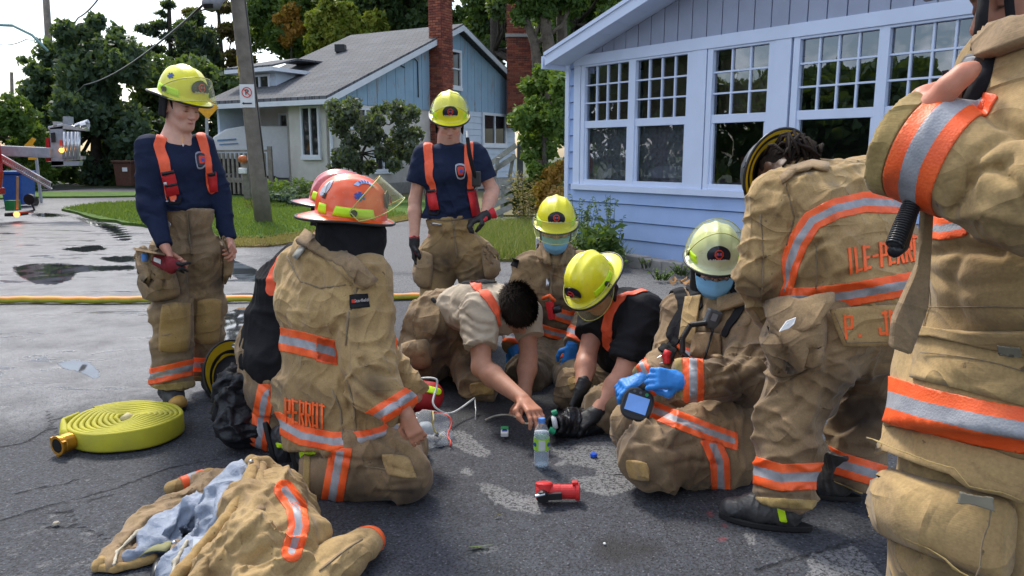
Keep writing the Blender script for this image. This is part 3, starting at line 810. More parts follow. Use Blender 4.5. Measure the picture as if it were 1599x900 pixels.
    if sticker == 'curved':
        pol = [(math.cos(R(t))*1.0, math.sin(R(t))*1.0) for t in range(20, 161, 14)]+[(math.cos(R(t))*.62, math.sin(R(t))*.62) for t in range(160, 19, -14)]
        decal_pts = pol
        for j in range(10):
            q = [pol[j], pol[j+1], pol[20-j], pol[21-j]] if False else [pol[j], pol[j+1], pol[len(pol)-2-j], pol[len(pol)-1-j]]
            decal([(x, y) for x, y in q], R(60), .50, .048, M('sticker_pale_blue', (.42, .55, .85), .4), 'name_sticker', .0025)
        for j, ch in enumerate('ECCE'):
            a_ = R(112-j*19); cx, cy = math.cos(a_)*.81, math.sin(a_)*.81
            for (x0, y0, x1, y1) in GLY[ch]:
                w = .022; x0, x1 = (x0-.5)*.13, (x1-.5)*.13; y0, y1 = (y0-.5)*.24, (y1-.5)*.24
                ra = a_-math.pi/2; rot = lambda x, y: (cx+x*math.cos(ra)-y*math.sin(ra), cy+x*math.sin(ra)+y*math.cos(ra))
                if abs(x1-x0) < .001: q = [(x0-w, y0), (x0+w, y0), (x0+w, y1), (x0-w, y1)]
                else: q = [(x0, y0-w), (x1, y1-w), (x1, y1+w), (x0, y0+w)]
                decal([rot(*p) for p in q], R(60), .50, .048, BLUEB, 'sticker_letter', .0045)
        for th_ in (150,):
            decal([(math.cos(R(t))*.62, math.sin(R(t))*1.1) for t in range(0, 360, 20)], R(th_), .58, .038, M('sticker_silver', (.55, .56, .6), .25, metal=.5), 'number_sticker', .002)
            decal([(-.5, -1.0), (-.05, -1.0), (.2, .2), (.35, .9), (0, .95), (-.15, .2)], R(th_), .58, .028, M('sticker_white', (.8, .8, .8), .4), 'number_sticker', .0035)
            decal([(-.15, -.5), (.2, -.5), (.1, .1), (-.2, .1)], R(th_-9), .72, .034, BLACKP, 'number_sticker', .004)
    if knob:
        for e in (-1, 1):
            b_ = dome(e*R(84), .93); cpt = Pw(b_[0]+e*.003, b_[1], b_[2]); ax = r*e
            MB().tube([cpt, cpt+ax*.014*s], .0135*s, 14).build('visor_knob', BLACKP, o, smooth=False)
    if visor is not None:
        al = R(visor); ca, sa = math.cos(al), math.sin(al); V4 = []; nu, nv = 28, 8
        hy, hz = .0, .022
        for j in range(nv+1):
            t = j/nv
            for i in range(nu+1):
                th = R(-88)+R(176)*i/nu; sd_ = abs(i/nu-.5)*2
                x = (.131)*math.sin(th)*vs; y = .172*math.cos(th)*vs-.0
                drop = (.020-.125*t)*(1-.62*sd_**3.2)*vs; y = y+.012*t*(1-sd_)
                y2 = hy+(y-hy)*ca-(drop)*sa; z2 = hz+(y-hy)*sa+(drop)*ca
                V4.append(tuple(Pw(x, y2, z2)))
        w_ = nu+1
        q = mk('visor', V4, [(j*w_+i, j*w_+i+1, (j+1)*w_+i+1, (j+1)*w_+i) for j in range(nv) for i in range(nu)], VISOR, o)
        edge = [V4[i] for i in range(w_)]+[V4[j*w_+nu] for j in range(1, nv+1)]+[V4[nv*w_+i] for i in range(nu-1, -1, -1)]+[V4[j*w_] for j in range(nv-1, 0, -1)]
        MB().tube([Vector(p) for p in edge]+[Vector(edge[0])], .0022*s, 6, cap=False).build('visor_edge', VISRIM, o, smooth=True)
    if flap:
        V5 = []; nu, nv = 30, 9; a1 = R(62) if flapfront else R(80)
        for j in range(nv+1):
            t = j/nv
            for i in range(nu+1):
                th = a1+(2*math.pi-2*a1)*i/nu; k = 1+.06*math.sin(9*th+2*t)*t
                x = .098*math.sin(th)*k*(1-.12*t); y = .118*math.cos(th)*k*(1-.15*t)-.004
                V5.append(tuple(Pw(x, y, .005-.135*t*(1-.18*abs(math.cos(th)))-.006*math.sin(7*th))))
        w_ = nu+1
        q = mk('neck_flap', V5, [(j*w_+i, j*w_+i+1, (j+1)*w_+i+1, (j+1)*w_+i) for j in range(nv) for i in range(nu)], flapmat or BLACKC, o); solid(q, .006, 0)
    if straps:
        cc_ = chinc or (0, .045, -.215)
        for e in (-1, 1):
            pts = []
            for k in range(9):
                t = k/8; pts.append(Pw(e*(.088*(1-t)**.8), .018+(cc_[1]-.018)*t, .0+(cc_[2])*t))
            mb = MB()
            for a, b in zip(pts[:-1], pts[1:]): mb.bar(a, b, .012, .004, up=r*e)
            mb.build('chin_strap', BLACKC, o)
    return o

# ---------------------------------------------------------------- boots
BOOTB = M('boot_rubber', (.018, .020, .026), .45, bump=.6, bscale=22, bdist=.012, col2=(.065, .064, .062), nscale=9); SOLE = M('boot_sole', (.012, .012, .013), .7, bump=.4, bscale=50)
BOOTY = M('boot_leather_tan', (.50, .28, .06), .5, bump=.3, bscale=40)
def boot(parent, heel, d, up, upl, sz=1.0, mat=None, cap=None, accent=None, shaft=.20, label=None):
    """heel = back of the sole on the ground, d = towards the toe, up = sole normal, upl = shin direction"""
    heel = V3(heel); d = nz(d); up = nz(V3(up)-d*np.dot(V3(up), d)); l = np.cross(d, up); upl = nz(upl); s = sz
    P = lambda x, y, z: heel+(d*x+l*y+up*z)*s
    S = SDF()
    S.cone(P(.055, 0, .055), P(.14, 0, .05), .041*s, .043*s, .03, 'F'); S.cone(P(.13, .006, .045), P(.235, .008, .036), .045*s, .043*s, .03, 'F', flat=(up, .85))
    S.cone(P(.06, 0, .06), P(.17, 0, .065), .04*s, .035*s, .04, 'F')
    an = P(.07, 0, .09); S.cone(an, an+upl*shaft*s, .047*s, .062*s, .035, 'F', cb=True)
    Ga = Garment(S, .0055); q = (Ga.V-heel)@up
    Ga.V = Ga.V+up*np.where(q < .014*s, (.014*s-q), 0)[:, None]; Ga.N = normals(Ga.V, Ga.F); Ga.crumple(.0045, 5, [(an, .08)], 2.6)
    o = Ga.obj('boot', mat or BOOTB, parent, label)
    ou = []
    for k in range(28):
        t = 2*math.pi*k/28; x = math.cos(t); y = math.sin(t); xx = .128+.152*x; wd = .041+.010*x-.005*math.cos(2*t); ou.append(P(xx, y*wd*1.06+.004*x, 0.0))
    MB().prism(ou, up*.020*s).build('sole', SOLE, o, bev=.004)
    if cap:
        X = (Ga.V-heel)@d/s; Z = (Ga.V-heel)@up/s; Ga.band(1+(.205-X+Z*.35)*12, 'toe_cap', cap, off=.0025)
    if accent:
        X = (Ga.V-heel)@d/s; Z = (Ga.V-heel)@up/s; Y = (Ga.V-heel)@l/s
        Ga.band(np.maximum(np.abs(X-.06-Z*.25)/.012, 1+(np.abs(Z-.085)-.045)*30), 'heel_flash', accent, off=.002)
    return o
# ================================================================ GROUND
def polymask(Q, poly, soft=6.0):
    P = np.array(poly, float); ins = np.zeros(len(Q), bool); n = len(P)
    for i in range(n):
        a, b = P[i], P[(i+1) % n]
        c = ((a[1] > Q[:, 1]) != (b[1] > Q[:, 1])) & (Q[:, 0] < (b[0]-a[0])*(Q[:, 1]-a[1])/((b[1]-a[1]) or 1e-9)+a[0]); ins ^= c
    d = dist_poly(Q, list(P)+[P[0]]); sd = np.where(ins, -d, d)
    return np.clip(.5-sd/soft, 0, 1)
def axis(*seg):
    out = []
    for a, b, h in seg: out += list(np.arange(a, b, h))
    out.append(seg[-1][1]); return np.array(out)
gx = axis((-30, -12, 1.5), (-12, -6, .22), (-6, -3.2, .06), (-3.2, 2.6, .03), (2.6, 5, .08), (5, 14, .6))
gy = axis((-12, 1.6, .8), (1.6, 5.2, .028), (5.2, 8.5, .05), (8.5, 14, .1), (14, 30, .3))
GX, GY = np.meshgrid(gx, gy, indexing='ij')
GV = np.stack([GX.ravel(), GY.ravel(), np.zeros(GX.size)], 1)
GV[:, 2] = (fbm(GV*np.array([1.3, 1.3, 0]), 3, 3)-.5)*.012-.004
nx_, ny_ = len(gx), len(gy); ii = np.arange(nx_-1)[:, None]*ny_+np.arange(ny_-1)[None, :]; ii = ii.ravel()
road = mk('road', GV, np.stack([ii, ii+ny_, ii+ny_+1, ii+1], 1), None); struct(road)
GQ = PX(GV*np.array([1, 1, 0])+np.array([0, 0, 0])); front = GV[:, 1] > 1.0; GQ[~front] = -5000
def mk_attr(name, polys, soft=8):
    v = np.zeros(len(GV))
    for q in polys:
        w = 1.0; p = q
        if isinstance(q, tuple): p, w = q
        near = (GQ[:, 0] > min(a[0] for a in p)-60) & (GQ[:, 0] < max(a[0] for a in p)+60) & (GQ[:, 1] > min(a[1] for a in p)-60) & (GQ[:, 1] < max(a[1] for a in p)+60)
        v[near] = np.maximum(v[near], w*polymask(GQ[near], p, soft))
    attr(road, name, v); return v
mk_attr('puddle', [[(18, 416), (60, 411), (100, 412), (150, 415), (212, 414), (212, 421), (120, 424), (112, 436), (85, 445), (55, 443), (30, 432)],
    [(108, 336), (135, 340), (160, 347), (185, 352), (196, 362), (207, 374), (188, 377), (172, 362), (148, 352), (118, 342)], [(88, 388), (125, 385), (150, 380), (170, 389), (130, 394)],
    [(150, 403), (180, 400), (212, 399), (215, 408), (180, 410)], [(338, 497), (372, 480), (405, 478), (400, 520), (372, 545), (345, 545)], [(40, 332), (90, 333), (100, 338), (60, 340)],
    [(88, 566), (112, 560), (140, 564), (156, 580), (150, 592), (128, 580), (100, 574)], [(340, 395), (400, 420), (420, 440), (372, 436), (350, 420)]], 7)
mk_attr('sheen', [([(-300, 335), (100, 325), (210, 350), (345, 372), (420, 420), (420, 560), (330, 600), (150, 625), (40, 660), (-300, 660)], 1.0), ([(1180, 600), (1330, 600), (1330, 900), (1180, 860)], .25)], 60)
mk_attr('dry', [[(694, 673), (722, 670), (745, 688), (768, 706), (757, 714), (728, 706), (700, 690)], [(742, 750), (772, 754), (800, 765), (838, 775), (855, 790), (846, 802), (805, 797), (775, 784), (757, 770)],
    [(858, 696), (905, 694), (965, 697), (1000, 708), (1005, 745), (985, 765), (945, 774), (912, 764), (888, 744), (930, 742), (935, 733), (900, 725), (862, 727), (880, 715), (858, 706)],
    [(1262, 860), (1290, 862), (1335, 850), (1380, 900), (1280, 930), (1262, 900)], [(718, 728), (735, 727), (742, 742), (722, 740)], ([(0, 690), (110, 650), (180, 720), (150, 780), (0, 800)], .28), ([(0, 820), (150, 780), (200, 850), (160, 920), (0, 920)], .35),
    ([(1160, 832), (1180, 830), (1185, 848), (1168, 855)], .8), ([(755, 835), (780, 850), (778, 868), (740, 868)], .5)], 7)
mk_attr('old', [([(330, 350), (480, 362), (480, 375), (600, 352), (860, 350), (1500, 480), (1250, 470), (1000, 470), (930, 440), (860, 430), (600, 425), (355, 395)], 1.0), ([(560, 428), (900, 428), (900, 458), (575, 458)], .85), ([(0, 310), (210, 312), (210, 322), (60, 325)], 1.0), ([(600, 335), (870, 338), (870, 352), (600, 352)], 1.0), ([(900, 400), (1500, 470), (1500, 540), (1050, 500), (940, 470)], .95)], 14)
mk_attr('dark', [([(925, 850), (955, 832), (1000, 838), (1040, 850), (1020, 870), (960, 885), (920, 870)], .9), ([(980, 770), (1180, 780), (1200, 850), (1000, 830)], .3), ([(560, 790), (700, 770), (900, 800), (830, 900), (560, 900)], .15),  # oil stain, plus shade under the kneeling figures painted into the asphalt
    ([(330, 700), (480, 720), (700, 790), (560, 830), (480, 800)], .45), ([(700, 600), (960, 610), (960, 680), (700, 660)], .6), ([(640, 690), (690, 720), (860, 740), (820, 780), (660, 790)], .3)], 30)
mk_attr('red', [[(1128, 790), (1134, 790), (1138, 823), (1131, 823)], [(1105, 797), (1110, 797), (1118, 808), (1112, 809)], [(1118, 838), (1134, 835), (1133, 845), (1120, 846)]], 5)
cr_lines = [[(-20, 818), (60, 792), (130, 775), (185, 760), (215, 748), (262, 730), (300, 722), (340, 716)], [(60, 796), (105, 800), (122, 818), (135, 826), (150, 832), (168, 842)], [(110, 800), (135, 782), (180, 770)],
    [(-20, 700), (40, 690), (75, 668), (95, 650)], [(75, 640), (78, 660), (92, 680)], [(20, 770), (70, 758), (100, 755), (130, 742)], [(380, 700), (420, 720)], [(60, 812), (80, 824), (110, 824)], [(1180, 890), (1280, 860), (1330, 842)], [(960, 740), (1000, 742)]]
dcr = np.full(len(GV), .15); nearm = (GV[:, 1] > 1.8) & (GV[:, 1] < 6) & (np.abs(GV[:, 0]) < 4)
for L_ in cr_lines:
    P_ = [(G(*p).x, G(*p).y) for p in L_]; dcr[nearm] = np.minimum(dcr[nearm], dist_poly(GV[nearm, :2], P_))
attr(road, 'crack', dcr)
def asphalt():
    t = NT('asphalt'); co = t.co()
    nb = t.noise(1.7, 6, .6); nf = t.noise(95, 4, .7); nm = t.noise(9, 7, .65)
    vor = t.node('ShaderNodeTexVoronoi'); vor.inputs['Scale'].default_value = 84; t.l.new(co, vor.inputs[0])
    stone = t.ramp(vor.outputs['Distance'], (.10, 1.0), (.42, 0.0))
    spk = t.node('ShaderNodeTexWhiteNoise'); t.l.new(vor.outputs['Position'], spk.inputs[0])
    pick = t.ramp(spk.outputs['Value'], (.42, 0.0), (.95, 1.0))
    wob = t.math('MULTIPLY', t.math('SUBTRACT', t.noise(14, 6, .7), .5), 1.15)
    def m(nm_, lo=.35, hi=.65):
        return t.ramp(t.math('ADD', t.attr(nm_), wob), (lo, 0.0), (hi, 1.0))
    damp = t.mix(t.ramp(nm, (.3, 0.0), (.75, 1.0)), (.030, .033, .042), (.060, .066, .082))
    base = t.mix(t.ramp(nb, (.35, 0.0), (.7, .5)), damp, (.080, .085, .10))
    base = t.mix(m('dry', .38, .62), base, t.mix(nm, (.15, .152, .158), (.215, .215, .218)))
    old = t.mix(nm, (.115, .118, .125), (.20, .20, .205)); base = t.mix(m('old', .3, .7), base, old)
    st_c = t.mix(.62, base, (.30, .30, .32)); base = t.mix(t.math('MULTIPLY', stone, t.math('MULTIPLY_ADD', pick, .9, .0)), base, st_c)
    base = t.mix(t.ramp(nf, (.40, .9), (.54, 0.0)), base, (.010, .010, .013))
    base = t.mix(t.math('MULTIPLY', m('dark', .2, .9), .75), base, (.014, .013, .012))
    base = t.mix(t.math('MULTIPLY', m('red', .35, .9), .22), base, (.5, .03, .03))
    ck = t.ramp(t.math('ADD', t.attr('crack'), t.math('MULTIPLY', t.math('SUBTRACT', t.noise(38, 5, .7), .5), .034)), (.002, 1.0), (.011, 0.0))
    base = t.mix(t.math('MULTIPLY', ck, .92), base, (.006, .006, .007))
    stk = t.math('MULTIPLY', t.ramp(t.noise(1.6, 7, .62, v=t.co(scale=(.55, 2.3, 1)), dist=.8), (.56, 0.0), (.62, 1.0)), t.ramp(sh0 := t.attr('sheen'), (.45, 0.0), (.9, 1.0)))
    pd = t.math('MAXIMUM', t.ramp(t.math('ADD', t.attr('puddle'), wob), (.42, 0.0), (.52, 1.0)), t.math('MULTIPLY', stk, .85)); base = t.mix(pd, base, (.012, .012, .011))
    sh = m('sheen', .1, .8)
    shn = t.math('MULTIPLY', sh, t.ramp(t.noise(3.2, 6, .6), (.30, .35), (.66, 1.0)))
    r0 = t.math('MULTIPLY_ADD', shn, -.36, .74); r1 = t.mix(pd, r0, .04); t.set('Roughness', r1)
    base = t.mix(t.math('MULTIPLY', shn, .25), base, (.10, .115, .145))  # bluish sky reflection of the wet road mixed into the base colour
    t.set('Base Color', base); t.set('Specular IOR Level', t.math('MULTIPLY_ADD', shn, .45, .35))
    h = t.math('ADD', t.math('MULTIPLY', stone, .5), t.math('MULTIPLY', nf, .8)); h = t.math('SUBTRACT', h, t.math('MULTIPLY', ck, 3.0))
    h = t.math('MULTIPLY', h, t.math('SUBTRACT', 1.0, pd)); t.bump(h, .85, .006)
    return t.m
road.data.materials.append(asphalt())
GRASSM = M('lawn_green', (.10, .17, .03), .85, var=.22, nscale=3.5, bump=.8, bscale=45, col2=(.05, .11, .018), bdist=.03, spec=.15)
def ring_(n, r0, r1, z):
    pass
ground = struct(mk('ground', [(-400, -400, -.06), (400, -400, -.06), (400, 400, -.06), (-400, 400, -.06)], [(0, 1, 2, 3)], M('far_ground', (.07, .09, .035), .9, var=.3, nscale=.3), smooth=False))
def sheet(name, px, z, m, thick=.08, kind='structure', rough=.25, n=4):
    P = [G(*p) for p in px]; out = []
    for a, b in zip(P, P[1:]+P[:1]):
        for i in range(n):
            q = a.lerp(b, i/n); out.append(Vector((q.x+random.uniform(-1, 1)*rough*.3, q.y+random.uniform(-1, 1)*rough*.3, z)))
    o = MB().prism([p-Vector((0, 0, thick)) for p in out], (0, 0, thick)).build(name, m); o['kind'] = kind; return o
lawn = sheet('lawn', [(100, 329), (150, 343), (215, 354), (345, 376), (420, 374), (500, 362), (640, 338), (700, 322), (640, 310), (480, 304), (330, 304), (215, 318), (150, 321)], .05, GRASSM, .09)
DRYG = M('dry_grass', (.30, .20, .085), .9, var=.25, nscale=4, bump=.8, bscale=60, bdist=.02)
verge = sheet('dry_verge', [(345, 377), (420, 375), (500, 363), (640, 339), (640, 344), (520, 368), (430, 385), (360, 387)], .025, DRYG, .05, rough=.15)
verge2 = sheet('weedy_verge', [(700, 352), (840, 352), (900, 356), (985, 412), (960, 414), (900, 412), (860, 410), (720, 408), (690, 400)], .03, M('weed_ground', (.13, .15, .045), .9, var=.3, nscale=5, bump=.6, bscale=50, col2=(.16, .11, .05)), .06, rough=.15)
backlawn = sheet('far_lawn', [(0, 312), (55, 310), (215, 308), (215, 302), (-200, 302), (-200, 313)], .05, GRASSM, .09)
backlawn2 = sheet('yard', [(560, 334), (880, 340), (900, 326), (800, 300), (640, 300)], .04, M('yard_grass', (.12, .14, .04), .9, var=.3, nscale=4, col2=(.14, .10, .05), bump=.5), .08)

LEAFM = {}
def leaf_mat(name, a, b, tr=.35, rough=.55):
    if name in LEAFM: return LEAFM[name]
    t = NT(name); v = t.attr('shade'); c = t.mix(v, a, b); t.set('Base Color', c); t.set('Roughness', rough); t.set('Specular IOR Level', .3)
    tl = t.node('ShaderNodeBsdfTranslucent'); t.l.new(t.mix(.6, c, (.25, .35, .02)), tl.inputs[0]); ms = t.node('ShaderNodeMixShader'); ms.inputs[0].default_value = tr
    t.l.new(t.b.outputs[0], ms.inputs[1]); t.l.new(tl.outputs[0], ms.inputs[2]); t.l.new(ms.outputs[0], t.out.inputs[0]); LEAFM[name] = t.m; return t.m
def blades(name, px_poly, n, h, m, z=.04, lean=.4, w=.006, label=None, seed=3, parent=None):
    rng = np.random.RandomState(seed); P = np.array([[G(*p).x, G(*p).y] for p in px_poly]); lo, hi = P.min(0), P.max(0); pts = []
    while len(pts) < n:
        q = rng.uniform(lo, hi, (n*3, 2)); mk_ = polymask(q, P, 1e-6) > .5; pts += q[mk_].tolist()
    pts = np.array(pts[:n]); a = rng.uniform(0, 6.28, n); hh = h*rng.uniform(.4, 1.3, n); ww = w*rng.uniform(.7, 1.5, n)
    b = np.stack([pts[:, 0], pts[:, 1], np.full(n, z)], 1); s_ = np.stack([np.cos(a), np.sin(a), np.zeros(n)], 1)*ww[:, None]
    tip = b+np.stack([rng.normal(0, lean, n)*hh, rng.normal(0, lean, n)*hh, hh], 1)
    V = np.stack([b-s_, b+s_, tip], 1).reshape(-1, 3); o = mk(name, V, np.arange(3*n).reshape(-1, 3), m, smooth=False); attr(o, 'shade', np.repeat(rng.uniform(0, 1, n), 3))
    o['kind'] = 'stuff'; tag(o, label, 'grass'); return o
LG = leaf_mat('grass_blade', (.07, .13, .025), (.17, .24, .06)); DG = leaf_mat('dry_blade', (.30, .20, .08), (.42, .32, .14)); WG = leaf_mat('weed_blade', (.09, .15, .03), (.30, .27, .10))
blades('grass', [(100, 329), (215, 354), (345, 376), (420, 374), (500, 362), (640, 338), (500, 318), (330, 312), (150, 321)], 26000, .07, LG, .045, w=.012, label='bright green mown lawn running back to the cream house')
blades('grass', [(345, 375), (420, 373), (500, 361), (640, 337), (640, 344), (520, 368), (430, 386), (360, 388)], 7000, .05, DG, .02, w=.008, label='dried brown grass along the front edge of the lawn', seed=5)
blades('grass', [(700, 352), (840, 352), (900, 356), (985, 412), (900, 412), (720, 408), (690, 400)], 16000, .16, WG, .025, w=.007, label='rough weedy grass between driveway and road', seed=6, lean=.5)

# ================================================================ PLANTS
BARK = M('bark_grey', (.14, .115, .09), .9, var=.25, nscale=6, bump=.9, bscale=14, bdist=.05); BARKD = M('bark_dark', (.06, .05, .04), .9, var=.25, nscale=6, bump=.9, bscale=14, bdist=.05)
def leaves(name, clumps, n, size, m, parent, seed=0, flat=.0, fill=.55, elong=1.6):
    if size > .14: n = int(n*1.55); size *= .74
    """leaf-sized blades scattered through uneven clumps; clump = (px, py, Y, radius px[, squash])"""
    rng = np.random.RandomState(seed); C = []; Rr = []; Sq = []
    for c in clumps:
        p = W(c[0], c[1], c[2]); C.append(tuple(p)); Rr.append(c[3]*c[2]/F); Sq.append(c[4] if len(c) > 4 else 1.0)
    C = np.array(C); Rr = np.array(Rr); Sq = np.array(Sq); pr = Rr**2/np.sum(Rr**2); k = rng.choice(len(C), n, p=pr)
    d = rng.normal(size=(n, 3)); d /= np.linalg.norm(d, axis=1)[:, None]; rad = rng.uniform(0, 1, n)**(1-fill)*1.0
    rad = rad*(.72+.55*vnoise(d*2.3+k[:, None]*7.1, seed))
    P = C[k]+d*(Rr[k]*rad)[:, None]*np.stack([np.ones(n), np.ones(n), Sq[k]], 1)
    gap = vnoise(P/(Rr.mean()*.42), seed+9); keep = gap > .33; P = P[keep]; d = d[keep]; n = len(P); gap = gap[keep]
    P[:, 2] = np.maximum(P[:, 2], .03)
    u = rng.normal(size=(n, 3)); u[:, 2] *= (1-flat); u[:, 2] -= .25; u /= np.linalg.norm(u, axis=1)[:, None]; v = np.cross(u, rng.normal(size=(n, 3))+d); v /= np.linalg.norm(v, axis=1)[:, None]
    s_ = size*rng.uniform(.5, 1.35, n)[:, None]
    V = np.stack([P-u*s_*elong*.5, P+v*s_*.5, P+u*s_*elong*.5, P-v*s_*.5], 1).reshape(-1, 3)
    o = mk(name, V, np.arange(4*n).reshape(-1, 4), m, parent, smooth=False); sh = np.clip(rng.uniform(0, 1, n)*.6+(gap-.4)*.9, 0, 1); attr(o, 'shade', np.repeat(sh, 4)); o['kind'] = 'stuff' if parent is None else None
    if parent is not None: del o['kind']
    return o
def tree(name, label, clumps, n, size, m, trunk=None, tr=.2, bark=None, seed=0, cat='tree', group=None, branches=True, **kw):
    c0 = clumps[0]; b = W(*trunk[0]) if trunk else W(c0[0], c0[1], c0[2]); base = Vector((b.x, b.y, 0 if b.z < 1.5 else 0))
    t = thing(name, label, cat, base, group); leaves('crown', clumps, n, size, m, t, seed, **kw)
    if trunk:
        pts = [W(*p) for p in trunk]; pts[0].z = min(pts[0].z, -.05) if pts[0].z < 2 else pts[0].z
        if pts[0].z >= 2: pts = [Vector((pts[0].x, pts[0].y, -.05))]+pts
        k = len(pts); mb = MB().tube(pts, [tr*(1-.65*i/(k-1)) for i in range(k)], 9); rng = random.Random(seed)
        if branches:
            for c in clumps[::max(1, len(clumps)//9)]:
                e = W(c[0], c[1], c[2]); s_ = min(pts[1:], key=lambda q: (q-e).length+max(0, q.z-e.z)*2); mid = s_.lerp(e, .5)+Vector((rng.uniform(-.2, .2), 0, -.15))
                mb.tube([s_, mid, e], [tr*.4, tr*.25, tr*.08], 6)
        mb.build('trunk', bark or BARK, t, smooth=True)
    return t
def clump_fill(x0, y0, x1, y1, Y, n, r, seed, dY=2.5, shape=None):
    rng = random.Random(seed); out = []
    while len(out) < n:
        x, y = rng.uniform(x0, x1), rng.uniform(y0, y1)
        if shape and not shape(x, y): continue
        out.append((x, y, Y+rng.uniform(-dY, dY), r*rng.uniform(.6, 1.25)))
    return out
LD = leaf_mat('leaf_dark', (.035, .065, .032), (.10, .16, .062)); LM = leaf_mat('leaf_mid', (.035, .080, .024), (.12, .20, .045)); LY = leaf_mat('leaf_yellow_green', (.10, .15, .02), (.30, .30, .04))
LB = leaf_mat('leaf_bluegreen', (.036, .068, .048), (.095, .15, .088)); LO = leaf_mat('leaf_brown', (.07, .055, .02), (.20, .13, .05)); LL = leaf_mat('leaf_light', (.06, .13, .02), (.19, .28, .06))
LR = leaf_mat('leaf_orange', (.30, .16, .03), (.50, .26, .05)); LP = leaf_mat('leaf_pine', (.024, .045, .034), (.06, .09, .06))
tree('broadleaf_tree', 'dense dark tree mass behind the aerial bucket at the left end of the street', clump_fill(70, 95, 235, 275, 34, 26, 36, 1)+clump_fill(95, 45, 190, 95, 34, 7, 22, 2)+[(55, 150, 34, 25), (60, 235, 34, 34), (38, 98, 34, 10), (50, 108, 34, 12), (68, 118, 34, 14), (150, 35, 34, 14), (180, 50, 34, 13), (100, 75, 34, 14)],
     34000, .24, LB, [(150, 295, 34), (150, 200, 34), (155, 90, 34)], .28, BARKD, 11)
tree('broadleaf_tree', 'lower shaded tree filling the space behind the standing woman and above the brown cart', clump_fill(190, 120, 385, 300, 36, 30, 34, 3), 30000, .26, LD, [(260, 300, 36), (262, 200, 36), (265, 120, 36)], .3, BARKD, 12)
tree('tall_pine', 'tall feathery pine rising behind the yellow helmet of the standing woman', [(262, 8, 42, 10, .5), (252, 22, 42, 8, .5), (248, 40, 42, 12, .4), (226, 45, 42, 12, .35), (238, 52, 42, 9, .4), (266, 58, 42, 13, .4), (285, 52, 42, 10, .35), (243, 78, 42, 14, .35), (228, 84, 42, 10, .4), (272, 84, 42, 12, .4), (262, 104, 42, 18, .5)]+clump_fill(285, 30, 355, 130, 42, 24, 15, 71),
     21000, .13, LP, [(268, 300, 42), (268, 160, 42), (266, 60, 42), (264, -10, 42)], .2, BARKD, 13, elong=3.5)
tree('tall_pine', 'second sparse pine just left of the wooden utility pole', [(318, -12, 44, 16, .5), (345, 10, 44, 18, .5), (362, 50, 44, 20, .6), (375, 95, 44, 24, .7), (350, 130, 44, 26), (385, 150, 44, 26), (300, 20, 44, 13, .5)], 10000, .16, LO, [(350, 300, 44), (348, 120, 44), (340, 0, 44)], .22, BARKD, 14, elong=3)
tree('round_shrub', 'pale green bushy growth at the far left behind the fire truck', clump_fill(-40, 165, 60, 300, 30, 14, 28, 5), 14000, .18, LM, [(20, 305, 30), (20, 220, 30)], .1, BARK, 15, cat='shrub')
tree('round_shrub', 'sunlit yellow green bush behind the street arrow sign', clump_fill(10, 170, 90, 300, 31, 10, 20, 6), 9000, .16, LL, [(55, 305, 31), (55, 240, 31)], .08, BARK, 16, cat='shrub')
tree('maple_tree', 'green maple with a bright yellow bough left of the brick chimney', clump_fill(395, -30, 520, 90, 46, 20, 32, 7), 20000, .26, LM, [(470, 200, 46), (470, 60, 46), (468, -20, 46)], .3, BARKD, 17)
tree('maple_tree', 'yellow turning maple seen above the ridge of the cream house', [(500, 35, 40, 22), (525, 55, 40, 24), (545, 40, 40, 20), (570, 62, 40, 22), (512, 12, 40, 14), (495, 70, 40, 20), (540, 20, 40, 16), (585, 40, 40, 20)], 11000, .24, LY, [(540, 200, 40), (540, 60, 40), (530, 20, 40)], .2, BARKD, 18)
tree('maple_tree', 'dark green tree behind the ridge with autumn red leaves at its left', [(455, 20, 43, 14), (462, 45, 43, 14), (440, 35, 43, 12), (448, 60, 43, 12)], 3500, .24, LR, [(455, 200, 43), (455, 50, 43)], .12, BARKD, 19)
tree('oak_tree', 'tall dark crowned tree directly above the roof of the cream house', clump_fill(520, -60, 680, 40, 44, 18, 34, 8)+clump_fill(600, 20, 700, 60, 44, 6, 24, 9), 24000, .27, LD, [(560, 200, 44), (560, 20, 44), (556, -60, 44)], .35, BARKD, 20)
tree('oak_tree', 'big tree behind the gable with several bare dark trunks', clump_fill(700, -60, 850, 60, 40, 20, 30, 10), 24000, .25, LM, [(762, 220, 40), (758, 60, 40), (745, -50, 40)], .32, BARKD, 21)
tree('oak_tree', 'dark tree standing between the two houses behind the climbing vine', clump_fill(760, -40, 900, 150, 36, 18, 28, 11), 20000, .24, LD, [(785, 240, 36), (772, 80, 36), (768, -40, 36)], .30, BARKD, 22)
tree('oak_tree', 'leafy tree showing over the eave tip of the blue house', clump_fill(850, -40, 1000, 60, 30, 16, 30, 12), 16000, .2, LM, [(905, 240, 30), (900, 40, 30)], .22, BARKD, 23)
tree('bare_trunk_tree', 'forked grey trunk tree growing behind the green vine', [(830, -15, 22, 34), (870, -30, 22, 36), (800, -25, 22, 30), (900, -10, 22, 26), (850, 20, 22, 16), (812, 25, 22, 14)], 9000, .15, LM, [(845, 300, 22), (845, 150, 22), (835, 70, 22), (806, -15, 22)], .22, BARK, 24)
mbt = MB().tube([W(850, 190, 22), W(862, 110, 22), W(852, 40, 22), W(845, -40, 22)], [.26, .2, .16, .12], 9)
mbt.tube([W(868, 200, 22.5), W(880, 120, 22.5), W(876, 20, 22.5), W(866, -40, 22.5)], [.2, .17, .14, .1], 9)
o = mbt.build('trunk', BARK, None, smooth=True); tag(o, 'twin pale bark trunks crossing the sky gap left of the blue house eave', 'tree trunk')
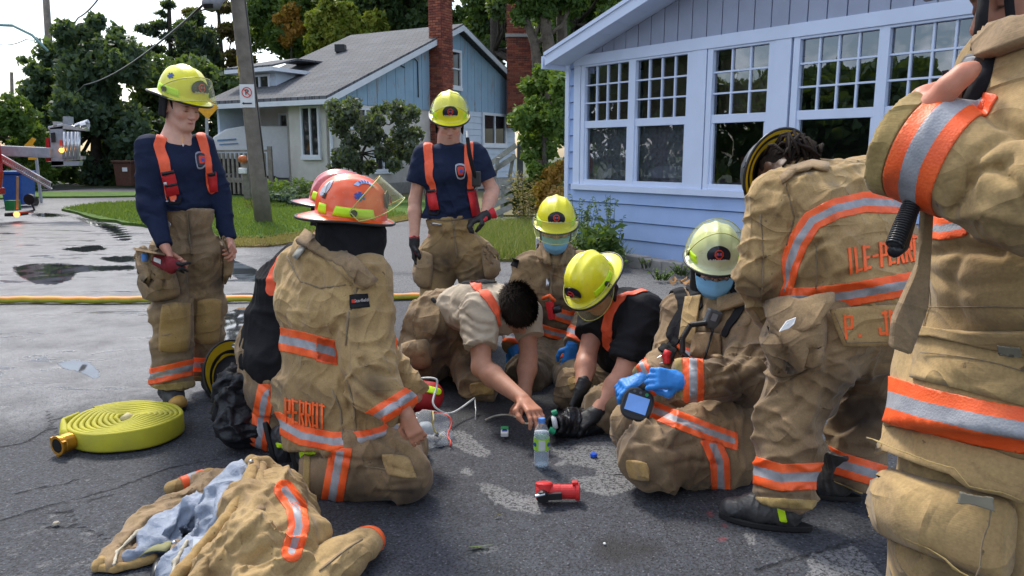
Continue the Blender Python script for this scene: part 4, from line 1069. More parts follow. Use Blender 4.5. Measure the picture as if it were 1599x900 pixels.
# trees standing across the street on the left: seen only as reflections in the porch windows
for k, (x, y, hh) in enumerate([(-18, 4.5, 4.4), (-22, 10.5, 9), (-19, 15, 7), (-20, -3, 6), (-26, 1.5, 5.6)]):
    t = thing('broadleaf_tree', ('wide round', 'tall spreading', 'small', 'rear', 'tallest')[k]+' tree across the street beyond the left of the frame', 'tree', (x, y, 0), 'trees across the street')
    rng = random.Random(k); V = SDF()
    n = 5000; q = np.random.RandomState(k+50); d = q.normal(size=(n, 3)); d /= np.linalg.norm(d, axis=1)[:, None]; P = np.array([x, y, hh*.62])+d*np.array([2.6, 2.6, hh*.36])*(q.uniform(.3, 1, n)**.5*(.7+.6*vnoise(d*2.5, k)))[:, None]
    u = q.normal(size=(n, 3)); u /= np.linalg.norm(u, axis=1)[:, None]; v = np.cross(u, q.normal(size=(n, 3))); v /= np.linalg.norm(v, axis=1)[:, None]
    o = mk('crown', np.stack([P-u*.22, P+v*.16, P+u*.22, P-v*.16], 1).reshape(-1, 3), np.arange(4*n).reshape(-1, 4), LD, t, smooth=False); attr(o, 'shade', np.repeat(q.uniform(0, 1, n), 4))
    MB().tube([(x, y, -.05), (x, y, hh*.4), (x+.2, y, hh*.7)], [.25, .2, .08], 8).build('trunk', BARK, t, smooth=True)
hg = thing('unseen_hedge', 'unseen hedge added beyond the left of the frame to darken the window reflections', 'hedge', (-30, 8, 0)); q_ = np.random.RandomState(9); n = 15000  # unseen hedge, added so the porch windows mirror something dark
P = np.stack([-30+q_.normal(0, .5, n), q_.uniform(-22, 34, n), q_.uniform(0, 1, n)**.7*(4.6+1.4*vnoise(np.stack([q_.uniform(0, 1, n)*0, q_.uniform(0, 1, n)*0, np.zeros(n)], 1), 1))], 1); P[:, 2] *= .8+.35*vnoise(np.stack([P[:, 1]*.35, P[:, 1]*0, P[:, 1]*0], 1), 3)
u = q_.normal(size=(n, 3)); u /= np.linalg.norm(u, axis=1)[:, None]; v = np.cross(u, q_.normal(size=(n, 3))); v /= np.linalg.norm(v, axis=1)[:, None]
o = mk('foliage', np.stack([P-u*.28, P+v*.22, P+u*.28, P-v*.22], 1).reshape(-1, 3), np.arange(4*n).reshape(-1, 4), LD, hg, smooth=False); attr(o, 'shade', np.repeat(q_.uniform(0, 1, n), 4))
# shrubs
tree('dark_bush', 'dusky small leaved bush against the cream side wall of the old house', clump_fill(520, 162, 660, 262, 20.5, 34, 13, 21, .7)+[(530, 245, 20.5, 15), (545, 252, 20.5, 13), (560, 262, 20.4, 12), (600, 240, 20.4, 14), (640, 240, 20.4, 12), (520, 262, 20.4, 9), (615, 262, 20.4, 9), (575, 200, 20.3, 20), (620, 175, 20.3, 18), (535, 175, 20.5, 14), (650, 210, 20.5, 14)], 11000, .085, leaf_mat('leaf_dusky', (.045, .058, .048), (.13, .15, .115)), [(560, 300, 20.5), (565, 240, 20.5), (590, 190, 20.5)], .06, BARKD, 31, cat='bush')
tree('climbing_vine', 'bright green vine climbing beside the corner of the blue house', clump_fill(812, 120, 880, 240, 14.5, 22, 17, 22, .5)+clump_fill(825, 240, 882, 300, 14.3, 8, 15, 23, .4)+[(815, 190, 14.5, 14), (845, 112, 14.5, 14)], 13000, .075, LL, [(850, 345, 14.5), (850, 200, 14.5), (845, 120, 14.5)], .06, BARK, 32, cat='vine', branches=False)
tree('autumn_shrub', 'orange and brown leaved shrub at the foot of the green vine', clump_fill(840, 250, 884, 320, 13.6, 9, 14, 24, .3), 3600, .06, LR, [(862, 350, 13.6), (862, 290, 13.6)], .03, BARK, 33, cat='shrub')
tree('dark_bush', 'deep green shrub behind the wooden fence pieces', clump_fill(790, 285, 845, 330, 15.5, 7, 14, 25, .3), 3200, .07, LD, [(815, 340, 15.5), (815, 310, 15.5)], .03, BARK, 34, cat='bush')
def plume(name, label, px, py, Y, n, h, m, spread, seed, leaf=.05, cat='plant', lw=.012):
    """upright stems carrying narrow leaves"""
    rng = random.Random(seed); b = W(px, py, Y); b.z = 0.02; t = thing(name, label, cat, b); V = []; Fc = []; sh = []; mb = MB()
    for i in range(n):
        a = rng.uniform(0, 6.28); l = rng.uniform(.2, 1)*spread; hh = h*rng.uniform(.55, 1.1); base = b+Vector((math.cos(a)*l*.45, math.sin(a)*l*.45, 0)); tip = b+Vector((math.cos(a)*l, math.sin(a)*l, hh)); pts = [base, base.lerp(tip, .5)+Vector((0, 0, hh*.1)), tip]
        mb.tube(pts, [.006, .004, .002], 4)
        for j in range(int(hh/.035)):
            f_ = rng.uniform(.15, 1); p = base.lerp(tip, f_)+Vector((0, 0, hh*.1*math.sin(f_*3.14))); d = Vector((rng.uniform(-1, 1), rng.uniform(-1, 1), rng.uniform(-.2, .8))).normalized(); w = d.orthogonal().normalized()*lw*rng.uniform(.6, 1.4); L = leaf*rng.uniform(.6, 1.5)
            k = len(V); V += [p, p+d*L*.5+w, p+d*L-Vector((0, 0, L*.25)), p+d*L*.5-w]; Fc.append((k, k+1, k+2, k+3)); sh += [rng.random()]*4
    o = mk('foliage', V, Fc, m, t, smooth=False); attr(o, 'shade', sh); mb.build('stem', leaf_mat('stem_green', (.05, .08, .02), (.09, .12, .03)), t)
    return t
plume('tall_weed', 'tall feathery weed rising against the blue wall below the first window', 905, 350, 9.6, 26, .75, LM, .32, 41)
plume('tall_weed', 'thin upright weed with seed heads beside the blue siding', 955, 365, 9.1, 10, .75, LM, .22, 42)
plume('leafy_plant', 'broad dark leaved plant drooping in front of the blue siding', 935, 372, 8.9, 34, .42, leaf_mat('leaf_hosta', (.03, .07, .015), (.07, .14, .03)), .42, 43, .14, lw=.03)
plume('low_shrub', 'low lime green bushy plant behind the kerb stones', 950, 392, 8.5, 60, .20, LL, .34, 44, .045)
plume('leafy_plant', 'sprawling green plant between the masked helmet and the wall', 918, 380, 8.8, 40, .33, LM, .36, 45, .07, lw=.018)
plume('dry_plume_plant', 'dry brown feathery stalks left of the orange shrub', 822, 335, 14.0, 22, .95, DG, .4, 46, .10)
plume('dry_plume_plant', 'dry rust coloured stalks close to the blue house corner', 868, 345, 12.8, 18, .7, leaf_mat('rust_blade', (.20, .08, .03), (.38, .17, .06)), .32, 47, .07)
for i, (x, y, Yp, lab) in enumerate([(1033, 432, 7.75, 'small tuft of lime weeds growing from the kerb joint'), (1010, 407, 8.6, 'thin line of weeds at the base of the blue wall'), (1066, 420, 8.1, 'weeds behind the kerb next to the white helmet')]):
    plume('weed_tuft', lab, x, y, Yp, 26, .11, LL, .16, 50+i, .035)
plume('garden_plant', 'clump of spiky dark green leaves at the foundation of the cream house', 480, 300, 20.2, 40, .6, LM, .45, 60, .28, lw=.02)
plume('garden_plant', 'yellow green leafy plant below the porch rail', 432, 300, 20.0, 46, .55, LL, .5, 61, .16, lw=.03)
tree('ground_cover_shrub', 'low blue grey mound of foliage at the back of the lawn', [(440, 308, 18.6, 16, .5), (460, 312, 18.6, 16, .5), (480, 311, 18.6, 14, .5), (425, 305, 18.6, 12, .5), (450, 302, 18.8, 14, .6), (495, 306, 18.7, 10, .5)], 5000, .055, leaf_mat('leaf_sage', (.07, .11, .09), (.19, .25, .20)), None, seed=62, cat='shrub')
plume('garden_plant', 'small reddish plant at the right foot of the utility pole', 398, 322, 17.5, 20, .3, LO, .3, 63, .07)
# ================================================================ OLD HOUSE (cream and blue gable)
A1 = Vector((.5, .866, 0)); A2 = Vector((-.866, .5, 0))
HB = W(517, 240, 22.5); HB.z = 0
def hp(u, v, z): return HB+A1*u+A2*v+Vector((0, 0, z))
STUC = M('cream_stucco', (.60, .585, .55), .9, var=.07, nscale=3, bump=.35, bscale=70, col2=(.50, .48, .44)); 
def peeling():
    t = NT('peeling_blue_boards'); f = t.ramp(t.noise(1.6, 8, .7, v=t.co(scale=(2.2, 2.2, .6))), (.56, 0.0), (.66, .8))
    c = t.mix(t.noise(2.5, 5), (.20, .33, .46), (.30, .44, .56)); c = t.mix(f, c, (.28, .20, .16)); t.set('Base Color', c); t.set('Roughness', .85); t.bump(t.noise(20, 4), .2, .01); return t.m
PEEL = peeling(); SIDB = M('pale_blue_siding', (.52, .60, .70), .7, var=.05, nscale=3); TRIMW = M('white_trim', (.66, .70, .76), .5, var=.04, nscale=4); CONC = M('concrete', (.36, .35, .33), .85, var=.12, bump=.4, bscale=40)
def shingle_mat(name, a, b):
    t = NT(name); br = t.node('ShaderNodeTexBrick'); br.inputs['Scale'].default_value = 1.0; br.inputs['Brick Width'].default_value = .33; br.inputs['Row Height'].default_value = .14; br.inputs['Mortar Size'].default_value = .012
    br.inputs['Color1'].default_value = (*a, 1); br.inputs['Color2'].default_value = (*b, 1); br.inputs['Mortar'].default_value = (*[q*.45 for q in a], 1); t.l.new(t.co(), br.inputs[0])
    c = t.mix(1.0, br.outputs[0], t.ramp(t.noise(1.4, 6), (.3, .8), (.7, 1.1)), 'MULTIPLY'); t.set('Base Color', c); t.set('Roughness', .9); return t.m
SHING = shingle_mat('roof_shingles', (.085, .09, .10), (.125, .13, .14))
house = thing('old_house', 'cream stucco house with peeling blue gable, grey shingle roof and brick chimney', 'house', HB)
EZ, RU, RZ, EZR, WU = 2.95, 6.55, 5.7, 4.0, 10.8; L1 = 4.6
def hw(mb, u0, v0, u1, v1, z0, z1, th=.12):
    a, b = hp(u0, v0, 0), hp(u1, v1, 0); mid = (a+b)/2; mb.bar(a+Vector((0, 0, (z0+z1)/2)), b+Vector((0, 0, (z0+z1)/2)), th, z1-z0); return mb
# gable side: lower stucco, upper boards (vertical), right part horizontal siding
MB().prism([hp(0, 0, .4), hp(6.9, 0, .4), hp(6.9, 0, 2.95), hp(0, 0, 2.85)], A2*.15).build('wall', STUC, house)
MB().prism([hp(-.02, -.0, 0), hp(WU, 0, 0), hp(WU, 0, .40), hp(-.02, 0, .40)], A2*.12).build('foundation', CONC, house)
nb = 46
for i in range(nb):
    u0, u1 = WU*i/nb+.012, WU*(i+1)/nb-.0; um = (u0+u1)/2
    top = lambda u: EZ+(RZ-EZ)*u/RU if u < RU else RZ-(RZ-EZR)*(u-RU)/(WU-RU)
    z0 = 2.86 if um < 6.9 else 2.95
    MB().prism([hp(u0, -.03-(.008 if i % 2 else 0), z0-.05), hp(u1, -.03-(.008 if i % 2 else 0), z0-.05), hp(u1, -.03-(.008 if i % 2 else 0), top(u1)-.04), hp(u0, -.03-(.008 if i % 2 else 0), top(u0)-.04)], A2*.06).build('wall_board', PEEL, house)
for k in range(11):
    z = .4+k*.232; MB().prism([hp(6.9, -.045, z), hp(WU, -.045, z), hp(WU, -.02, z+.226), hp(6.9, -.02, z+.226)], A2*.05).build('siding_board', SIDB, house)
MB().prism([hp(0, 0, 2.8), hp(WU, 0, 2.8), hp(WU, 0, EZR-.1), hp(RU, 0, RZ-.12), hp(0, 0, EZ-.1)], A2*.1).build('gable_wall', PEEL, house)
MB().prism([hp(0, 0, .0), hp(0, 1.75, .0), hp(0, 1.75, EZ-.1), hp(0, 0, EZ-.1)], A1*.12).build('wall', STUC, house)
MB().prism([hp(0, 1.75, 0), hp(1.1, 1.75, 0), hp(1.1, 1.75, EZ-.1), hp(0, 1.75, EZ-.1)], -A2*.1).build('wall', STUC, house)
MB().prism([hp(1.1, 1.7, 0), hp(1.1, L1, 0), hp(1.1, L1, EZ), hp(1.1, 1.7, EZ)], A1*.1).build('wall', STUC, house)
MB().prism([hp(-.2, L1-.1, 0), hp(8, L1-.1, 0), hp(8, L1-.1, EZ), hp(-.2, L1-.1, EZ)], A2*.1).build('side_wall', SIDB, house)
MB().prism([hp(WU, 0, 0), hp(WU, L1, 0), hp(WU, L1, EZR-.1), hp(WU, 0, EZR-.1)], -A1*.1).build('wall', SIDB, house)
# roof
rs = MB().prism([hp(-.45, -.35, EZ-.12), hp(-.45, L1+.3, EZ-.12), hp(RU, L1+.3, RZ+.06), hp(RU, -.35, RZ+.06)], (0, 0, .12)).build('roof', SHING, house)
MB().prism([hp(WU+.4, -.35, EZR-.10), hp(WU+.4, L1+.3, EZR-.10), hp(RU, L1+.3, RZ+.062), hp(RU, -.35, RZ+.062)], (0, 0, .12)).build('roof', SHING, house)
for (u0, z0, u1, z1) in ((-.45, EZ-.17, RU, RZ+.03), (RU, RZ+.03, WU+.4, EZR-.15)):
    MB().prism([hp(u0, -.38, z0-.09), hp(u1, -.38, z1-.09), hp(u1, -.38, z1+.09), hp(u0, -.38, z0+.09)], A2*.04).build('rake_trim', TRIMW, house)
MB().prism([hp(-.50, -.38, EZ-.24), hp(-.50, L1+.3, EZ-.24), hp(-.50, L1+.3, EZ-.10), hp(-.50, -.38, EZ-.10)], A1*.1).build('gutter', TRIMW, house)
MB().prism([hp(-.45, -.3, EZ-.16), hp(0, -.3, EZ-.14), hp(0, L1+.2, EZ-.14), hp(-.45, L1+.2, EZ-.16)], (0, 0, -.02)).build('soffit', TRIMW, house)
MB().tube([hp(-.38, -.12, EZ-.2), hp(-.12, -.12, EZ-.42), hp(-.08, -.1, EZ-.6), hp(-.08, -.1, .15), hp(-.25, -.15, .08)], .05, 8).build('downspout', TRIMW, house, smooth=True)
GLD = None
def dark_glass():
    t = NT('window_glass_far'); t.set('Base Color', (.018, .02, .022)); t.set('Roughness', .05); t.set('Specular IOR Level', .8); return t.m
GLD = dark_glass(); CURT = M('curtain', (.42, .42, .40), .9)
def hwin(o_, ax, nrm, w, h, parent, mull=1, fr=.07, split=None):
    """o_ lower-left corner, ax along the wall, nrm outwards"""
    z = Vector((0, 0, 1)); q = MB(); 
    for (a, b) in ((0, 0), (w, 0)): pass
    P = lambda x, y, d: o_+ax*x+z*y+nrm*d
    f = MB()
    f.bar(P(-fr/2, h/2-0, .02)-z*(h/2+fr), P(-fr/2, h/2, .02)+z*(h/2+fr), fr, .08, up=nrm); f.bar(P(w+fr/2, -fr, .02), P(w+fr/2, h+fr, .02), fr, .08, up=nrm)
    f.bar(P(0, -fr/2, .021), P(w, -fr/2, .021), fr, .078, up=nrm); f.bar(P(0, h+fr/2, .021), P(w, h+fr/2, .021), fr, .078, up=nrm)
    for k in range(mull): f.bar(P(w*(k+1)/(mull+1), 0, .02), P(w*(k+1)/(mull+1), h, .02), .06, .06, up=nrm)
    if split: f.bar(P(0, h*split, .022), P(w, h*split, .022), .05, .06, up=nrm)
    fo = f.build('window', TRIMW, parent)
    for k in range(mull+1):
        a, b = w*k/(mull+1), w*(k+1)/(mull+1); MB().prism([P(a, 0, .0), P(b, 0, .0), P(b, h, .0), P(a, h, .0)], nrm*-.02).build('pane', GLD, fo)
    MB().bar(P(-fr-.03, -fr-.03, .05), P(w+fr+.03, -fr-.03, .05), .10, .05, up=nrm).build('sill', TRIMW, fo)
    return fo
hwin(hp(-.02, 1.05, 1.30)+A2*-.0, -A2, -A1, .62, 1.35, house, 1)
hwin(hp(1.07, 3.1, 1.0), -A2, -A1, .7, 1.55, house, 1)
hwin(hp(.7, -.03, 2.2), A1, -A2, 1.2, .45, house, 2)
hwin(hp(1.9, -.03, .85), A1, -A2, .8, .7, house, 1)
hwin(hp(6.05, -.075, 3.75), A1, -A2, .62, 1.15, house, 0, .09, .5)
hwin(hp(8.3, -.065, 1.75), A1, -A2, 1.6, 1.05, house, 1, .1)
# cables and meter wires on the gable
MB().tube([hp(4.2, -.07, 3.2), hp(4.2, -.07, 4.35), hp(4.0, -.07, 4.45), hp(3.6, -.07, 4.3), hp(3.3, -.07, 4.5), hp(3.1, -.07, 4.2), hp(3.5, -.07, 4.1)], .018, 6).build('cable', BLACKP, house, smooth=True)
# dormer
MB().prism([hp(.75, 2.9, 3.1), hp(.75, 4.45, 3.1), hp(.75, 4.45, 3.98), hp(.75, 2.9, 3.98)], A1*3.0).build('dormer', SIDB, house)
dr = MB().prism([hp(.35, 2.6, 3.98), hp(.35, 4.75, 3.98), hp(1.9, 4.2, 4.35), hp(1.9, 3.1, 4.35)], (0, 0, .06)); dr.prism([hp(1.9, 4.2, 4.352), hp(1.9, 3.1, 4.352), hp(4.6, 3.1, 4.4), hp(4.6, 4.2, 4.4)], (0, 0, .06))
dr.build('dormer_roof', SHING, house); MB().prism([hp(.33, 2.58, 3.86), hp(.33, 4.77, 3.86), hp(4.4, 4.77, 3.86), hp(4.4, 2.58, 3.86)], (0, 0, .115)).build('dormer_fascia', TRIMW, house)
hwin(hp(.74, 4.0, 3.3), -A2, -A1, .8, .45, house, 1, .06)
MB().box(hp(4.2, 3.3, 5.0), (.35, .35, .25)).build('roof_vent', BLACKP, house)
# porch deck and pickets
WOODG = M('weathered_wood', (.26, .235, .20), .9, var=.2, nscale=8, bump=.5, bscale=30, col2=(.15, .14, .12))
MB().prism([hp(-.6, 1.9, .45), hp(1.05, 1.9, .45), hp(1.05, 4.6, .45), hp(-.6, 4.6, .45)], (0, 0, .08)).build('porch_deck', WOODG, house)
pick = None
for i in range(14):
    a = hp(-.58, 1.95+i*.2, .1)
    if pick is None: pick = MB().bar(a, a+Vector((0, 0, 1.25)), .09, .03, up=A1).build('picket', WOODG, house)
    else: c = clone(pick, None, house); c.location = A2*(i*.2)
MB().bar(hp(-.58, 1.85, 1.42), hp(-.58, 4.75, 1.42), .12, .06).build('porch_rail', WOODG, house); MB().bar(hp(-.58, 1.85, .55), hp(-.58, 4.75, .55), .05, .10).build('porch_rail', WOODG, house)
for v in (1.88, 4.7): MB().bar(hp(-.6, v, 0), hp(-.6, v, 1.55), .12, .12).build('porch_post', WOODG, house)
# brick chimneys
BRICK = [M('brick_red', (.30, .085, .055), .9, var=.2, nscale=30, bump=.3), M('brick_dark', (.19, .06, .045), .9, var=.2, nscale=30), M('brick_orange', (.36, .12, .07), .9, var=.2, nscale=30)]; MORT = M('mortar', (.22, .19, .17), .95)
def chimney(c, ax, ay, w, d, z0, z1, parent, name):
    core = MB().prism([c-ax*(w/2-.02)-ay*(d/2-.02)+Vector((0, 0, z0)), c+ax*(w/2-.02)-ay*(d/2-.02)+Vector((0, 0, z0)), c+ax*(w/2-.02)+ay*(d/2-.02)+Vector((0, 0, z0)), c-ax*(w/2-.02)+ay*(d/2-.02)+Vector((0, 0, z0))], (0, 0, z1-z0))
    o = core.build(name, MORT, parent); V = MB(); mi = []; rng = random.Random(5); rows = int((z1-z0)/.085)
    for r_ in range(rows):
        z = z0+r_*.085+.04
        if r_ > rows-4: ex = .04
        else: ex = 0
        for (o_, a, nn, L) in ((c-ay*(d/2), ax, -ay, w), (c-ax*(w/2), ay, -ax, d)):
            k = int(L/.22)+1; off = .11*(r_ % 2)
            for i in range(-1, k):
                x0 = max(-L/2-ex, -L/2+i*.22+off); x1 = min(L/2+ex, -L/2+(i+1)*.22+off-.014)
                if x1-x0 < .03: continue
                p = o_+Vector((0, 0, z)); V.bar(p+a*x0+nn*(rng.uniform(-.004, .006)+ex), p+a*x1+nn*(rng.uniform(-.004, .006)+ex), .05, .072); mi += [rng.choice((0, 0, 1, 2))]*6
    b = mk('bricks', V.v, V.f, None, o if parent is not None else o, smooth=False, mats=BRICK, mi=mi); b['kind'] = 'stuff'; return o
chimney(hp(5.25, -.28, 0), A1, A2, .64, .5, 0, 6.75, house, 'chimney')
c2 = chimney(W(811, 200, 31), Vector((1, 0, 0)), Vector((0, 1, 0)), .95, .8, 0, 6.0, None, 'brick_chimney'); tag(c2, 'separate red brick chimney stack between the two houses, half behind the vine', 'chimney')
MB().box(W(811, 58, 31)+Vector((0, 0, .0)), (1.1, .95, .12)).build('chimney_cap', CONC, c2)
# picket lattice screen beside the house
sc = thing('picket_screen', 'weathered grey picket fence below the dusky bush', 'fence', (hp(3.4, -1.1, 0)))
p0 = None
for i in range(22):
    a = hp(2.6+i*.17, -1.1, .02)
    if p0 is None: p0 = MB().bar(a, a+Vector((0, 0, 1.35)), .10, .025, up=A2).build('picket', WOODG, sc)
    else: c = clone(p0, None, sc); c.location = A1*(i*.17)+(hp(3.4, -1.1, 0)*0)
for z in (.35, 1.15): MB().bar(hp(2.55, -1.06, z), hp(6.3, -1.06, z), .03, .08).build('fence_rail', WOODG, sc)
# broken wooden fence pieces right of the standing man
WOODP = M('pale_old_wood', (.36, .36, .33), .9, var=.2, nscale=9, bump=.4, bscale=30, col2=(.22, .23, .20))
bf = thing('broken_fence', 'collapsed pale wooden fence panel leaning between the houses', 'fence', W(780, 335, 15.2).xy.to_3d())
for (x0, y0, x1, y1, w) in ((757, 262, 806, 227, .10), (755, 276, 805, 244, .10), (760, 268, 775, 262, .09), (752, 330, 801, 306, .11), (754, 317, 800, 292, .11), (757, 305, 800, 280, .11), (758, 342, 800, 322, .11)):
    MB().bar(W(x0, y0, 15.3), W(x1, y1, 15.0), .03, w).build('fence_board', WOODP, bf)
for (x0, y0, x1, y1) in ((770, 290, 778, 246), (794, 288, 802, 240), (783, 340, 786, 290)): MB().bar(W(x0, y0, 15.2), W(x1, y1, 15.05), .07, .04, up=(0, 1, 0)).build('fence_brace', WOODP, bf)
p = W(812, 300, 15.2); MB().bar(Vector((p.x, p.y, 0)), Vector((p.x, p.y, 1.55)), .12, .12).build('fence_post', M('grey_post', (.12, .13, .14), .8), bf)

# ================================================================ CAMPER, CART, BIN
CAMP = M('camper_white', (.66, .68, .70), .35, var=.04)
cb = W(358, 292, 25); cb.z = 0
camper = thing('camper_trailer', 'white round fronted camper trailer half under a dark cover behind the pole', 'trailer', cb)
prof = [(-1.0, .55), (-1.05, 1.0), (-.98, 1.45), (-.75, 1.85), (-.35, 2.1), (.2, 2.2), (2.6, 2.2), (2.6, .55)]
MB().prism([cb+Vector((x+.55, -.6, z-.0)) for x, z in prof], (0, 2.0, 0)).build('shell', CAMP, camper, bev=.05)
MB().prism([cb+Vector((x+.55, -.62, z)) for x, z in ((-1.04, .72), (-1.0, 1.18), (-.1, 1.18), (.15, 1.0), (.15, .72))], (0, .03, 0)).build('dark_front_window', BLACKP, camper)
MB().prism([cb+Vector((x+.55, -.66, z)) for x, z in ((-1.0, -.0), (-1.0, .80), (-.4, .6), (.35, .95), (.35, .0))], (0, .05, 0)).build('tarpaulin', M('tarp_grey', (.16, .15, .18), .8), camper)
for k, (dx, w_, h_) in enumerate(((-.30, .5, .05), (-.25, .36, .035))): MB().prism([cb+Vector((x, -.62, z)) for x, z in ((.55+dx-.3, 1.72-k*.12), (.55+dx+.3, 1.76-k*.12), (.55+dx+.3, 1.76-k*.12+h_), (.55+dx-.3, 1.72-k*.12+h_))], (0, -.01, 0)).build('lettering_band', M('camper_blue', (.12, .25, .42), .5), camper)
for x in (.2, 1.6): MB().tube([cb+Vector((x, -.75, .33)), cb+Vector((x, -.52, .33))], .33, 18).build('wheel', BLACKP, camper)
fpm = W(384, 262, 21.5); MB().bar(Vector((fpm.x, fpm.y, 0)), Vector((fpm.x, fpm.y, 1.15)), .16, .16).build('garden_post', WOODG).update_tag()
gp = bpy.data.objects['garden_post']; tag(gp, 'short wooden post beside the camper topped by an orange lantern', 'post')
ln = thing('lantern', 'orange lantern with a white box below it left of the utility pole', 'lantern', (fpm.x-.18, fpm.y-.12, 1.0))
q = W(379, 249, 21.3); MB().lathe([(.0, -.10), (.09, -.09), (.12, -.02), (.12, .05), (.08, .1), (.0, .11)], q).build('lamp_globe', M('lantern_orange', (.6, .16, .05), .4), ln, smooth=True)
q = W(379, 267, 21.3); MB().box(q, (.2, .15, .16)).build('lantern_box', WHITE, ln, bev=.02)
cx_ = W(199, 291, 31); cart = thing('brown_cart', 'brown wheeled waste cart at the edge of the shaded trees', 'waste bin', (cx_.x, cx_.y, 0))
MB().prism([Vector((cx_.x+a, cx_.y-.3, z)) for a, z in ((-.30, .06), (.30, .06), (.36, .98), (-.36, .98))], (0, .6, 0)).build('cart_body', M('cart_brown', (.11, .045, .03), .5), cart, bev=.02)
MB().box((cx_.x, cx_.y, 1.03), (.80, .72, .09)).build('cart_lid', M('cart_brown', (.11, .045, .03), .5), cart, bev=.02); MB().box((cx_.x+.12, cx_.y-.34, .72), (.2, .01, .16)).build('cart_label', WHITE, cart)
bx_ = W(30, 312, 19.5); bin_ = thing('blue_bin', 'blue wheeled recycling bin beside the fire truck', 'waste bin', (bx_.x, bx_.y, 0)); BLU = M('bin_blue', (.02, .10, .38), .45)
MB().prism([Vector((bx_.x+a, bx_.y-.26, z)) for a, z in ((-.23, .05), (.23, .05), (.29, .82), (-.29, .82))], (0, .55, 0)).build('bin_body', BLU, bin_, bev=.02); MB().box((bx_.x, bx_.y, .86), (.64, .64, .07)).build('bin_lid', BLU, bin_, bev=.02)
for e in (-1, 1): MB().tube([(bx_.x+e*.24, bx_.y+.2, .12), (bx_.x+e*.31, bx_.y+.2, .12)], .12, 14).build('bin_wheel', BLACKP, bin_)
# ================================================================ FIRE TRUCK (rear corner, boom and bucket)
TR = M('truck_red', (.42, .012, .015), .25, coat=.6); TG = M('truck_grey', (.34, .36, .40), .5); ALU = M('aluminium', (.62, .63, .66), .3, metal=.8, var=.06)
tb = W(-40, 330, 15.5); truck = thing('fire_truck', 'red aerial fire truck entering at the left edge with its grey boom reaching right', 'fire truck', (tb.x, tb.y, 0))
MB().prism([Vector((x, 15.0, z)) for x, z in ((-16, .55), (W(8, 340, 15).x, .55), (W(10, 300, 15).x, .95), (W(6, 262, 15).x, 1.3), (W(3, 238, 15).x, 1.7), (-16, 1.75))], (0, -2.4, 0)).build('truck_body', TR, truck, bev=.03)
MB().prism([Vector((W(-60, 300, 14.95).x, 12.56, .62)), Vector((W(-3, 300, 14.95).x, 12.56, .62)), Vector((W(-3, 300, 14.95).x, 12.56, 1.3)), Vector((W(-60, 300, 14.95).x, 12.56, 1.3))], (0, .06, 0)).build('locker_door', ALU, truck, bev=.01)
MB().box((W(10, 345, 15).x-.06, 13.9, .60), (.16, 2.3, .14)).build('rear_bumper', TR, truck, bev=.02)
for x in (W(-36, 355, 14.9).x, -14): MB().tube([(x, 14.6, .42), (x, 15.0, .42)], .42, 28).build('wheel', BLACKP, truck)
MB().tube([(W(-36, 355, 14.9).x, 14.82, .5), (W(-36, 355, 14.9).x, 14.89, .5)], .26, 20).build('wheel_rim', ALU, truck)
MB().bar(W(-60, 233, 15.6), W(82, 239, 15.6), .18, .21).build('boom', TG, truck, bev=.02); MB().bar(W(-60, 237.5, 15.55), W(60, 241, 15.55), .02, .05).build('boom_stripe', TR, truck)
lad = MB(); a0_, a1_ = W(2, 247, 15.2), W(80, 291, 15.2)
for o_ in (Vector((0, 0, .06)), Vector((0, 0, -.06))): lad.bar(a0_+o_, a1_+o_, .05, .035)
for k in range(24):
    p = a0_.lerp(a1_, (k+.5)/24); lad.bar(p-Vector((0, 0, .06)), p+Vector((.0, 0, .06)), .02, .02, up=(0, 1, 0))
lad.build('ladder', ALU, truck)
bk = MB(); B = lambda x, y, d=0: W(x, y, 15.6+d)
MB().prism([B(78, 200), B(98, 197), B(99, 258), B(80, 259)], (0, .1, 0)).build('bucket_side', TG, truck); MB().prism([B(80, 252), B(124, 252), B(122, 259), B(80, 260)], (0, .15, 0)).build('bucket_floor', TG, truck)
MB().prism([B(74, 198), B(98, 193), B(134, 200), B(134, 205), B(98, 202), B(75, 203)], (0, .15, 0)).build('bucket_rail', ALU, truck, bev=.01)
for i, x in enumerate((101, 107, 113, 119, 123)): MB().tube([B(x, 206), B(x-.5, 249)], .035, 8).build('bucket_post', ALU, truck, smooth=True)
MB().prism([B(99, 246), B(129, 244), B(129, 249), B(99, 251)], (0, .12, 0)).build('bucket_rail', ALU, truck)
MB().prism([B(98, 182), B(106, 182), B(106, 194), B(98, 194)], (0, .2, 0)).build('bucket_bracket', TG, truck); MB().prism([B(82, 190), B(88, 190), B(89, 197), B(83, 198)], (0, .2, 0)).build('bucket_bracket', ALU, truck)
MB().tube([B(118, 197, -.1), B(138, 190, -.1)], .045, 8).build('nozzle', ALU, truck); MB().tube([B(128, 196, -.1), B(137, 194, -.1)], .08, 10).build('nozzle_head', ALU, truck)
MB().prism([B(71, 216), B(77, 216), B(78, 252), B(72, 253)], (0, .3, 0)).build('bucket_panel', TR, truck)
MB().prism([B(80, 208, -.02), B(86, 207, -.02), B(87, 222, -.02), B(81, 223, -.02)], (0, -.02, 0)).build('bucket_slot', BLACKP, truck)
MB().tube([B(96, 235, -.04), B(96, 235, -.09)], .045, 12).build('marker_light', M('amber_lit', (.9, .35, .05), .3, emit=(1, .38, .05), emit_s=3), truck)
MB().prism([B(94, 219, -.03), B(97, 219, -.03), B(98, 228, -.03), B(94, 228, -.03)], (0, -.02, 0)).build('bucket_reflector', REDB, truck)
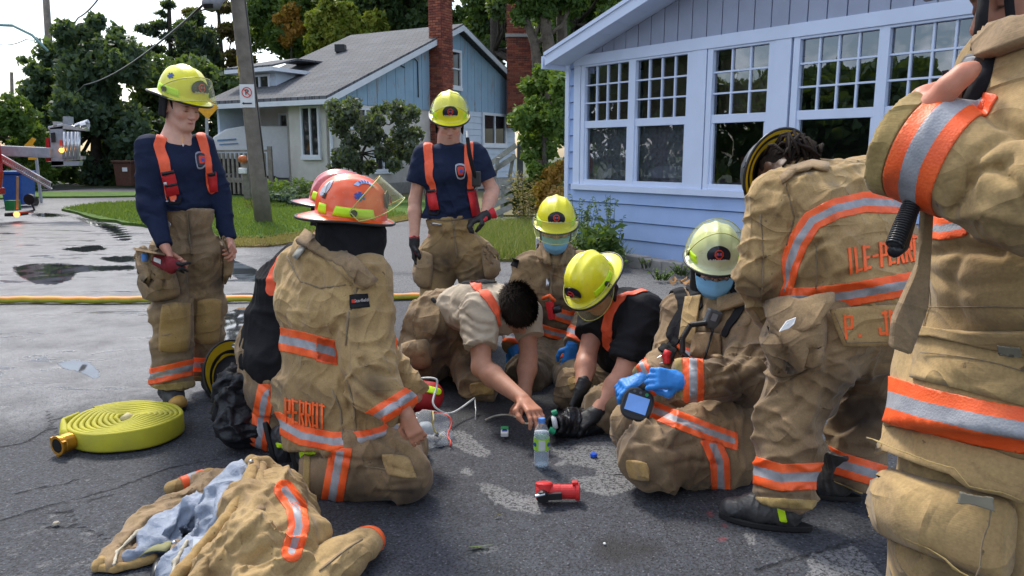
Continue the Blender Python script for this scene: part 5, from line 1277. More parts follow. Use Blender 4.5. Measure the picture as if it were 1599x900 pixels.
# small outrigger items behind the truck
MB().box(W(26, 335, 15.0), (.22, .4, .05)).build('step_bar', BLACKP, truck); MB().tube([W(26, 335, 14.8), W(26, 335, 14.7)], .055, 14).build('tail_light', M('tail_lit', (.9, .12, .04), .3, emit=(1, .16, .04), emit_s=4), truck)
MB().bar(W(8, 334, 14.9), W(52, 331, 14.9), .03, .03).build('tow_rod', M('rust', (.16, .06, .04), .8), truck)
g = W(20, 321, 14.95); MB().box(g, (.2, .2, .2)).build('green_crate', M('crate_green', (.02, .22, .07), .5), None, loc=g, bev=.01); tag(bpy.data.objects['green_crate'], 'small green box hanging at the back of the fire truck', 'box')
mb = MB().bar(W(27, 327, 14.85), W(27.5, 276, 14.85), .035, .03); o = mb.build('broom_handle', M('broom_orange', (.5, .26, .08), .6), None, loc=W(27, 327, 14.85)); tag(o, 'upright orange handled tool standing in front of the blue bin', 'tool')
mb = MB().tube([W(45, 312, 18)+Vector((0, 0, 0)), W(45, 312, 18)+Vector((0, .1, 0))], .13, 16); mb.bar(W(47, 314, 18), W(54, 328, 18), .03, .03); mb.bar(W(54, 328, 18), W(42, 331, 18), .03, .03); o = mb.build('hand_trolley', BLACKP, None, loc=W(45, 320, 18)); tag(o, 'small black wheeled trolley next to the blue bin', 'trolley')

# ================================================================ POLES, SIGNS, WIRES
POLEW = M('pole_wood', (.22, .19, .155), .9, var=.2, nscale=5, bump=.8, bscale=18, col2=(.14, .12, .10), bdist=.02)
pb = W(412, 345, 14.2); pb.z = 0; ptop = W(372, 0, 14.0); dr_ = (ptop-pb).normalized(); pt_ = pb+dr_*9.0
pole = thing('utility_pole', 'weathered leaning wooden utility pole on the lawn carrying a no parking sign', 'utility pole', pb)
MB().tube([pb-dr_*.1, pb+dr_*.8, pb+dr_*2.5, pb+dr_*4.5, pt_], [.165, .150, .140, .130, .11], 16).build('pole_shaft', POLEW, pole, smooth=True)
MB().tube([pb+dr_*.9+Vector((.14, -.03, 0)), pb+dr_*2.0+Vector((.135, -.03, 0)), pb+dr_*3.2+Vector((.13, -.03, 0)), pt_+Vector((.1, -.03, 0))], .018, 6).build('ground_wire', BLACKP, pole, smooth=True)
for (x, y) in ((371, 95), (373, 110)): MB().prism([W(x-2, y-8, 13.96), W(x+3, y-8, 13.96), W(x+4, y+8, 13.96), W(x-1, y+8, 13.96)], (0, .02, 0)).build('marker_tag', M('tag_yellow', (.5, .36, .06), .6), pole)
lampb = W(345, 3, 13.6); MB().tube([pb+dr_*4.55, W(352, -2, 13.8), lampb], .035, 8).build('lamp_arm', SILVER, pole); MB().tube([W(345, 0, 13.6), W(338, 4, 13.5), W(320, 8, 13.5), W(317, 9, 13.5)], [.06, .12, .10, .05], 14).build('street_lamp_head', M('lamp_grey', (.22, .22, .24), .5), pole, smooth=True)
MB().tube([W(326, 8, 13.45), W(327, 14, 13.45)], [.11, .07], 14).build('lamp_lens', BLACKP, pole)
sg = thing('no_parking_sign', 'white no parking sign with red circle and arrow fixed to the utility pole', 'sign', W(386, 150, 13.82))
def plate(c, w, h, m, parent, name, d=0, th=.006): 
    return MB().prism([c+Vector((-w/2, -d, -h/2)), c+Vector((w/2, -d, -h/2)), c+Vector((w/2, -d, h/2)), c+Vector((-w/2, -d, h/2))], (0, th, 0)).build(name, m, parent)
sc_ = W(386, 150, 13.82); plate(sc_, .26, .40, WHITE, sg, 'sign_plate')
rg = MB(); n = 28
for k in range(n):
    a, b = 2*math.pi*k/n, 2*math.pi*(k+1)/n; f_ = lambda t, r_: sc_+Vector((math.cos(t)*r_, -.012, .06+math.sin(t)*r_)); rg.add([f_(a, .075), f_(b, .075), f_(b, .092), f_(a, .092)], [(0, 1, 2, 3)])
rg.build('red_ring', REDB, sg); MB().bar(sc_+Vector((-.055, -.014, .115)), sc_+Vector((.055, -.014, .005)), .016, .002, up=(0, 1, 0)).build('red_slash', REDB, sg)
def txt(s_, size, c, xd, zd, m, parent, name, ext=.002, font=None):
    cu = bpy.data.curves.new(name, 'FONT'); cu.body = s_; cu.size = size; cu.align_x = 'CENTER'; cu.align_y = 'CENTER'; cu.extrude = ext; cu.resolution_u = 3; cu.offset = size*.012
    o = bpy.data.objects.new(name, cu); COL.objects.link(o); dg = bpy.context.evaluated_depsgraph_get(); me = bpy.data.meshes.new_from_object(o.evaluated_get(dg)); COL.objects.unlink(o); bpy.data.objects.remove(o)
    xd, zd = Vector(xd).normalized(), Vector(zd).normalized(); V = [Vector(c)+xd*v.co.x+zd*v.co.y+xd.cross(zd)*v.co.z for v in me.vertices]
    r_ = mk(name, [tuple(v) for v in V], [tuple(p.vertices) for p in me.polygons], m, parent, smooth=False); return r_
txt('P', .13, sc_+Vector((0, -.010, .06)), (1, 0, 0), (0, 0, 1), BLACKP, sg, 'letter')
ar = MB().bar(sc_+Vector((-.06, -.010, -.13)), sc_+Vector((.08, -.010, -.13)), .003, .022); ar.prism([sc_+Vector((-.10, -.010, -.13)), sc_+Vector((-.06, -.010, -.155)), sc_+Vector((-.06, -.010, -.105))], (0, .003, 0)); ar.build('arrow', BLACKP, sg)
# far poles, lamp, signs
for (xb, yb, xt, yt, Yp, r_, lab) in ((92, 300, 70, -30, 38, .2, 'tall far utility pole rising out of the dark trees'), (25, 300, 18, 113, 52, .14, 'short distant pole against the white sky at the far left')):
    a = W(xb, yb, Yp); a.z = 0; b = W(xt, yt, Yp); o = MB().tube([a, b], [r_, r_*.75], 10).build('far_pole', POLEW, None, smooth=True, loc=a); tag(o, lab, 'utility pole')
lp = [W(-70, 300, 26), W(-60, 120, 26), W(-30, 38, 26), W(20, 40, 26), W(50, 55, 26), W(75, 80, 26)]; lp[0].z = 0
o = MB().tube(lp, [.09, .08, .06, .05, .045, .04], 8).build('street_lamp_arm', M('lamp_green', (.25, .42, .42), .5), None, smooth=True, loc=lp[0]); tag(o, 'curved pale green street lamp arm reaching in from the left edge', 'street lamp')
def wire(pts, r_, lab, sag=0, loc=None):
    P = []
    for a, b in zip(pts[:-1], pts[1:]):
        for k in range(12): P.append(a.lerp(b, k/12)-Vector((0, 0, sag*4*(k/12)*(1-k/12))))
    P.append(pts[-1]); o = MB().tube(P, r_, 5).build('overhead_wire', BLACKP, None, smooth=True, loc=pts[0]); tag(o, lab, 'wire')
wire([W(326, 0, 13.7), W(132, 133, 30), W(60, 170, 40)], .022, 'black wire running from the lamp head down to the left trees', .25)
wire([W(158, -8, 30), W(122, 28, 34), W(88, 62, 38)], .03, 'frayed wire dropping from the top edge to the far pole', .1)
wire([W(0, 70, 38), W(40, 62, 38), W(80, 56, 38)], .02, 'thin wire from the left edge to the far pole', .1)
wire([W(88, 62, 38), W(70, 100, 38), W(50, 130, 40)], .02, 'thin wire falling through the leaves beside the far pole', .1)
dm = thing('warning_sign', 'orange diamond warning sign seen through the visor of the standing woman', 'sign', (W(318, 250, 20).x, 20, 0)); YEL = M('sign_orange', (.85, .40, .02), .5)
c_ = W(323, 168, 20); MB().prism([c_+Vector((-.30, 0, 0)), c_+Vector((0, 0, -.30)), c_+Vector((.30, 0, 0)), c_+Vector((0, 0, .30))], (0, .01, 0)).build('sign_plate', YEL, dm)
MB().bar(Vector((W(318, 250, 20).x, 20.03, 0)), Vector((c_.x, 20.03, c_.z+.2)), .07, .05, up=(0, 1, 0)).build('sign_post', M('post_grey', (.38, .40, .43), .5), dm)
ch = thing('chevron_sign', 'yellow arrow sign on a grey post behind the truck boom', 'sign', (W(60, 300, 21).x, 21, 0))
for (P_) in ([(37, 228), (50, 215), (56, 218), (51, 226), (57, 232), (46, 234)], [(44, 233), (57, 232), (57, 250), (44, 250)]): MB().prism([W(x, y, 21) for x, y in P_], (0, .01, 0)).build('sign_plate', YEL, ch)
MB().bar(Vector((W(61, 300, 21).x, 21.05, 0)), W(55, 232, 21.05), .06, .06, up=(0, 1, 0)).build('sign_post', M('post_grey', (.38, .40, .43), .5), ch)
for (x, y, r_, lab) in ((402, 308, .11, 'pale stone at the back of the lawn near the pole'), (451, 296, .2, 'rounded pale stone behind the blue grey ground cover'), (378, 306, .09, 'small stone left of the utility pole'), (412, 352, .05, 'clear crumpled litter on the verge by the pole'), (428, 312, .1, 'flat stone behind the ground cover plants')):
    c = W(x, y, 1); g_ = G(x, y); S = SDF(); S.ell(g_+Vector((0, 0, r_*.3)), ((1, .2, 0), (0, 1, 0), (0, 0, 1)), (r_, r_*.7, r_*.5)); ga = Garment(S, r_/6); ga.V += ga.N*((fbm(ga.V*6/r_*.2, 3)-.5)*r_*.5)[:, None]
    o = mk('stone', ga.V, ga.F, M('stone_pale', (.42, .40, .38), .9), None, loc=g_); tag(o, lab, 'stone')

# ================================================================ BLUE HOUSE (right)
WD = Vector((.6178, -.7863, 0)); WNRM = Vector((-.7863, -.6178, 0)); W0 = W(888, 300, 10.5); W0.z = 0
def wp(px, py, off=0.0):
    """point of the front wall plane (shifted outwards by off) under a pixel: (s, z)"""
    o = Vector((0, 0, H)); d = W(px, py, 1)-o; P0 = W0+WNRM*off; t = (P0-o).dot(WNRM)/d.dot(WNRM); q = o+d*t; return (q-P0).dot(WD), q.z
def bw(s_, z, off=0.0): return W0+WD*s_+WNRM*off+Vector((0, 0, z))
SID = M('lavender_blue_siding', (.34, .47, .75), .6, var=.06, nscale=2.5, bump=.12, bscale=60, col2=(.29, .41, .67)); GAB = M('gable_board_grey_blue', (.34, .38, .50), .7, var=.06, nscale=3, bump=.15, bscale=50)
TRIM = M('pale_blue_white_trim', (.62, .71, .90), .5, var=.03, nscale=3, bump=.1, bscale=40); BREC = M('joint_blue', (.20, .28, .50), .8)
bh = thing('blue_house', 'lavender blue sided house with long bank of white windows and board gable', 'house', W0)
SE = 7.6
def quad(s0, z0, s1, z1, off, th, name, m, parent=None, bev=.003, zt0=None, zt1=None):
    zt0 = z1 if zt0 is None else zt0; zt1 = z1 if zt1 is None else zt1
    return MB().prism([bw(s0, z0, off), bw(s1, z0, off), bw(s1, zt1, off), bw(s0, zt0, off)], WNRM*th).build(name, m, parent or bh, bev=bev)
ZB, ZT = wp(1000, 298)[1], wp(905, 103)[1]
# walls: recessed backing, then clapboards one by one
quad(.0, .0, SE, .875, -.10, .07, 'wall_backing', BREC, bev=0)
ns_ = 4
for k in range(ns_):
    z0 = .02+k*.222; z1 = z0+.222; P = [bw(0, z0, .012), bw(SE, z0, .012), bw(SE, z0+.012, .016), bw(0, z0+.012, .016)]
    o = MB().add([bw(0, z0, .020), bw(SE, z0, .020), bw(SE, z1-.012, -.006), bw(0, z1-.012, -.006), bw(0, z0, -.03), bw(SE, z0, -.03), bw(SE, z1-.006, -.03), bw(0, z1-.006, -.03)], [(0, 1, 2, 3), (7, 6, 5, 4), (0, 4, 5, 1), (2, 6, 7, 3), (0, 3, 7, 4), (1, 5, 6, 2)]).build('siding_board', SID, bh)
for k in range(8):   # short boards left of the windows
    z0 = .908+k*.218; z1 = z0+.218
    MB().add([bw(.0, z0, .020), bw(.17, z0, .020), bw(.17, z1-.012, -.004), bw(.0, z1-.012, -.004), bw(0, z0, -.03), bw(.17, z0, -.03), bw(.17, z1-.006, -.03), bw(0, z1-.006, -.03)], [(0, 1, 2, 3), (7, 6, 5, 4), (0, 4, 5, 1), (2, 6, 7, 3), (0, 3, 7, 4), (1, 5, 6, 2)]).build('siding_board', SID, bh)
quad(-.06, .0, .012, 2.60, -.04, .075, 'corner_trim', TRIM)
SDX = -WNRM
MB().prism([bw(-.055, .0, .0), bw(-.055, .0, 0)+SDX*5.0, bw(-.055, 2.6, 0)+SDX*5.0, bw(-.055, 2.6, 0)], WD*.05).build('side_wall', SID, bh)
# rakes: eave height 2.48 at s=0 rising .30 per metre; overhang .4
def zr(s_): return 2.475+.3125*s_
nbd = 0; s_ = .0
while s_ < SE-.2:
    s1 = s_+.203; MB().prism([bw(s_+.006, 2.585, -.02), bw(s1-.006, 2.585, -.02), bw(s1-.006, zr(s1), -.02), bw(s_+.006, max(2.59, zr(s_)), -.02)], WNRM*.03).build('gable_board', GAB, bh, bev=.003) if zr(s1) > 2.6 else None
    s_ = s1
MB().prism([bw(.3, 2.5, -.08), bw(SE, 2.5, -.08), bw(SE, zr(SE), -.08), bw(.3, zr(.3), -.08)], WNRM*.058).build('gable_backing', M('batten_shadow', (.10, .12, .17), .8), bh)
MB().prism([bw(0, 2.44, -.08), bw(.45, 2.44, -.08), bw(.45, 2.60, -.08), bw(.36, 2.585, -.08), bw(0, 2.475, -.08)], WNRM*.075).build('gable_corner', GAB, bh)
quad(.10, 2.455, SE, 2.585, -.05, .085, 'header_board', TRIM)
quad(.10, .838, SE, .912, -.05, .105, 'sill_board', TRIM)
# roof with fascia and boarded soffit
MB().prism([bw(-.02, zr(-.02)+.075, .42), bw(SE, zr(SE)+.075, .42), bw(SE, zr(SE)+.075, -4.5), bw(-.02, zr(-.02)+.075, -4.5)], (0, 0, .07)).build('roof', SHING, bh)
MB().prism([bw(-.03, zr(-.03)-.02, .40), bw(SE, zr(SE)-.02, .40), bw(SE, zr(SE)+.125, .40), bw(-.03, zr(-.03)+.125, .40)], WNRM*.03).build('fascia', TRIM, bh, bev=.004)
MB().prism([bw(-.03, zr(-.03)+.105, .43), bw(SE, zr(SE)+.105, .43), bw(SE, zr(SE)+.15, .43), bw(-.03, zr(-.03)+.15, .43)], WNRM*.02).build('drip_edge', TRIM, bh)
MB().prism([bw(-.065, zr(-.1)-.03, .43), bw(-.065, zr(-.1)-.03, -4.5), bw(-.065, zr(-.1)+.13, -4.5), bw(-.065, zr(-.1)+.13, .43)], -WD*.03).build('eave_board', TRIM, bh)
s_ = -.02
while s_ < SE-.3:
    s1 = s_+.30; MB().prism([bw(s_+.004, zr(s_)+.005, .398), bw(s1-.004, zr(s1)+.005, .398), bw(s1-.004, zr(s1)+.005, .0), bw(s_+.004, zr(s_)+.005, .0)], (0, 0, .012)).build('soffit_board', TRIM, bh); s_ = s1
# mullion posts between window units
for (a, b) in ((.10, .225), (2.06, 2.262), (3.11, 3.30), (5.10, 5.30), (SE-.6, SE)): quad(a, .912, b, 2.455, -.05, .075, 'window_post', TRIM)
def porch_glass():
    t = NT('porch_glass'); tr = t.node('ShaderNodeBsdfTransparent'); tr.inputs[0].default_value = (.82, .84, .86, 1); gl = t.node('ShaderNodeBsdfGlossy'); gl.inputs['Roughness'].default_value = .015; gl.inputs[0].default_value = (.9, .93, 1, 1)
    wv = t.noise(1.3, 3); b = t.node('ShaderNodeBump'); b.inputs['Strength'].default_value = .25; b.inputs['Distance'].default_value = .02; t.l.new(wv, b.inputs['Height']); t.l.new(b.outputs[0], gl.inputs['Normal'])
    fr = t.node('ShaderNodeFresnel'); fr.inputs[0].default_value = 1.6; gb = t.node('ShaderNodeNewGeometry'); f = t.math('MULTIPLY', t.math('MULTIPLY_ADD', fr.outputs[0], 2.2, .10, clamp=True), t.math('SUBTRACT', 1.0, gb.outputs['Backfacing'])); m = t.node('ShaderNodeMixShader'); t.l.new(f, m.inputs[0]); t.l.new(tr.outputs[0], m.inputs[1]); t.l.new(gl.outputs[0], m.inputs[2]); t.l.new(m.outputs[0], t.out.inputs[0]); return t.m
GLS = porch_glass(); SCREEN = M('insect_screen', (.035, .037, .042), .8, var=.1)
def window(s0, s1, cols, lower_screen=True):
    """double-hung sash: upper light divided into panes by muntins, lower single light"""
    z0, z1, zm0, zm1 = .965, 2.44, 1.672, 1.735; fr = thing  # heights of lower rail, head, meeting rail
    root = quad(s0-.07, .912, s0-.0, 2.455, -.045, .065, 'window', TRIM)
    for (a, b, c, d, off) in ((s1, .912, s1+.07, 2.455, -.045), (s0, 2.43, s1, 2.455, -.045), (s0, .912, s1, z0+.01, -.045)): quad(a, b, c, d, off, .063, 'window_frame', TRIM, root)
    # sash bars
    quad(s0, zm0-.025, s1, zm1+.004, -.04, .045, 'meeting_rail', TRIM, root)
    w = s1-s0; pw = w/cols; ph = (2.425-1.74)/3
    for i in range(1, cols): quad(s0+i*pw-.009, 1.739, s0+i*pw+.009, 2.43, -.034, .026, 'muntin', TRIM, root, bev=0)
    for j in range(1, 3): quad(s0, 1.739+j*ph-.009, s1, 1.739+j*ph+.009, -.032, .026, 'muntin', TRIM, root, bev=0)
    for i in range(cols):
        for j in range(3):
            e = random.uniform(-.0016, .0016); MB().prism([bw(s0+i*pw+.006, 1.74+j*ph, -.030+e), bw(s0+(i+1)*pw-.006, 1.74+j*ph, -.030-e), bw(s0+(i+1)*pw-.006, 1.74+(j+1)*ph, -.030-e), bw(s0+i*pw+.006, 1.74+(j+1)*ph, -.030+e)], -WNRM*.004).build('pane', GLS, root)
    MB().prism([bw(s0, z0, -.034), bw(s1, z0, -.034), bw(s1, zm0-.02, -.034), bw(s0, zm0-.02, -.034)], -WNRM*.004).build('pane', GLS, root)
    quad(s0, z0, s0+.028, zm0-.02, -.032, .03, 'sash_stile', TRIM, root, bev=0); quad(s1-.028, z0, s1, zm0-.02, -.032, .03, 'sash_stile', TRIM, root, bev=0)
    return root
WINS = [(.305, 1.085, 4), (1.20, 1.99, 4), (2.345, 3.045, 3), (3.395, 4.185, 4), (4.285, 5.02, 4), (5.40, 6.15, 4), (6.25, 6.95, 4)]
for a, b, c in WINS: window(a, b, c)
# porch interior: dark room, brown valances, blinds, a few shapes behind the glass
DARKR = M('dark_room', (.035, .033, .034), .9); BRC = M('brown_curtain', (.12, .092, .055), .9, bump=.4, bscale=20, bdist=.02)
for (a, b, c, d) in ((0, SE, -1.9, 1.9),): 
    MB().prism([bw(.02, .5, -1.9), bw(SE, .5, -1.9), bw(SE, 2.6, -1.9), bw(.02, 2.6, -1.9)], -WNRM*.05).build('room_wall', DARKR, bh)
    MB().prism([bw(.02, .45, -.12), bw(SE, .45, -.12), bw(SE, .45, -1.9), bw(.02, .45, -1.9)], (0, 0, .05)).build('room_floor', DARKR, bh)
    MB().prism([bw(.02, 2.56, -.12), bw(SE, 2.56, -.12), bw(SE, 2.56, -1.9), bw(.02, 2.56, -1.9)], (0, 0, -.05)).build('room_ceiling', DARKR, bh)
for a, b, c in WINS[:4]:
    if a > 3: continue
    n = 14; V = []
    for k in range(n+1):
        s_ = a-.03+(b-a+.06)*k/n; d = -.16-.02*math.sin(k*2.1); V += [bw(s_, 1.70, d), bw(s_, 2.44, d)]
    mk('valance', V, [(2*k, 2*k+2, 2*k+3, 2*k+1) for k in range(n)], BRC, bh)
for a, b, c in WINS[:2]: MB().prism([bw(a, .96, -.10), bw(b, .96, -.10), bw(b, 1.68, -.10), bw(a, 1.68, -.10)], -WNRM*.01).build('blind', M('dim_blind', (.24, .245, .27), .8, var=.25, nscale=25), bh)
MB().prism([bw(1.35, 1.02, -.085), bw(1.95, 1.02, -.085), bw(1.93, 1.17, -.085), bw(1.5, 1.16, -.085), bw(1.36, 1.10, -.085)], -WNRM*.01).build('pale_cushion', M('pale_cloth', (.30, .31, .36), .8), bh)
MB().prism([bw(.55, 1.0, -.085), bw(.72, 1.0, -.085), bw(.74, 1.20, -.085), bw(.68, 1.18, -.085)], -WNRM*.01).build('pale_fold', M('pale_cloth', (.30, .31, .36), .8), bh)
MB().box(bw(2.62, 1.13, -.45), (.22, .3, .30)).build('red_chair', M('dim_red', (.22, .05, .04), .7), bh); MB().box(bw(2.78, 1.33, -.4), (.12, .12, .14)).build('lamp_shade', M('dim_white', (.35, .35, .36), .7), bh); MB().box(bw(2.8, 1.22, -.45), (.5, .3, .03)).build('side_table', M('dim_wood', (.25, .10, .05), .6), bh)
# kerb stones along the road in front of the house
KC = M('kerb_concrete', (.30, .29, .275), .9, var=.15, nscale=6, bump=.6, bscale=45)
ka, kb_ = G(905, 403), G(1260, 460); n = 11
kerb = thing('kerb', 'worn concrete kerb stones edging the bed below the blue house', 'kerb', ka)
for k in range(n):
    a, b = ka.lerp(kb_, (k+.012)/n), ka.lerp(kb_, (k+.988)/n); j = random.uniform(-.012, .012)
    MB().bar(a+Vector((0, j, .055+j*.4)), b+Vector((0, j, .055)), .17, .15+random.uniform(-.01, .01)).build('kerb_stone', KC, kerb, bev=.012)
a = G(862, 392); MB().box(W(845, 400, 8.6).xy.to_3d()+Vector((0, 0, .12)), (.12, .16, .5)).build('white_post', M('grey_concrete_block', (.42, .42, .42), .9), None, loc=W(845, 400, 8.6).xy.to_3d(), bev=.01); tag(bpy.data.objects['white_post'], 'short grey block standing left of the masked firefighter', 'post')
q = W(893, 385, 9.2).xy.to_3d(); MB().box(q+Vector((0, 0, .1)), (.55, .14, .18), Matrix.Rotation(-.5, 3, 'Z')).build('garden_block', KC, None, loc=q, bev=.01); tag(bpy.data.objects['garden_block'], 'pale concrete block in the weeds behind the crouched helmets', 'block')
mb = MB()
for k in range(9):
    g_ = G(1062+random.uniform(-14, 14), 443+random.uniform(-3, 3)); d = Vector((random.uniform(-1, 1), random.uniform(-1, 1), .3)).normalized()*.05; w = d.orthogonal().normalized()*.025; mb.add([g_+Vector((0, 0, .02)), g_+d+w, g_+d*2+Vector((0, 0, .02)), g_+d-w], [(0, 1, 2, 3)])
o = mb.build('fallen_leaf', M('leaf_litter_orange', (.50, .26, .10), .8), None, loc=G(1062, 443)); tag(o, 'cluster of dry orange leaves at the kerb left of the white helmet', 'leaves')

# ================================================================ HOSES AND THINGS ON THE ROAD
HOSEY = M('hose_yellow', (.46, .42, .02), .7, var=.12, nscale=8, bump=.5, bscale=120, bdist=.003, col2=(.34, .32, .03)); BRASS = M('coupling_brass', (.70, .33, .04), .3, metal=.7)
pts = [G(x, y) for x, y in ((-260, 477), (-60, 475), (40, 473), (140, 474), (240, 473), (350, 472), (470, 470), (600, 468.5), (690, 467), (800, 465))]
def flathose():
    V = []; L = []; n = 80; tot = []
    for i in range(len(pts)-1):
        for k in range(8): tot.append(pts[i].lerp(pts[i+1], k/8))
    tot.append(pts[-1])
    for i, p in enumerate(tot):
        for k in range(12):
            t = 2*math.pi*k/12; V.append(p+Vector((0, .036*math.cos(t), .030+.030*math.sin(t)+.003*math.sin(i*1.7))))
    return V, [(i*12+k, i*12+(k+1) % 12, (i+1)*12+(k+1) % 12, (i+1)*12+k) for i in range(len(tot)-1) for k in range(12)]
V, Fc = flathose(); t = NT('hose_two_tone'); g_ = t.node('ShaderNodeSeparateXYZ'); t.l.new(t.co(), g_.inputs[0])
c = t.mix(t.math('GREATER_THAN', g_.outputs[2], .043), (.44, .42, .03), (.80, .30, .03)); c = t.mix(t.ramp(t.noise(9, 6), (.45, 0.0), (.7, .5)), c, (.16, .12, .05)); t.set('Base Color', c); t.set('Roughness', .6)
o = mk('fire_hose', V, Fc, t.m, None, loc=(0, 0, 0)); tag(o, 'charged yellow and orange fire hose lying straight across the wet road', 'fire hose')
# rolled hose
hc = G(197, 651, .09); hc2 = Vector((hc.x, hc.y, 0)); roll = thing('rolled_fire_hose', 'flat rolled yellow fire hose with brass coupling lying on the road', 'fire hose', hc2)
RO = .238; turns = 9; V = []; wd = .092; n = turns*56; pitch_ = (RO-.035)/turns
for i in range(n+1):
    a = 2*math.pi*i/56; r_ = .035+pitch_*i/56+.004*math.sin(a*3+i*.01)+.002*math.sin(a*7); zt = wd+.006*math.sin(a*2.0+1)+.004*math.sin(i*.23); g2 = pitch_*.44
    ca, sa = math.cos(a+2.6), math.sin(a+2.6)
    for (dr, z) in ((-g2*.9, .004), (g2*.9, .004), (g2, .012), (g2, zt-.006), (g2*.5, zt), (-g2*.5, zt), (-g2, zt-.006), (-g2, .012)): V.append(hc2+Vector((ca*(r_+dr)*1.06, sa*(r_+dr)*.98, z)))
Fc = [(i*8+k, i*8+(k+1) % 8, (i+1)*8+(k+1) % 8, (i+1)*8+k) for i in range(n) for k in range(8)]+[tuple(range(8)), tuple(n*8+k for k in range(7, -1, -1))]
mk('hose_coil', V, Fc, HOSEY, roll)
e0 = V[n*8+4]; ct = G(102, 692, .042); tail = [Vector((hc2.x-.250, hc2.y+.05, .048)), Vector((hc2.x-.278, hc2.y-.03, .048)), ct.lerp(Vector((hc2.x-.278, hc2.y-.03, .046)), .45), ct+Vector((.03, .06, 0))]
VV = []; 
for i, p in enumerate(tail):
    d = (tail[min(i+1, 3)]-tail[max(i-1, 0)]).normalized(); x_ = d.cross(Vector((0, 0, 1))).normalized(); a_, b_ = ((.012, .05), (.016, .047), (.026, .038), (.034, .034))[i]
    for k in range(12): t_ = 2*math.pi*k/12; VV.append(p+x_*math.cos(t_)*a_+Vector((0, 0, math.sin(t_)*b_)))
mk('hose_tail', VV, [(i*12+k, i*12+(k+1) % 12, (i+1)*12+(k+1) % 12, (i+1)*12+k) for i in range(3) for k in range(12)], HOSEY, roll)
dd = Vector((-.42, -.90, 0)).normalized(); Mq = Matrix((dd.cross(Vector((0, 0, 1))), Vector((0, 0, 1)), dd)).transposed()*.88
cpl = MB().lathe([(.036, -.06), (.040, -.055), (.040, -.03), (.046, -.028), (.047, .018), (.044, .022), (.044, .03), (.050, .032), (.050, .045), (.036, .045), (.034, .0), (.030, -.03)], ct, Mq, 28)
cpl.build('coupling', BRASS, roll, smooth=False, bev=.001)
for k in range(3):
    a = 2*math.pi*k/3+.6; p = ct+Mq @ Vector((math.cos(a)*.050, math.sin(a)*.050, .036)); MB().box(p, (.018, .018, .02), Mq).build('coupling_lug', BRASS, roll, bev=.003)
MB().tube([ct-dd*.005, ct+dd*.041], .0295, 20).build('coupling_bore', M('bore_black', (.004, .004, .004), .9), roll)
MB().tube([hc2+Vector((.0, .0, .07)), hc2+Vector((.015, .01, .100))], [.035, .016], 12).build('hose_end', M('hose_core_cream', (.60, .52, .28), .6), roll, smooth=True)
# bottle
bt = G(845.5, 727); BT = thing('water_bottle', 'half full plastic water bottle with blue cap and lime label standing on the road', 'bottle', bt)
PET = glassy('bottle_plastic', (.93, .96, 1.0), .12, .93, .05); WAT = glassy('bottle_water', (.80, .90, .97), .14, .85, .02)
MB().lathe([(.026, .0), (.032, .004), (.033, .012), (.031, .022), (.0325, .03), (.031, .040), (.0325, .05), (.031, .06), (.033, .075), (.033, .125), (.031, .132), (.033, .140), (.030, .156), (.020, .178), (.013, .190), (.0125, .200)], bt, n=28).build('bottle_body', PET, BT, smooth=True)
MB().lathe([(.024, .003), (.030, .008), (.030, .06), (.031, .14), (.030, .150), (.0, .150)], bt, n=24).build('water', WAT, BT, smooth=True)
MB().lathe([(.0145, .192), (.0148, .207), (.0135, .211), (.0, .2112)], bt, n=20).build('cap', M('cap_blue', (.10, .28, .72), .4), BT)
LBL = M('label_lime', (.42, .82, .06), .5); lb = []
for k in range(41):
    a = 2*math.pi*k/40; 
    for z in (.075, .127): lb.append(bt+Vector((math.cos(a)*.0338, math.sin(a)*.0338, z)))
mk('label', lb, [(2*k, 2*k+2, 2*k+3, 2*k+1) for k in range(40)], LBL, BT)
lb = []
for k in range(9):
    a = -math.pi/2-.42+.84*k/8
    for z in (.079, .123): lb.append(bt+Vector((math.cos(a)*.0343, math.sin(a)*.0343, z)))
mk('label_panel', lb, [(2*k, 2*k+2, 2*k+3, 2*k+1) for k in range(8)], M('label_white', (.68, .78, .80), .5), BT)
for a in (-2.55, -.6):
    p = bt+Vector((math.cos(a)*.0345, math.sin(a)*.0345, .101)); MB().lathe([(.0, -.001), (.009, -.001), (.009, .001), (.0, .001)], p, Matrix.Rotation(a+math.pi/2, 3, 'Z') @ Matrix.Rotation(math.pi/2, 3, 'X'), 12).build('label_mark', BLUEB, BT)
# loose cap, leaf, oximeter
g_ = G(927, 713); o = MB().lathe([(.0150, .0), (.0150, .012), (.0138, .014), (0, .0142)], g_, n=18).build('bottle_cap', M('cap_deep_blue', (.01, .10, .65), .4), None, loc=g_); tag(o, 'loose deep blue bottle cap lying on the dry patch', 'bottle cap')
g_ = G(788, 681); ox = thing('pulse_oximeter', 'small white and green finger oximeter lying on the road left of the bottle', 'medical device', g_)
MB().box(g_+Vector((0, 0, .016)), (.036, .062, .022)).build('oximeter_body', WHITE, ox, bev=.005); MB().box(g_+Vector((0, .028, .022)), (.037, .028, .024)).build('oximeter_clip', M('clip_green', (.06, .42, .14), .4), ox, bev=.004)
MB().box(g_+Vector((0, .012, .0285)), (.020, .018, .003)).build('oximeter_screen', BLACKP, ox); MB().box(g_+Vector((0, -.008, .0285)), (.024, .012, .002)).build('oximeter_badge', BLUEB, ox)
g_ = G(784, 687.5); o = MB().tube([g_+Vector((0, 0, .004)), g_+Vector((.012, 0, .004))], .005, 8).build('black_plug', BLACKP, None, loc=g_); tag(o, 'tiny black plug just below the white and green oximeter', 'plug')
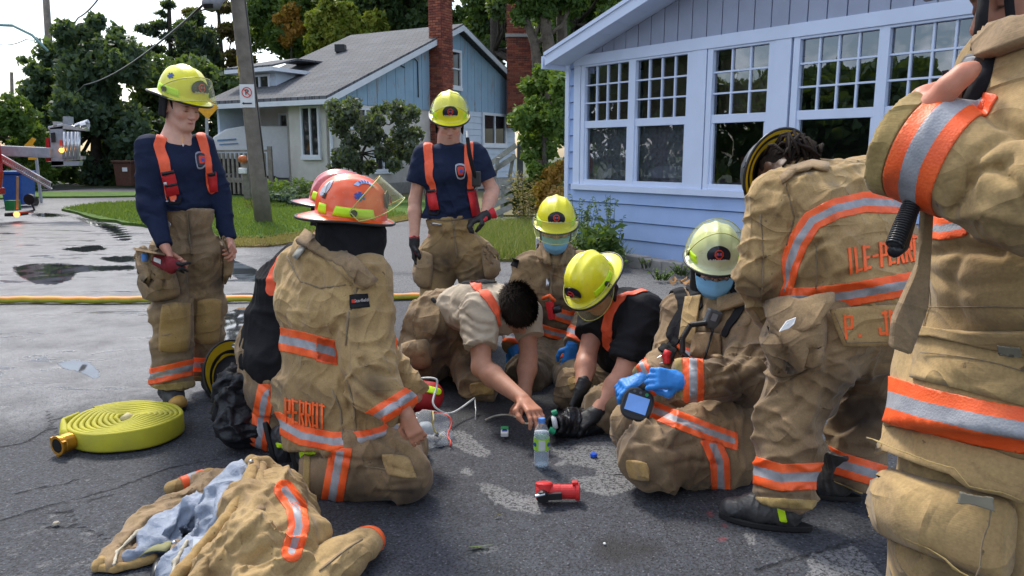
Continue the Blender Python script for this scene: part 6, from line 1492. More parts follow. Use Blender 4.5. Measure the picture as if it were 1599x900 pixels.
for (x, y, sc_, m_, lab) in ((750, 857, .045, LG, 'green leaf fragment lying on the foreground asphalt'), (778, 808, .018, DG, 'tiny brown leaf in front of the red flashlight'), (88, 820, .014, M('pebble', (.45, .40, .30), .9), 'pale pebble on the cracked asphalt at the lower left'), (944, 850, .006, WHITE, 'white speck of grit on the dark oil stain')):
    g_ = G(x, y); S = MB()
    if 'leaf' in lab:
        S.add([g_+Vector((-sc_, 0, .006)), g_+Vector((-sc_*.2, -sc_*.25, .012)), g_+Vector((sc_, .01, .010)), g_+Vector((-sc_*.1, sc_*.28, .004))], [(0, 1, 2, 3)]).add([g_+Vector((-sc_*.8, -sc_*.5, .006)), g_+Vector((-sc_*.3, -sc_*.1, .010)), g_+Vector((sc_*.1, .0, .010)), g_+Vector((-sc_*.5, -sc_*.05, .004))], [(0, 1, 2, 3)])
    else: S.lathe([(.3*sc_, 0), (sc_*.9, sc_*.3), (sc_*.7, sc_*.8), (.1*sc_, sc_)], g_, n=7)
    o = S.build('leaf' if 'leaf' in lab else 'pebble', m_, None, loc=g_)
    if m_ in (LG, DG): attr(o, 'shade', np.full(len(o.data.vertices), .8))
    tag(o, lab, 'leaf' if 'leaf' in lab else 'pebble')
# flashlight
fa, fb = G(905, 768, .037), G(838, 768, .037); FR = M('flashlight_red', (.62, .03, .03), .45, var=.1, bump=.3, bscale=80)
fl = thing('flashlight', 'red right angle flashlight with black clip lying on the road', 'flashlight', Vector((fa.x, fa.y, 0)))
ax = (fb-fa).normalized(); Mf = Matrix((Vector((0, 0, 1)).cross(ax), Vector((0, 0, 1)), ax)).transposed(); Lf = (fb-fa).length
MB().lathe([(.030, 0), (.034, .003), (.034, .014), (.028, .018), (.027, Lf*.45), (.028, Lf*.46), (.029, Lf*.8), (.033, Lf*.84), (.034, Lf*.97), (.028, Lf+.003)], fa, Mf, 20).build('flashlight_body', FR, fl, smooth=False, bev=.001)
hdp = fb-ax*.028+Vector((0, 0, .012)); MB().lathe([(.030, -.03), (.033, .0), (.034, .020), (.029, .025), (.0, .026)], hdp, Matrix.Rotation(-.25, 3, 'X'), 22).build('flashlight_head', FR, fl, bev=.001)
c0 = fb-ax*.0+Vector((0, -.036, -.004)); MB().bar(c0-ax*.02, fa.lerp(fb, .42)+Vector((0, -.036, 0)), .012, .028).build('flashlight_clip', BLACKP, fl, bev=.003)
MB().tube([fb-ax*.022+Vector((0, -.030, -.002)), fb-ax*.022+Vector((0, -.046, -.004))], .024, 16).build('flashlight_lens', BLACKP, fl)
MB().tube([fb-ax*.03+Vector((0, -.046, .012)), fb+ax*.006+Vector((0, -.046, .004))], .006, 8).build('flashlight_hook', SILVER, fl)
MB().box(fa+ax*.018+Vector((0, 0, .036)), (.022, .02, .012)).build('flashlight_switch', FR, fl, bev=.003)
# red pouch with lime stripe
pg = G(655, 640); po = thing('red_pouch', 'red zipped pouch with lime reflective strip beside the cuff of the kneeling firefighter', 'bag', pg)
S = SDF(); S.cone(W(612, 612, 3.72), W(672, 617, 3.72), .082, .070, .02, 'T'); S.cone(W(640, 622, 3.66), W(672, 626, 3.68), .06, .055, .03, 'T'); Gp = Garment(S, .008); Gp.crumple(.005, 4); Gp.V[:, 2] = np.maximum(Gp.V[:, 2], .004); Gp.N = normals(Gp.V, Gp.F)
Gp.obj('pouch_body', M('pouch_red', (.42, .015, .02), .6, bump=.4, bscale=60), po); Gp.ring([(600, 597), (640, 601), (684, 612)], 10, mat=LIME, name='lime_strip', front=True, ext=False)
o = MB().tube(curve([W(636, 597, 3.64), W(658, 591, 3.62), W(680, 592, 3.6), W(682, 604, 3.58), W(676, 628, 3.52), W(684, 640, 3.50), W(700, 646, 3.52), W(716, 640, 3.6), W(741, 622, 3.72)]), .0055, 8).build('oxygen_tube', M('tube_clear_white', (.72, .75, .76), .25), None, smooth=True, loc=G(700, 660)); tag(o, 'white plastic tubing looping from the red pouch over the road', 'tube')
o = MB().tube([W(741, 622, 3.72), W(743, 640, 3.66), G(742, 655, .01)], [.004, .003, .001], 6).build('tube_end', M('tube_clear_white', (.72, .75, .76), .25), None, smooth=True, loc=G(742, 655)); tag(o, 'thin white tube end hanging to the asphalt beside the knee', 'tube')
o = MB().tube(curve([G(758, 656, .008), G(772, 650, .012), G(790, 648, .02), W(806, 652, 3.45), W(818, 661, 3.38), W(832, 661, 3.33)]), .0045, 8).build('oxygen_line', M('tube_clear_cream', (.62, .60, .50), .25), None, smooth=True, loc=G(790, 650)); tag(o, 'thin clear line lying on the road up to the pointing hand', 'tube')
# clear bag with the folded mask
cbp = G(678, 690); cbg = thing('clear_bag', 'clear plastic bag with red drawcord holding a breathing mask', 'bag', cbp)
S = SDF(); S.cone(W(655, 675, 3.33), W(690, 682, 3.36), .062, .045, .04, 'T'); S.cone(W(662, 655, 3.38), W(694, 655, 3.40), .04, .03, .04, 'T'); S.cone(W(668, 692, 3.25), W(690, 690, 3.28), .03, .03, .03, 'T')
Gb = Garment(S, .007); Gb.crumple(.010, 8, fs=1.6); Gb.V[:, 2] = np.maximum(Gb.V[:, 2], .003); Gb.N = normals(Gb.V, Gb.F); Gb.obj('bag_film', glassy('bag_film_clear', (.88, .91, .94), .10, .82, .12), cbg)
MB().lathe([(.04, -.03), (.045, -.01), (.035, .02), (.015, .035), (.012, .05)], W(662, 672, 3.35), Matrix.Rotation(.9, 3, 'X') @ Matrix.Rotation(-.6, 3, 'Y'), 20).build('mask_cup', M('mask_frosted', (.62, .66, .68), .3), cbg, smooth=True)
MB().tube([W(646, 671, 3.27), W(653, 671, 3.27)], .013, 12).build('green_valve', M('valve_green', (.02, .32, .16), .4), cbg); MB().tube([W(678, 688, 3.27), W(686, 680, 3.27)], .018, 10).build('grey_valve', M('valve_grey', (.10, .11, .12), .4), cbg)
MB().tube(curve([W(676, 643, 3.37), W(677, 655, 3.31), W(676, 662, 3.30), W(680, 675, 3.29), W(694, 683, 3.28)]), .0038, 8).build('yellow_cord', M('cord_yellow', (.62, .50, .14), .6), cbg, smooth=True)
MB().tube(curve([W(674, 643, 3.38), W(690, 646, 3.40), W(702, 652, 3.38), W(705, 663, 3.35), W(699, 680, 3.29), W(704, 690, 3.24), W(702, 697, 3.22)]), .004, 8).build('red_cord', M('cord_red', (.72, .06, .04), .5), cbg, smooth=True)
# ================================================================ PEOPLE
def Z(v): return Vector(v)
SKIN_A = (.62, .36, .27); SKIN_R = (.56, .27, .19)
def torso(S, sA, sB, hA, hB, sr=.075, cr=.12, wr=.11, hr=.12, g='T', k=.05, hips=True, cw=.24, ww=.16, bend=None):
    sA, sB, hA, hB = map(Z, (sA, sB, hA, hB)); cs = (sA+sB)/2; ch = (hA+hB)/2; ax = sB-sA; ah = hB-hA
    S.cone(cs+(sA-cs)*.85, cs+(sB-cs)*.85, sr, k=k, g=g); c1 = ch.lerp(cs, .74)+(Z(bend) if bend else Vector()); c2 = ch.lerp(cs, .36)+(Z(bend)*.8 if bend else Vector())
    S.cone(c1-ax*cw, c1+ax*cw, cr, k=k, g=g); S.cone(c2-ax*ww, c2+ax*ww, wr, k=k, g=g)
    S.cone(c1, c2, cr*.95, wr, k=k, g=g); S.cone(cs, c1, sr, cr, k=k, g=g)
    if hips: S.cone(hA, hB, hr, k=k, g=g); S.cone(c2, ch, wr, hr, k=k, g=g)
    return S
def body(root, hc, f, u, nb, sA, sB, hA, hB, armA=None, armB=None, handA=None, handB=None, base=SKIN_A, sz=1.0, h=.0055, beard=None, shr=.8, brow=(.10, .06, .035), lip=(.50, .16, .13), slim=1.0, pelvis=True):
    """one continuous figure: head, neck, trunk, arms and hands"""
    S = SDF(); r, f, u = head_frame(f, u); c = V3(hc)-u*.055*sz+f*.004
    P = head(S, c, f, u, sz); S.cone(P(0, -.02, -.06), nb, .052*sz, .062*sz, .03, 'n')
    torso(S, sA, sB, hA, hB, .055*slim, .10*slim, .084*slim, .082*slim, k=.05)
    S.cone(nb, (Z(sA)+Z(sB))/2, .06*sz, .075*sz, .05, 'T')
    for arm, hd in ((armA, handA), (armB, handB)):
        if not arm: continue
        (s_, e, w), (r0, r1, r2) = arm[:3], arm[3] if len(arm) > 3 else (.048, .040, .027)
        S.cone(s_, e, r0, r1*.95, .03, 'a'); mid = Z(e).lerp(Z(w), .28); S.cone(e, mid, r1, r1*1.05, .02, 'a'); S.cone(mid, w, r1*1.05, r2, .02, 'a')
        if callable(hd): hd(S)
        elif hd: hand(S, w, *hd)
    Ga = Garment(S, h); o = Ga.obj('body', SKIN, root); dh = np.linalg.norm(Ga.V-V3(c), axis=1)
    col = head_color(Ga.V, c, f, u, sz, base, lip, brow, beard); far = dh > .2
    ad = np.minimum(SDF_d(S, 'H', Ga.V), SDF_d(S, 'a', Ga.V)); am = far & (ad < .05); red = fbm(Ga.V*14, 4)
    col[far] = np.array(base); col[am] = np.array(base)*(1-.16*red[am])[:, None]*np.array([1, .93, .90])
    hm = far & (SDF_d(S, 'H', Ga.V) < .01); col[hm] = col[hm]*np.array([.98, .86, .80])
    cattr(o, 'col', col); return Ga, c, f, u
def SDF_d(S, g, X): return S.dist(g, X)
def helmed(root, c, f, u, mat, **k): return helmet(root, c, f, u, mat, **k)
HY = helm_mat('helmet_yellow', (.80, .74, .012), .34, .26); HO = helm_mat('helmet_orange', (.85, .10, .015), .3, .35); HR_ = helm_mat('helmet_red', (.42, .012, .02), .3, .3); HWt = helm_mat('helmet_white', (.62, .66, .42), .4, .55); HB_ = helm_mat('helmet_black', (.015, .015, .017), .4, .1)
INY = M('inner_yellow', (.75, .48, .02), .5); INB = M('inner_brown', (.10, .05, .03), .6)
def mask_(root, c, f, u, sz=1.0):
    r, f, u = head_frame(f, u); c = V3(c); V = []; nu, nv = 18, 12
    for j in range(nv+1):
        for i in range(nu+1):
            a = -1.12+2.24*i/nu; t = j/nv; z = -.012-.105*t; bulge = .014*math.sin(math.pi*min(1, t*1.1))*math.cos(a)
            z += (.010*math.cos(a*1.3) if j == 0 else 0)-.0; pl = .0022*((j % 3) == 1)
            rad = (.082+.010*(1-t)); y = (.108-.018*max(0, t-.55)*2)*math.cos(a)*1.02+bulge+pl+.006*(1-abs(2*t-1)); x = rad*math.sin(a)*(1-.18*t*t)
            nb_ = .016*math.exp(-(a/.22)**2)*max(0, 1-t*2.6); V.append(tuple(c+(r*x+f*(y+nb_)+u*(z*(1-.25*abs(a)/1.12*(.5))))*sz))
    w = nu+1; o = mk('face_mask', V, [(j*w+i, j*w+i+1, (j+1)*w+i+1, (j+1)*w+i) for j in range(nv) for i in range(nu)], MASK, root); solid(o, .002, 0)
    for e, i in ((-1, 0), (1, nu)):
        ear = c+(r*e*.078+f*-.008+u*.01)*sz; MB().tube([Z(V[i]), Z(ear)], .0018, 5).build('ear_loop', WHITE, o); MB().tube([Z(V[nv*w+i]), Z(ear-u*.03)], .0018, 5).build('ear_loop', WHITE, o)
    return o
def trousers(root, mat, waist, hips, legs, amp=.011, seed=1, h=.0075, fold=None, joints=True, label=None, extra=None, k=.045, knee=True, fs=1.0, flat=False):
    """waist=(A,B,r) hips=(A,B,r) legs=[(hip,knee,ankle,r0,r1,r2),...]"""
    S = SDF(); js = []
    wm, hm_ = (Z(waist[0])+Z(waist[1]))/2, (Z(hips[0])+Z(hips[1]))/2
    if flat: S.cone(wm, hm_, waist[2], hips[2]*1.05, k=.02, g='W', flat=((0, 1, 0), .72), ca=True)
    else: S.cone(waist[0], waist[1], waist[2], k=k, g='W'); S.cone(wm, hm_, waist[2], hips[2], k=k, g='W')
    S.cone(hips[0], hips[1], hips[2], k=k, g='W')
    for i, L in enumerate(legs):
        g = 'lm'[i]; S.cone(L[0], L[1], L[3], L[4], k, g); S.cone(L[1], L[2], L[4], L[5], .03, g, cb=True); js += [(L[1], .16), (L[2], .12), (L[0], .16)]
    if extra: extra(S)
    Ga = Garment(S, h); Ga.crumple(amp, seed, js, fs)
    if fold: Ga.folds(fold)
    Ga.obj('trousers', mat, root, label); return Ga
def jacket(root, mat, sA, sB, hA, hB, arms, r=(.085, .155, .15, .16), hem=None, amp=.010, seed=1, h=.0075, fold=None, k=.055, extra=None, cw=.24, ww=.18, bend=None, name='jacket', js=(), fs=1.0, label=None):
    S = SDF(); torso(S, sA, sB, hA, hB, *r, k=k, cw=cw, ww=ww, bend=bend); j = list(js)
    for i, a in enumerate(arms):
        g = 'AB'[i]
        if not a: continue
        S.cone(a[0], a[1], a[3], a[4], .05, g); S.cone(a[1], a[2], a[4], a[5], .02, g, cb=True); j += [(a[1], .12), (a[0], .14), (a[2], .08)]
    if hem:
        for q in hem: S.cone(*q[:2], q[2], q[3], k=.04, g='T', cb=True)
    if extra: extra(S)
    Ga = Garment(S, h); Ga.crumple(amp, seed, j, fs)
    if fold: Ga.folds(fold)
    Ga.obj(name, mat, root, label); return Ga
SUSP = M('suspender_orange', (.92, .13, .05), .55, var=.06, nscale=30, bump=.6, bscale=300, bdist=.002)
GLV = M('glove_black', (.014, .014, .016), .55, bump=.5, bscale=50, bdist=.006); GLR = M('glove_red', (.55, .015, .03), .6, bump=.3, bscale=60)
def soil_low(Ga, z0, z1, amt=.8, seed=0):
    z = Ga.V[:, 2]; n = fbm(Ga.V*9, seed); Ga.soil(np.clip((z1-z)/(z1-z0), 0, 1)*amt*(.3+1.4*n)*.8)

def soil_px(Ga, spots, seed=0):
    """grime rubbed into the cloth round the given pixels: (px, py, radius px, strength)"""
    Q = PX(Ga.V); n = fbm(Ga.V*11, seed, 4); f = np.zeros(len(Ga.V))
    for x, y, r_, a in spots: f = np.maximum(f, a*np.exp(-(((Q[:, 0]-x)**2+(Q[:, 1]-y)**2)/(r_*r_))))
    Ga.soil(np.clip(f*(.2+1.6*n), 0, 1))

# ---------- woman standing at the left
def P1():
    root = thing('person', 'woman standing at the left in navy long sleeved shirt, orange suspenders and yellow helmet', 'person', G(285, 622))
    f = (.80, -.50, -.30); u = (.28, -.12, .95); hc = W(285, 150, 3.95)
    nb = W(275, 218, 3.97); sA, sB = W(232, 231, 3.88), W(316, 229, 4.05); hA, hB = W(272, 375, 3.93), W(306, 372, 4.0)
    elA, wrA = W(234, 318, 3.84), W(257, 384, 3.74); elB, wrB = W(342, 305, 4.08), W(357, 374, 4.0)
    body(root, hc, f, u, nb, sA, sB, hA, hB, (sA, elA, wrA, (.042, .036, .025)), (sB, elB, wrB, (.042, .036, .024)),
         (W(276, 420, 3.70)-wrA, (.75, .3, .1), -1, (38, 44, 50, 55), .5, .98), (W(366, 398, 3.9)-wrB, (-.7, -.1, -.3), 1, (45, 55, 60, 62), .5, .92), slim=.78, sz=.97, lip=(.46, .15, .14), brow=(.16, .10, .06))
    S = SDF(); torso(S, sA, sB, hA+Vector((0, 0, .08)), hB+Vector((0, 0, .08)), .052, .108, .098, .105, k=.04)
    S.cone(nb+Vector((.005, 0, -.012)), (sA+sB)/2, .062, .08, .035, 'T')
    for g, a in (('A', (sA, elA, wrA)), ('B', (sB, elB, wrB))): S.cone(a[0], a[1], .064, .060, .04, g); S.cone(a[1], a[2], .060, .038, .02, g, cb=True)
    Gs = Garment(S, .0065)
    cut = nb+Vector((0.01, -.01, .012)); Gs.crumple(.007, 11, [(elA, .12), (elB, .12), (wrA, .08), (W(290, 320, 3.85), .13)])
    Gs.folds([([(252, 316), (290, 325), (330, 318)], .012, 5), ([(255, 306), (300, 300)], -.006, 5), ([(215, 300), (246, 315)], -.008, 5), ([(220, 330), (248, 338)], -.006, 4)])
    Gs.clip_below(W(290, 328, 3.95).z, 'T'); Gs.obj('shirt', NAVY, root)
    Gs.strap([(238, 208), (248, 228), (256, 252), (263, 285), (267, 308)], .052, SUSP)
    Gs.strap([(313, 212), (319, 232), (325, 262), (330, 296)], .046, SUSP)
    Gs.ribbon([(261, 268), (267, 290), (272, 306)], 21, 'suspender_strap', REDSTRAP, .010, .006); Gs.ribbon([(329, 270), (332, 288), (333, 300)], 14, 'suspender_strap', REDSTRAP, .010, .006)
    for q in ([(253, 271), (272, 268)], [(259, 291), (277, 287)], [(322, 272), (334, 271)]): Gs.ribbon(q, 5, 'buckle', BLACKP, .016, .004, dense=4)
    Gs.ribbon([(258, 283), (259, 288)], 6, 'strap_label', WHITE, .017, .001, dense=3)
    Gs.ribbon([(262, 306), (266, 318), (280, 318), (284, 308)], 4, 'strap_end', BLACKC, .008, .004)
    for x in (262, 271):
        h_ = Gs.hit(x, 316, .012)
        if h_: MB().lathe([(.0, -.004), (.007, -.003), (.006, .003), (0, .004)], h_[0], n=10).build('stud', SILVER, Gs.o, smooth=True)
    Gs.patch([(303, 238), (320, 237), (321, 262), (307, 266)], 'shirt_badge', M('badge_rim', (.35, .36, .45), .7), .004, .002, round_=.6)
    Gs.patch([(305, 241), (319, 240), (319, 260), (308, 263)], 'shirt_badge', BADGE, .006, .002, round_=.6); Gs.patch([(309, 244), (319, 244), (318, 256), (310, 257)], 'shirt_badge', REDB, .008, .002, round_=.4); Gs.patch([(313, 248), (317, 248), (317, 253), (313, 253)], 'shirt_badge', BLUEB, .010, .002)
    MB().tube([W(283, 210, 3.84), W(286, 226, 3.80), W(288, 214, 3.82)], .0012, 4).build('necklace', BRASS, root); MB().lathe([(0, -.008), (.004, -.004), (.003, .006), (0, .009)], W(286, 227, 3.80), n=8).build('pendant', SILVER, root)
    # trousers
    tr = trousers(root, TANB, (W(281, 324, 3.95), W(303, 324, 3.97), .142), (W(266, 395, 3.92), W(318, 393, 4.0), .102),
        [(W(264, 405, 3.9), W(270, 492, 3.84), W(268, 601, 3.86), .108, .098, .104), (W(318, 405, 4.0), W(322, 488, 4.04), W(322, 585, 4.1), .104, .092, .096)], .011, 21, flat=True)
    tr.folds([([(292, 340), (296, 400), (300, 470)], -.014, 4), ([(250, 470), (290, 462)], -.008, 5), ([(245, 520), (290, 510)], -.01, 4), ([(240, 560), (290, 552)], -.008, 4), ([(305, 500), (345, 492)], -.008, 4), ([(240, 590), (294, 582)], -.010, 4), ([(255, 348), (262, 372), (250, 395)], -.007, 5)])
    tr.V0 = 0
    v_ = tr.V-np.array(base_of(root)); tr.o.data.vertices.foreach_set('co', v_.ravel().astype(np.float32)); tr.o.data.update()
    soil_px(tr, [(252, 440, 40, .9), (300, 372, 18, .5), (340, 440, 25, .6), (265, 585, 40, .5), (325, 560, 30, .6), (290, 440, 20, .5)])
    tr.ring([(232, 589), (298, 574)], 25, group='l'); tr.ring([(292, 569), (340, 571)], 22, group='m')
    tr.patch([(252, 475), (298, 472), (295, 548), (247, 550)], 'knee_patch', PATCH, .004, .008, round_=.25); tr.patch([(308, 467), (346, 466), (341, 536), (304, 536)], 'knee_patch', PATCH, .004, .008, round_=.25)
    tr.patch([(209, 392), (262, 402), (280, 462), (228, 470)], 'cargo_pocket', TANB, .006, .03, bulge=.055, round_=.3); tr.patch([(207, 388), (262, 398), (266, 414), (208, 404)], 'pocket_flap', TANB, .050, .010, round_=.1)
    tr.patch([(350, 372), (357, 374), (358, 440), (347, 444)], 'cargo_pocket', TANB, .004, .02, bulge=.04)
    tr.ring([(232, 608), (300, 600)], 10, group='l', mat=CUFF, name='trouser_cuff'); tr.ring([(300, 592), (345, 590)], 8, group='m', mat=CUFF, name='trouser_cuff')
    tr.ribbon([(255, 338), (266, 350), (262, 366)], 3, 'zip', SILVER, .004); tr.ribbon([(293, 332), (296, 372), (300, 400)], 3, 'fly_seam', TANK, .003, .004)
    boot(root, G(252, 628)+Vector((0, .06, 0)), (.62, -.72, 0), (0, 0, 1), (0, .05, 1), .98, BOOTB, BOOTY, None, .10); boot(root, G(318, 614)+Vector((0, .05, 0)), (.6, -.6, 0), (0, 0, 1), (0, .05, 1), .95, BOOTB, BOOTY, None, .10)
    helmed(root, hc, f, u, HY, visor=32, sz=.97, inner=INB, star=(82, .62))
    # gathered hair at the nape
    S = SDF(); r, ff, uu = head_frame(f, u); c = V3(hc); S.cone(c-ff*.075-uu*.075, c-ff*.078-uu*.13, .030, .020, .01); S.cone(c-ff*.06-uu*.06-r*.055, c-ff*.05-uu*.125-r*.05, .018, .010, .01); Gh = Garment(S, .005); Gh.crumple(.004, 2, fs=3); Gh.obj('hair', M('hair_light_brown', (.20, .12, .06), .5), root)
    # gloves held in her right hand, bottle cap in pocket
    g = thing('work_gloves', 'red and black work gloves held in the hand of the standing woman', 'gloves', W(268, 412, 3.66)); S = SDF()
    S.cone(W(248, 406, 3.72), W(268, 416, 3.66), .030, .032, .02); S.cone(W(262, 412, 3.68), W(285, 418, 3.66), .028, .016, .02); Gg = Garment(S, .005); Gg.crumple(.006, 4, fs=2); Gg.obj('glove_body', M('glove_dark_red', (.22, .012, .02), .7, bump=.5), g)
    Gg.patch([(241, 402), (252, 406), (252, 413), (241, 408)], 'glove_label', WHITE, .004, .002)
    for a, b in (((272, 412), (297, 411)), ((276, 418), (293, 424)), ((272, 420), (287, 426))): MB().tube([W(*a, 3.66), W((a[0]+b[0])/2, a[1]+1, 3.64), W(*b, 3.68)], [.012, .010, .006], 8).build('glove_finger', GLV, g, smooth=True)
    q = W(226, 402, 3.74); o = MB().lathe([(.0, -.018), (.016, -.016), (.017, .014), (.013, .02), (0, .021)], q, n=16).build('blue_cap', M('cap_blue', (.10, .28, .72), .4), None, smooth=False, loc=q); o.name = 'bottle_cap'; tag(o, 'blue bottle cap poking out of the trouser pocket of the standing woman', 'bottle cap')
P1()

# ---------- young man standing in the middle
def P2():
    root = thing('person', 'young man in navy t-shirt standing behind the group, red gloves, yellow helmet', 'person', Vector((W(705, 540, 5.2).x, 5.2, 0)))
    Y = 5.2; f = (.10, -.90, -.42); u = (.05, -.40, .92); hc = W(702, 180, Y-.05); nb = W(700, 218, Y); sA, sB = W(661, 243, Y), W(742, 241, Y); hA, hB = W(683, 372, Y), W(722, 372, Y)
    elA, wrA = W(648, 313, Y), W(647, 380, Y-.1); elB, wrB = W(769, 298, Y), W(757, 338, Y-.22)
    body(root, hc, f, u, nb, sA, sB, hA, hB, (sA, elA, wrA, (.052, .043, .030)), (sB, elB, wrB, (.052, .046, .032)), base=SKIN_A, beard=((.22, .11, .07), .35), brow=(.14, .08, .05), slim=.86)
    S = SDF(); torso(S, sA, sB, hA+Vector((0, 0, .12)), hB+Vector((0, 0, .12)), .07, .128, .112, .115, k=.045); S.cone(nb+Vector((0, 0, -.02)), (sA+sB)/2, .070, .09, .04, 'T')
    S.cone(sA, W(652, 286, Y), .075, .078, .04, 'A', cb=True); S.cone(sB, W(760, 282, Y), .075, .080, .04, 'B', cb=True)
    Gs = Garment(S, .007); Gs.crumple(.008, 15, [(W(700, 320, Y-.1), .16), (sA, .1), (sB, .1)]); Gs.folds([([(672, 322), (700, 333), (735, 320)], .010, 4), ([(690, 300), (720, 310)], -.007, 5), ([(670, 250), (680, 262)], -.006, 4)])
    Gs.clip_below(W(700, 341, 5.2).z, 'T'); Gs.obj('t_shirt', NAVY, root)
    Gs.strap([(668, 232), (670, 255), (673, 285), (676, 310)], .060, SUSP); Gs.strap([(732, 230), (732, 260), (735, 298)], .060, SUSP)
    Gs.ribbon([(675, 299), (677, 315), (679, 328)], 13, 'suspender_strap', REDSTRAP, .012, .006); Gs.ribbon([(734, 297), (737, 312), (740, 330), (742, 338)], 12, 'suspender_strap', REDSTRAP, .014, .006)
    for q in ([(669, 299), (682, 298)], [(728, 297), (741, 296)]): Gs.ribbon(q, 5, 'buckle', BLACKP, .020, .004, dense=4)
    Gs.ribbon([(670, 326), (672, 335), (683, 336), (686, 326)], 4, 'strap_end', BLACKC, .008, .004)
    Gs.patch([(709, 256), (728, 256), (726, 280), (713, 281)], 'shirt_badge', M('badge_rim_pale', (.5, .52, .6), .7), .004, .002, round_=.6); Gs.patch([(711, 259), (726, 259), (725, 277), (714, 278)], 'shirt_badge', BADGE, .006, .002, round_=.6)
    Gs.patch([(713, 261), (725, 261), (723, 274), (715, 274)], 'shirt_badge', REDB, .008, .002, round_=.5); Gs.patch([(717, 265), (722, 265), (722, 270), (717, 270)], 'shirt_badge', BLUEB, .010, .002, round_=.3)
    tr = trousers(root, TAN, (W(690, 337, Y), W(715, 337, Y), .178), (W(684, 392, Y), W(738, 392, Y), .122), [(W(684, 405, Y), W(680, 470, 5.1), W(672, 548, 5.15), .135, .115, .11), (W(742, 405, Y), W(748, 470, 5.1), W(746, 548, 5.15), .135, .115, .11)], .013, 33, flat=True)
    soil_px(tr, [(690, 410, 45, .8), (740, 430, 35, .9), (665, 430, 25, .7), (715, 440, 30, .8)])
    tr.patch([(656, 392), (676, 398), (672, 452), (648, 444)], 'cargo_pocket', TANB, .004, .02, bulge=.05, round_=.2); tr.patch([(752, 388), (764, 394), (782, 430), (757, 436)], 'cargo_pocket', TANB, .004, .02, bulge=.05, round_=.2); tr.patch([(750, 384), (766, 392), (772, 402), (752, 398)], 'pocket_flap', TANB, .045, .008)
    tr.ribbon([(708, 345), (710, 372), (714, 402)], 3, 'fly_seam', TANK, .003, .004); tr.ribbon([(674, 349), (690, 351)], 4, 'waist_clip', SILVER, .008, .004, dense=4); tr.ribbon([(664, 341), (700, 344), (735, 340)], 3, 'waistband_seam', TANK, .003, .002)
    for x, y in ((668, 556), (742, 556)): boot(root, G(x, 552)+Vector((0, .05, 0)), (0.1, -1, 0), (0, 0, 1), (0, 0, 1), 1.05)
    helmed(root, hc, f, u, HY, visor=62, inner=INB, star=None, vs=.96)
    glove(root, wrA, (0, -.1, -1), (.9, .1, 0), 1, GLV, (30, 32, 36, 40), .3, 1.08, .035, label='black palmed glove with red back'); glove(root, wrA+Vector((0, 0, -.01)), (0, -.1, -1), (.9, .1, 0), 1, GLR, (5, 5, 5, 5), .1, .62, .055, name='glove_back', cr=.038)
    glove(root, wrB, (-.80, -.25, -.35), (-.3, -.1, -.9), 1, GLV, (60, 66, 70, 72), .8, 1.08, .03); glove(root, wrB+Vector((.02, 0, .005)), (-.8, -.3, -.3), (-.3, -.1, -.9), 1, GLR, (5, 5, 5, 5), .1, .6, .05, name='glove_back', cr=.040)
    h_ = thing('radio_microphone', 'black strap with steel clip hanging beside the right suspender of the standing man', 'strap', W(733, 225, 4.95)); MB().tube([W(729, 206, 5.0), W(730, 216, 4.97)], .012, 8).build('steel_clip', SILVER, h_)
    MB().tube([W(730, 216, 4.97), W(733, 240, 4.95), W(738, 262, 4.97), W(744, 285, 5.0)], [.012, .014, .014, .012], 8).build('cord', BLACKC, h_, smooth=True); MB().box(W(744, 280, 5.0), (.06, .04, .10)).build('radio_case', BLACKP, h_, bev=.01)
P2()

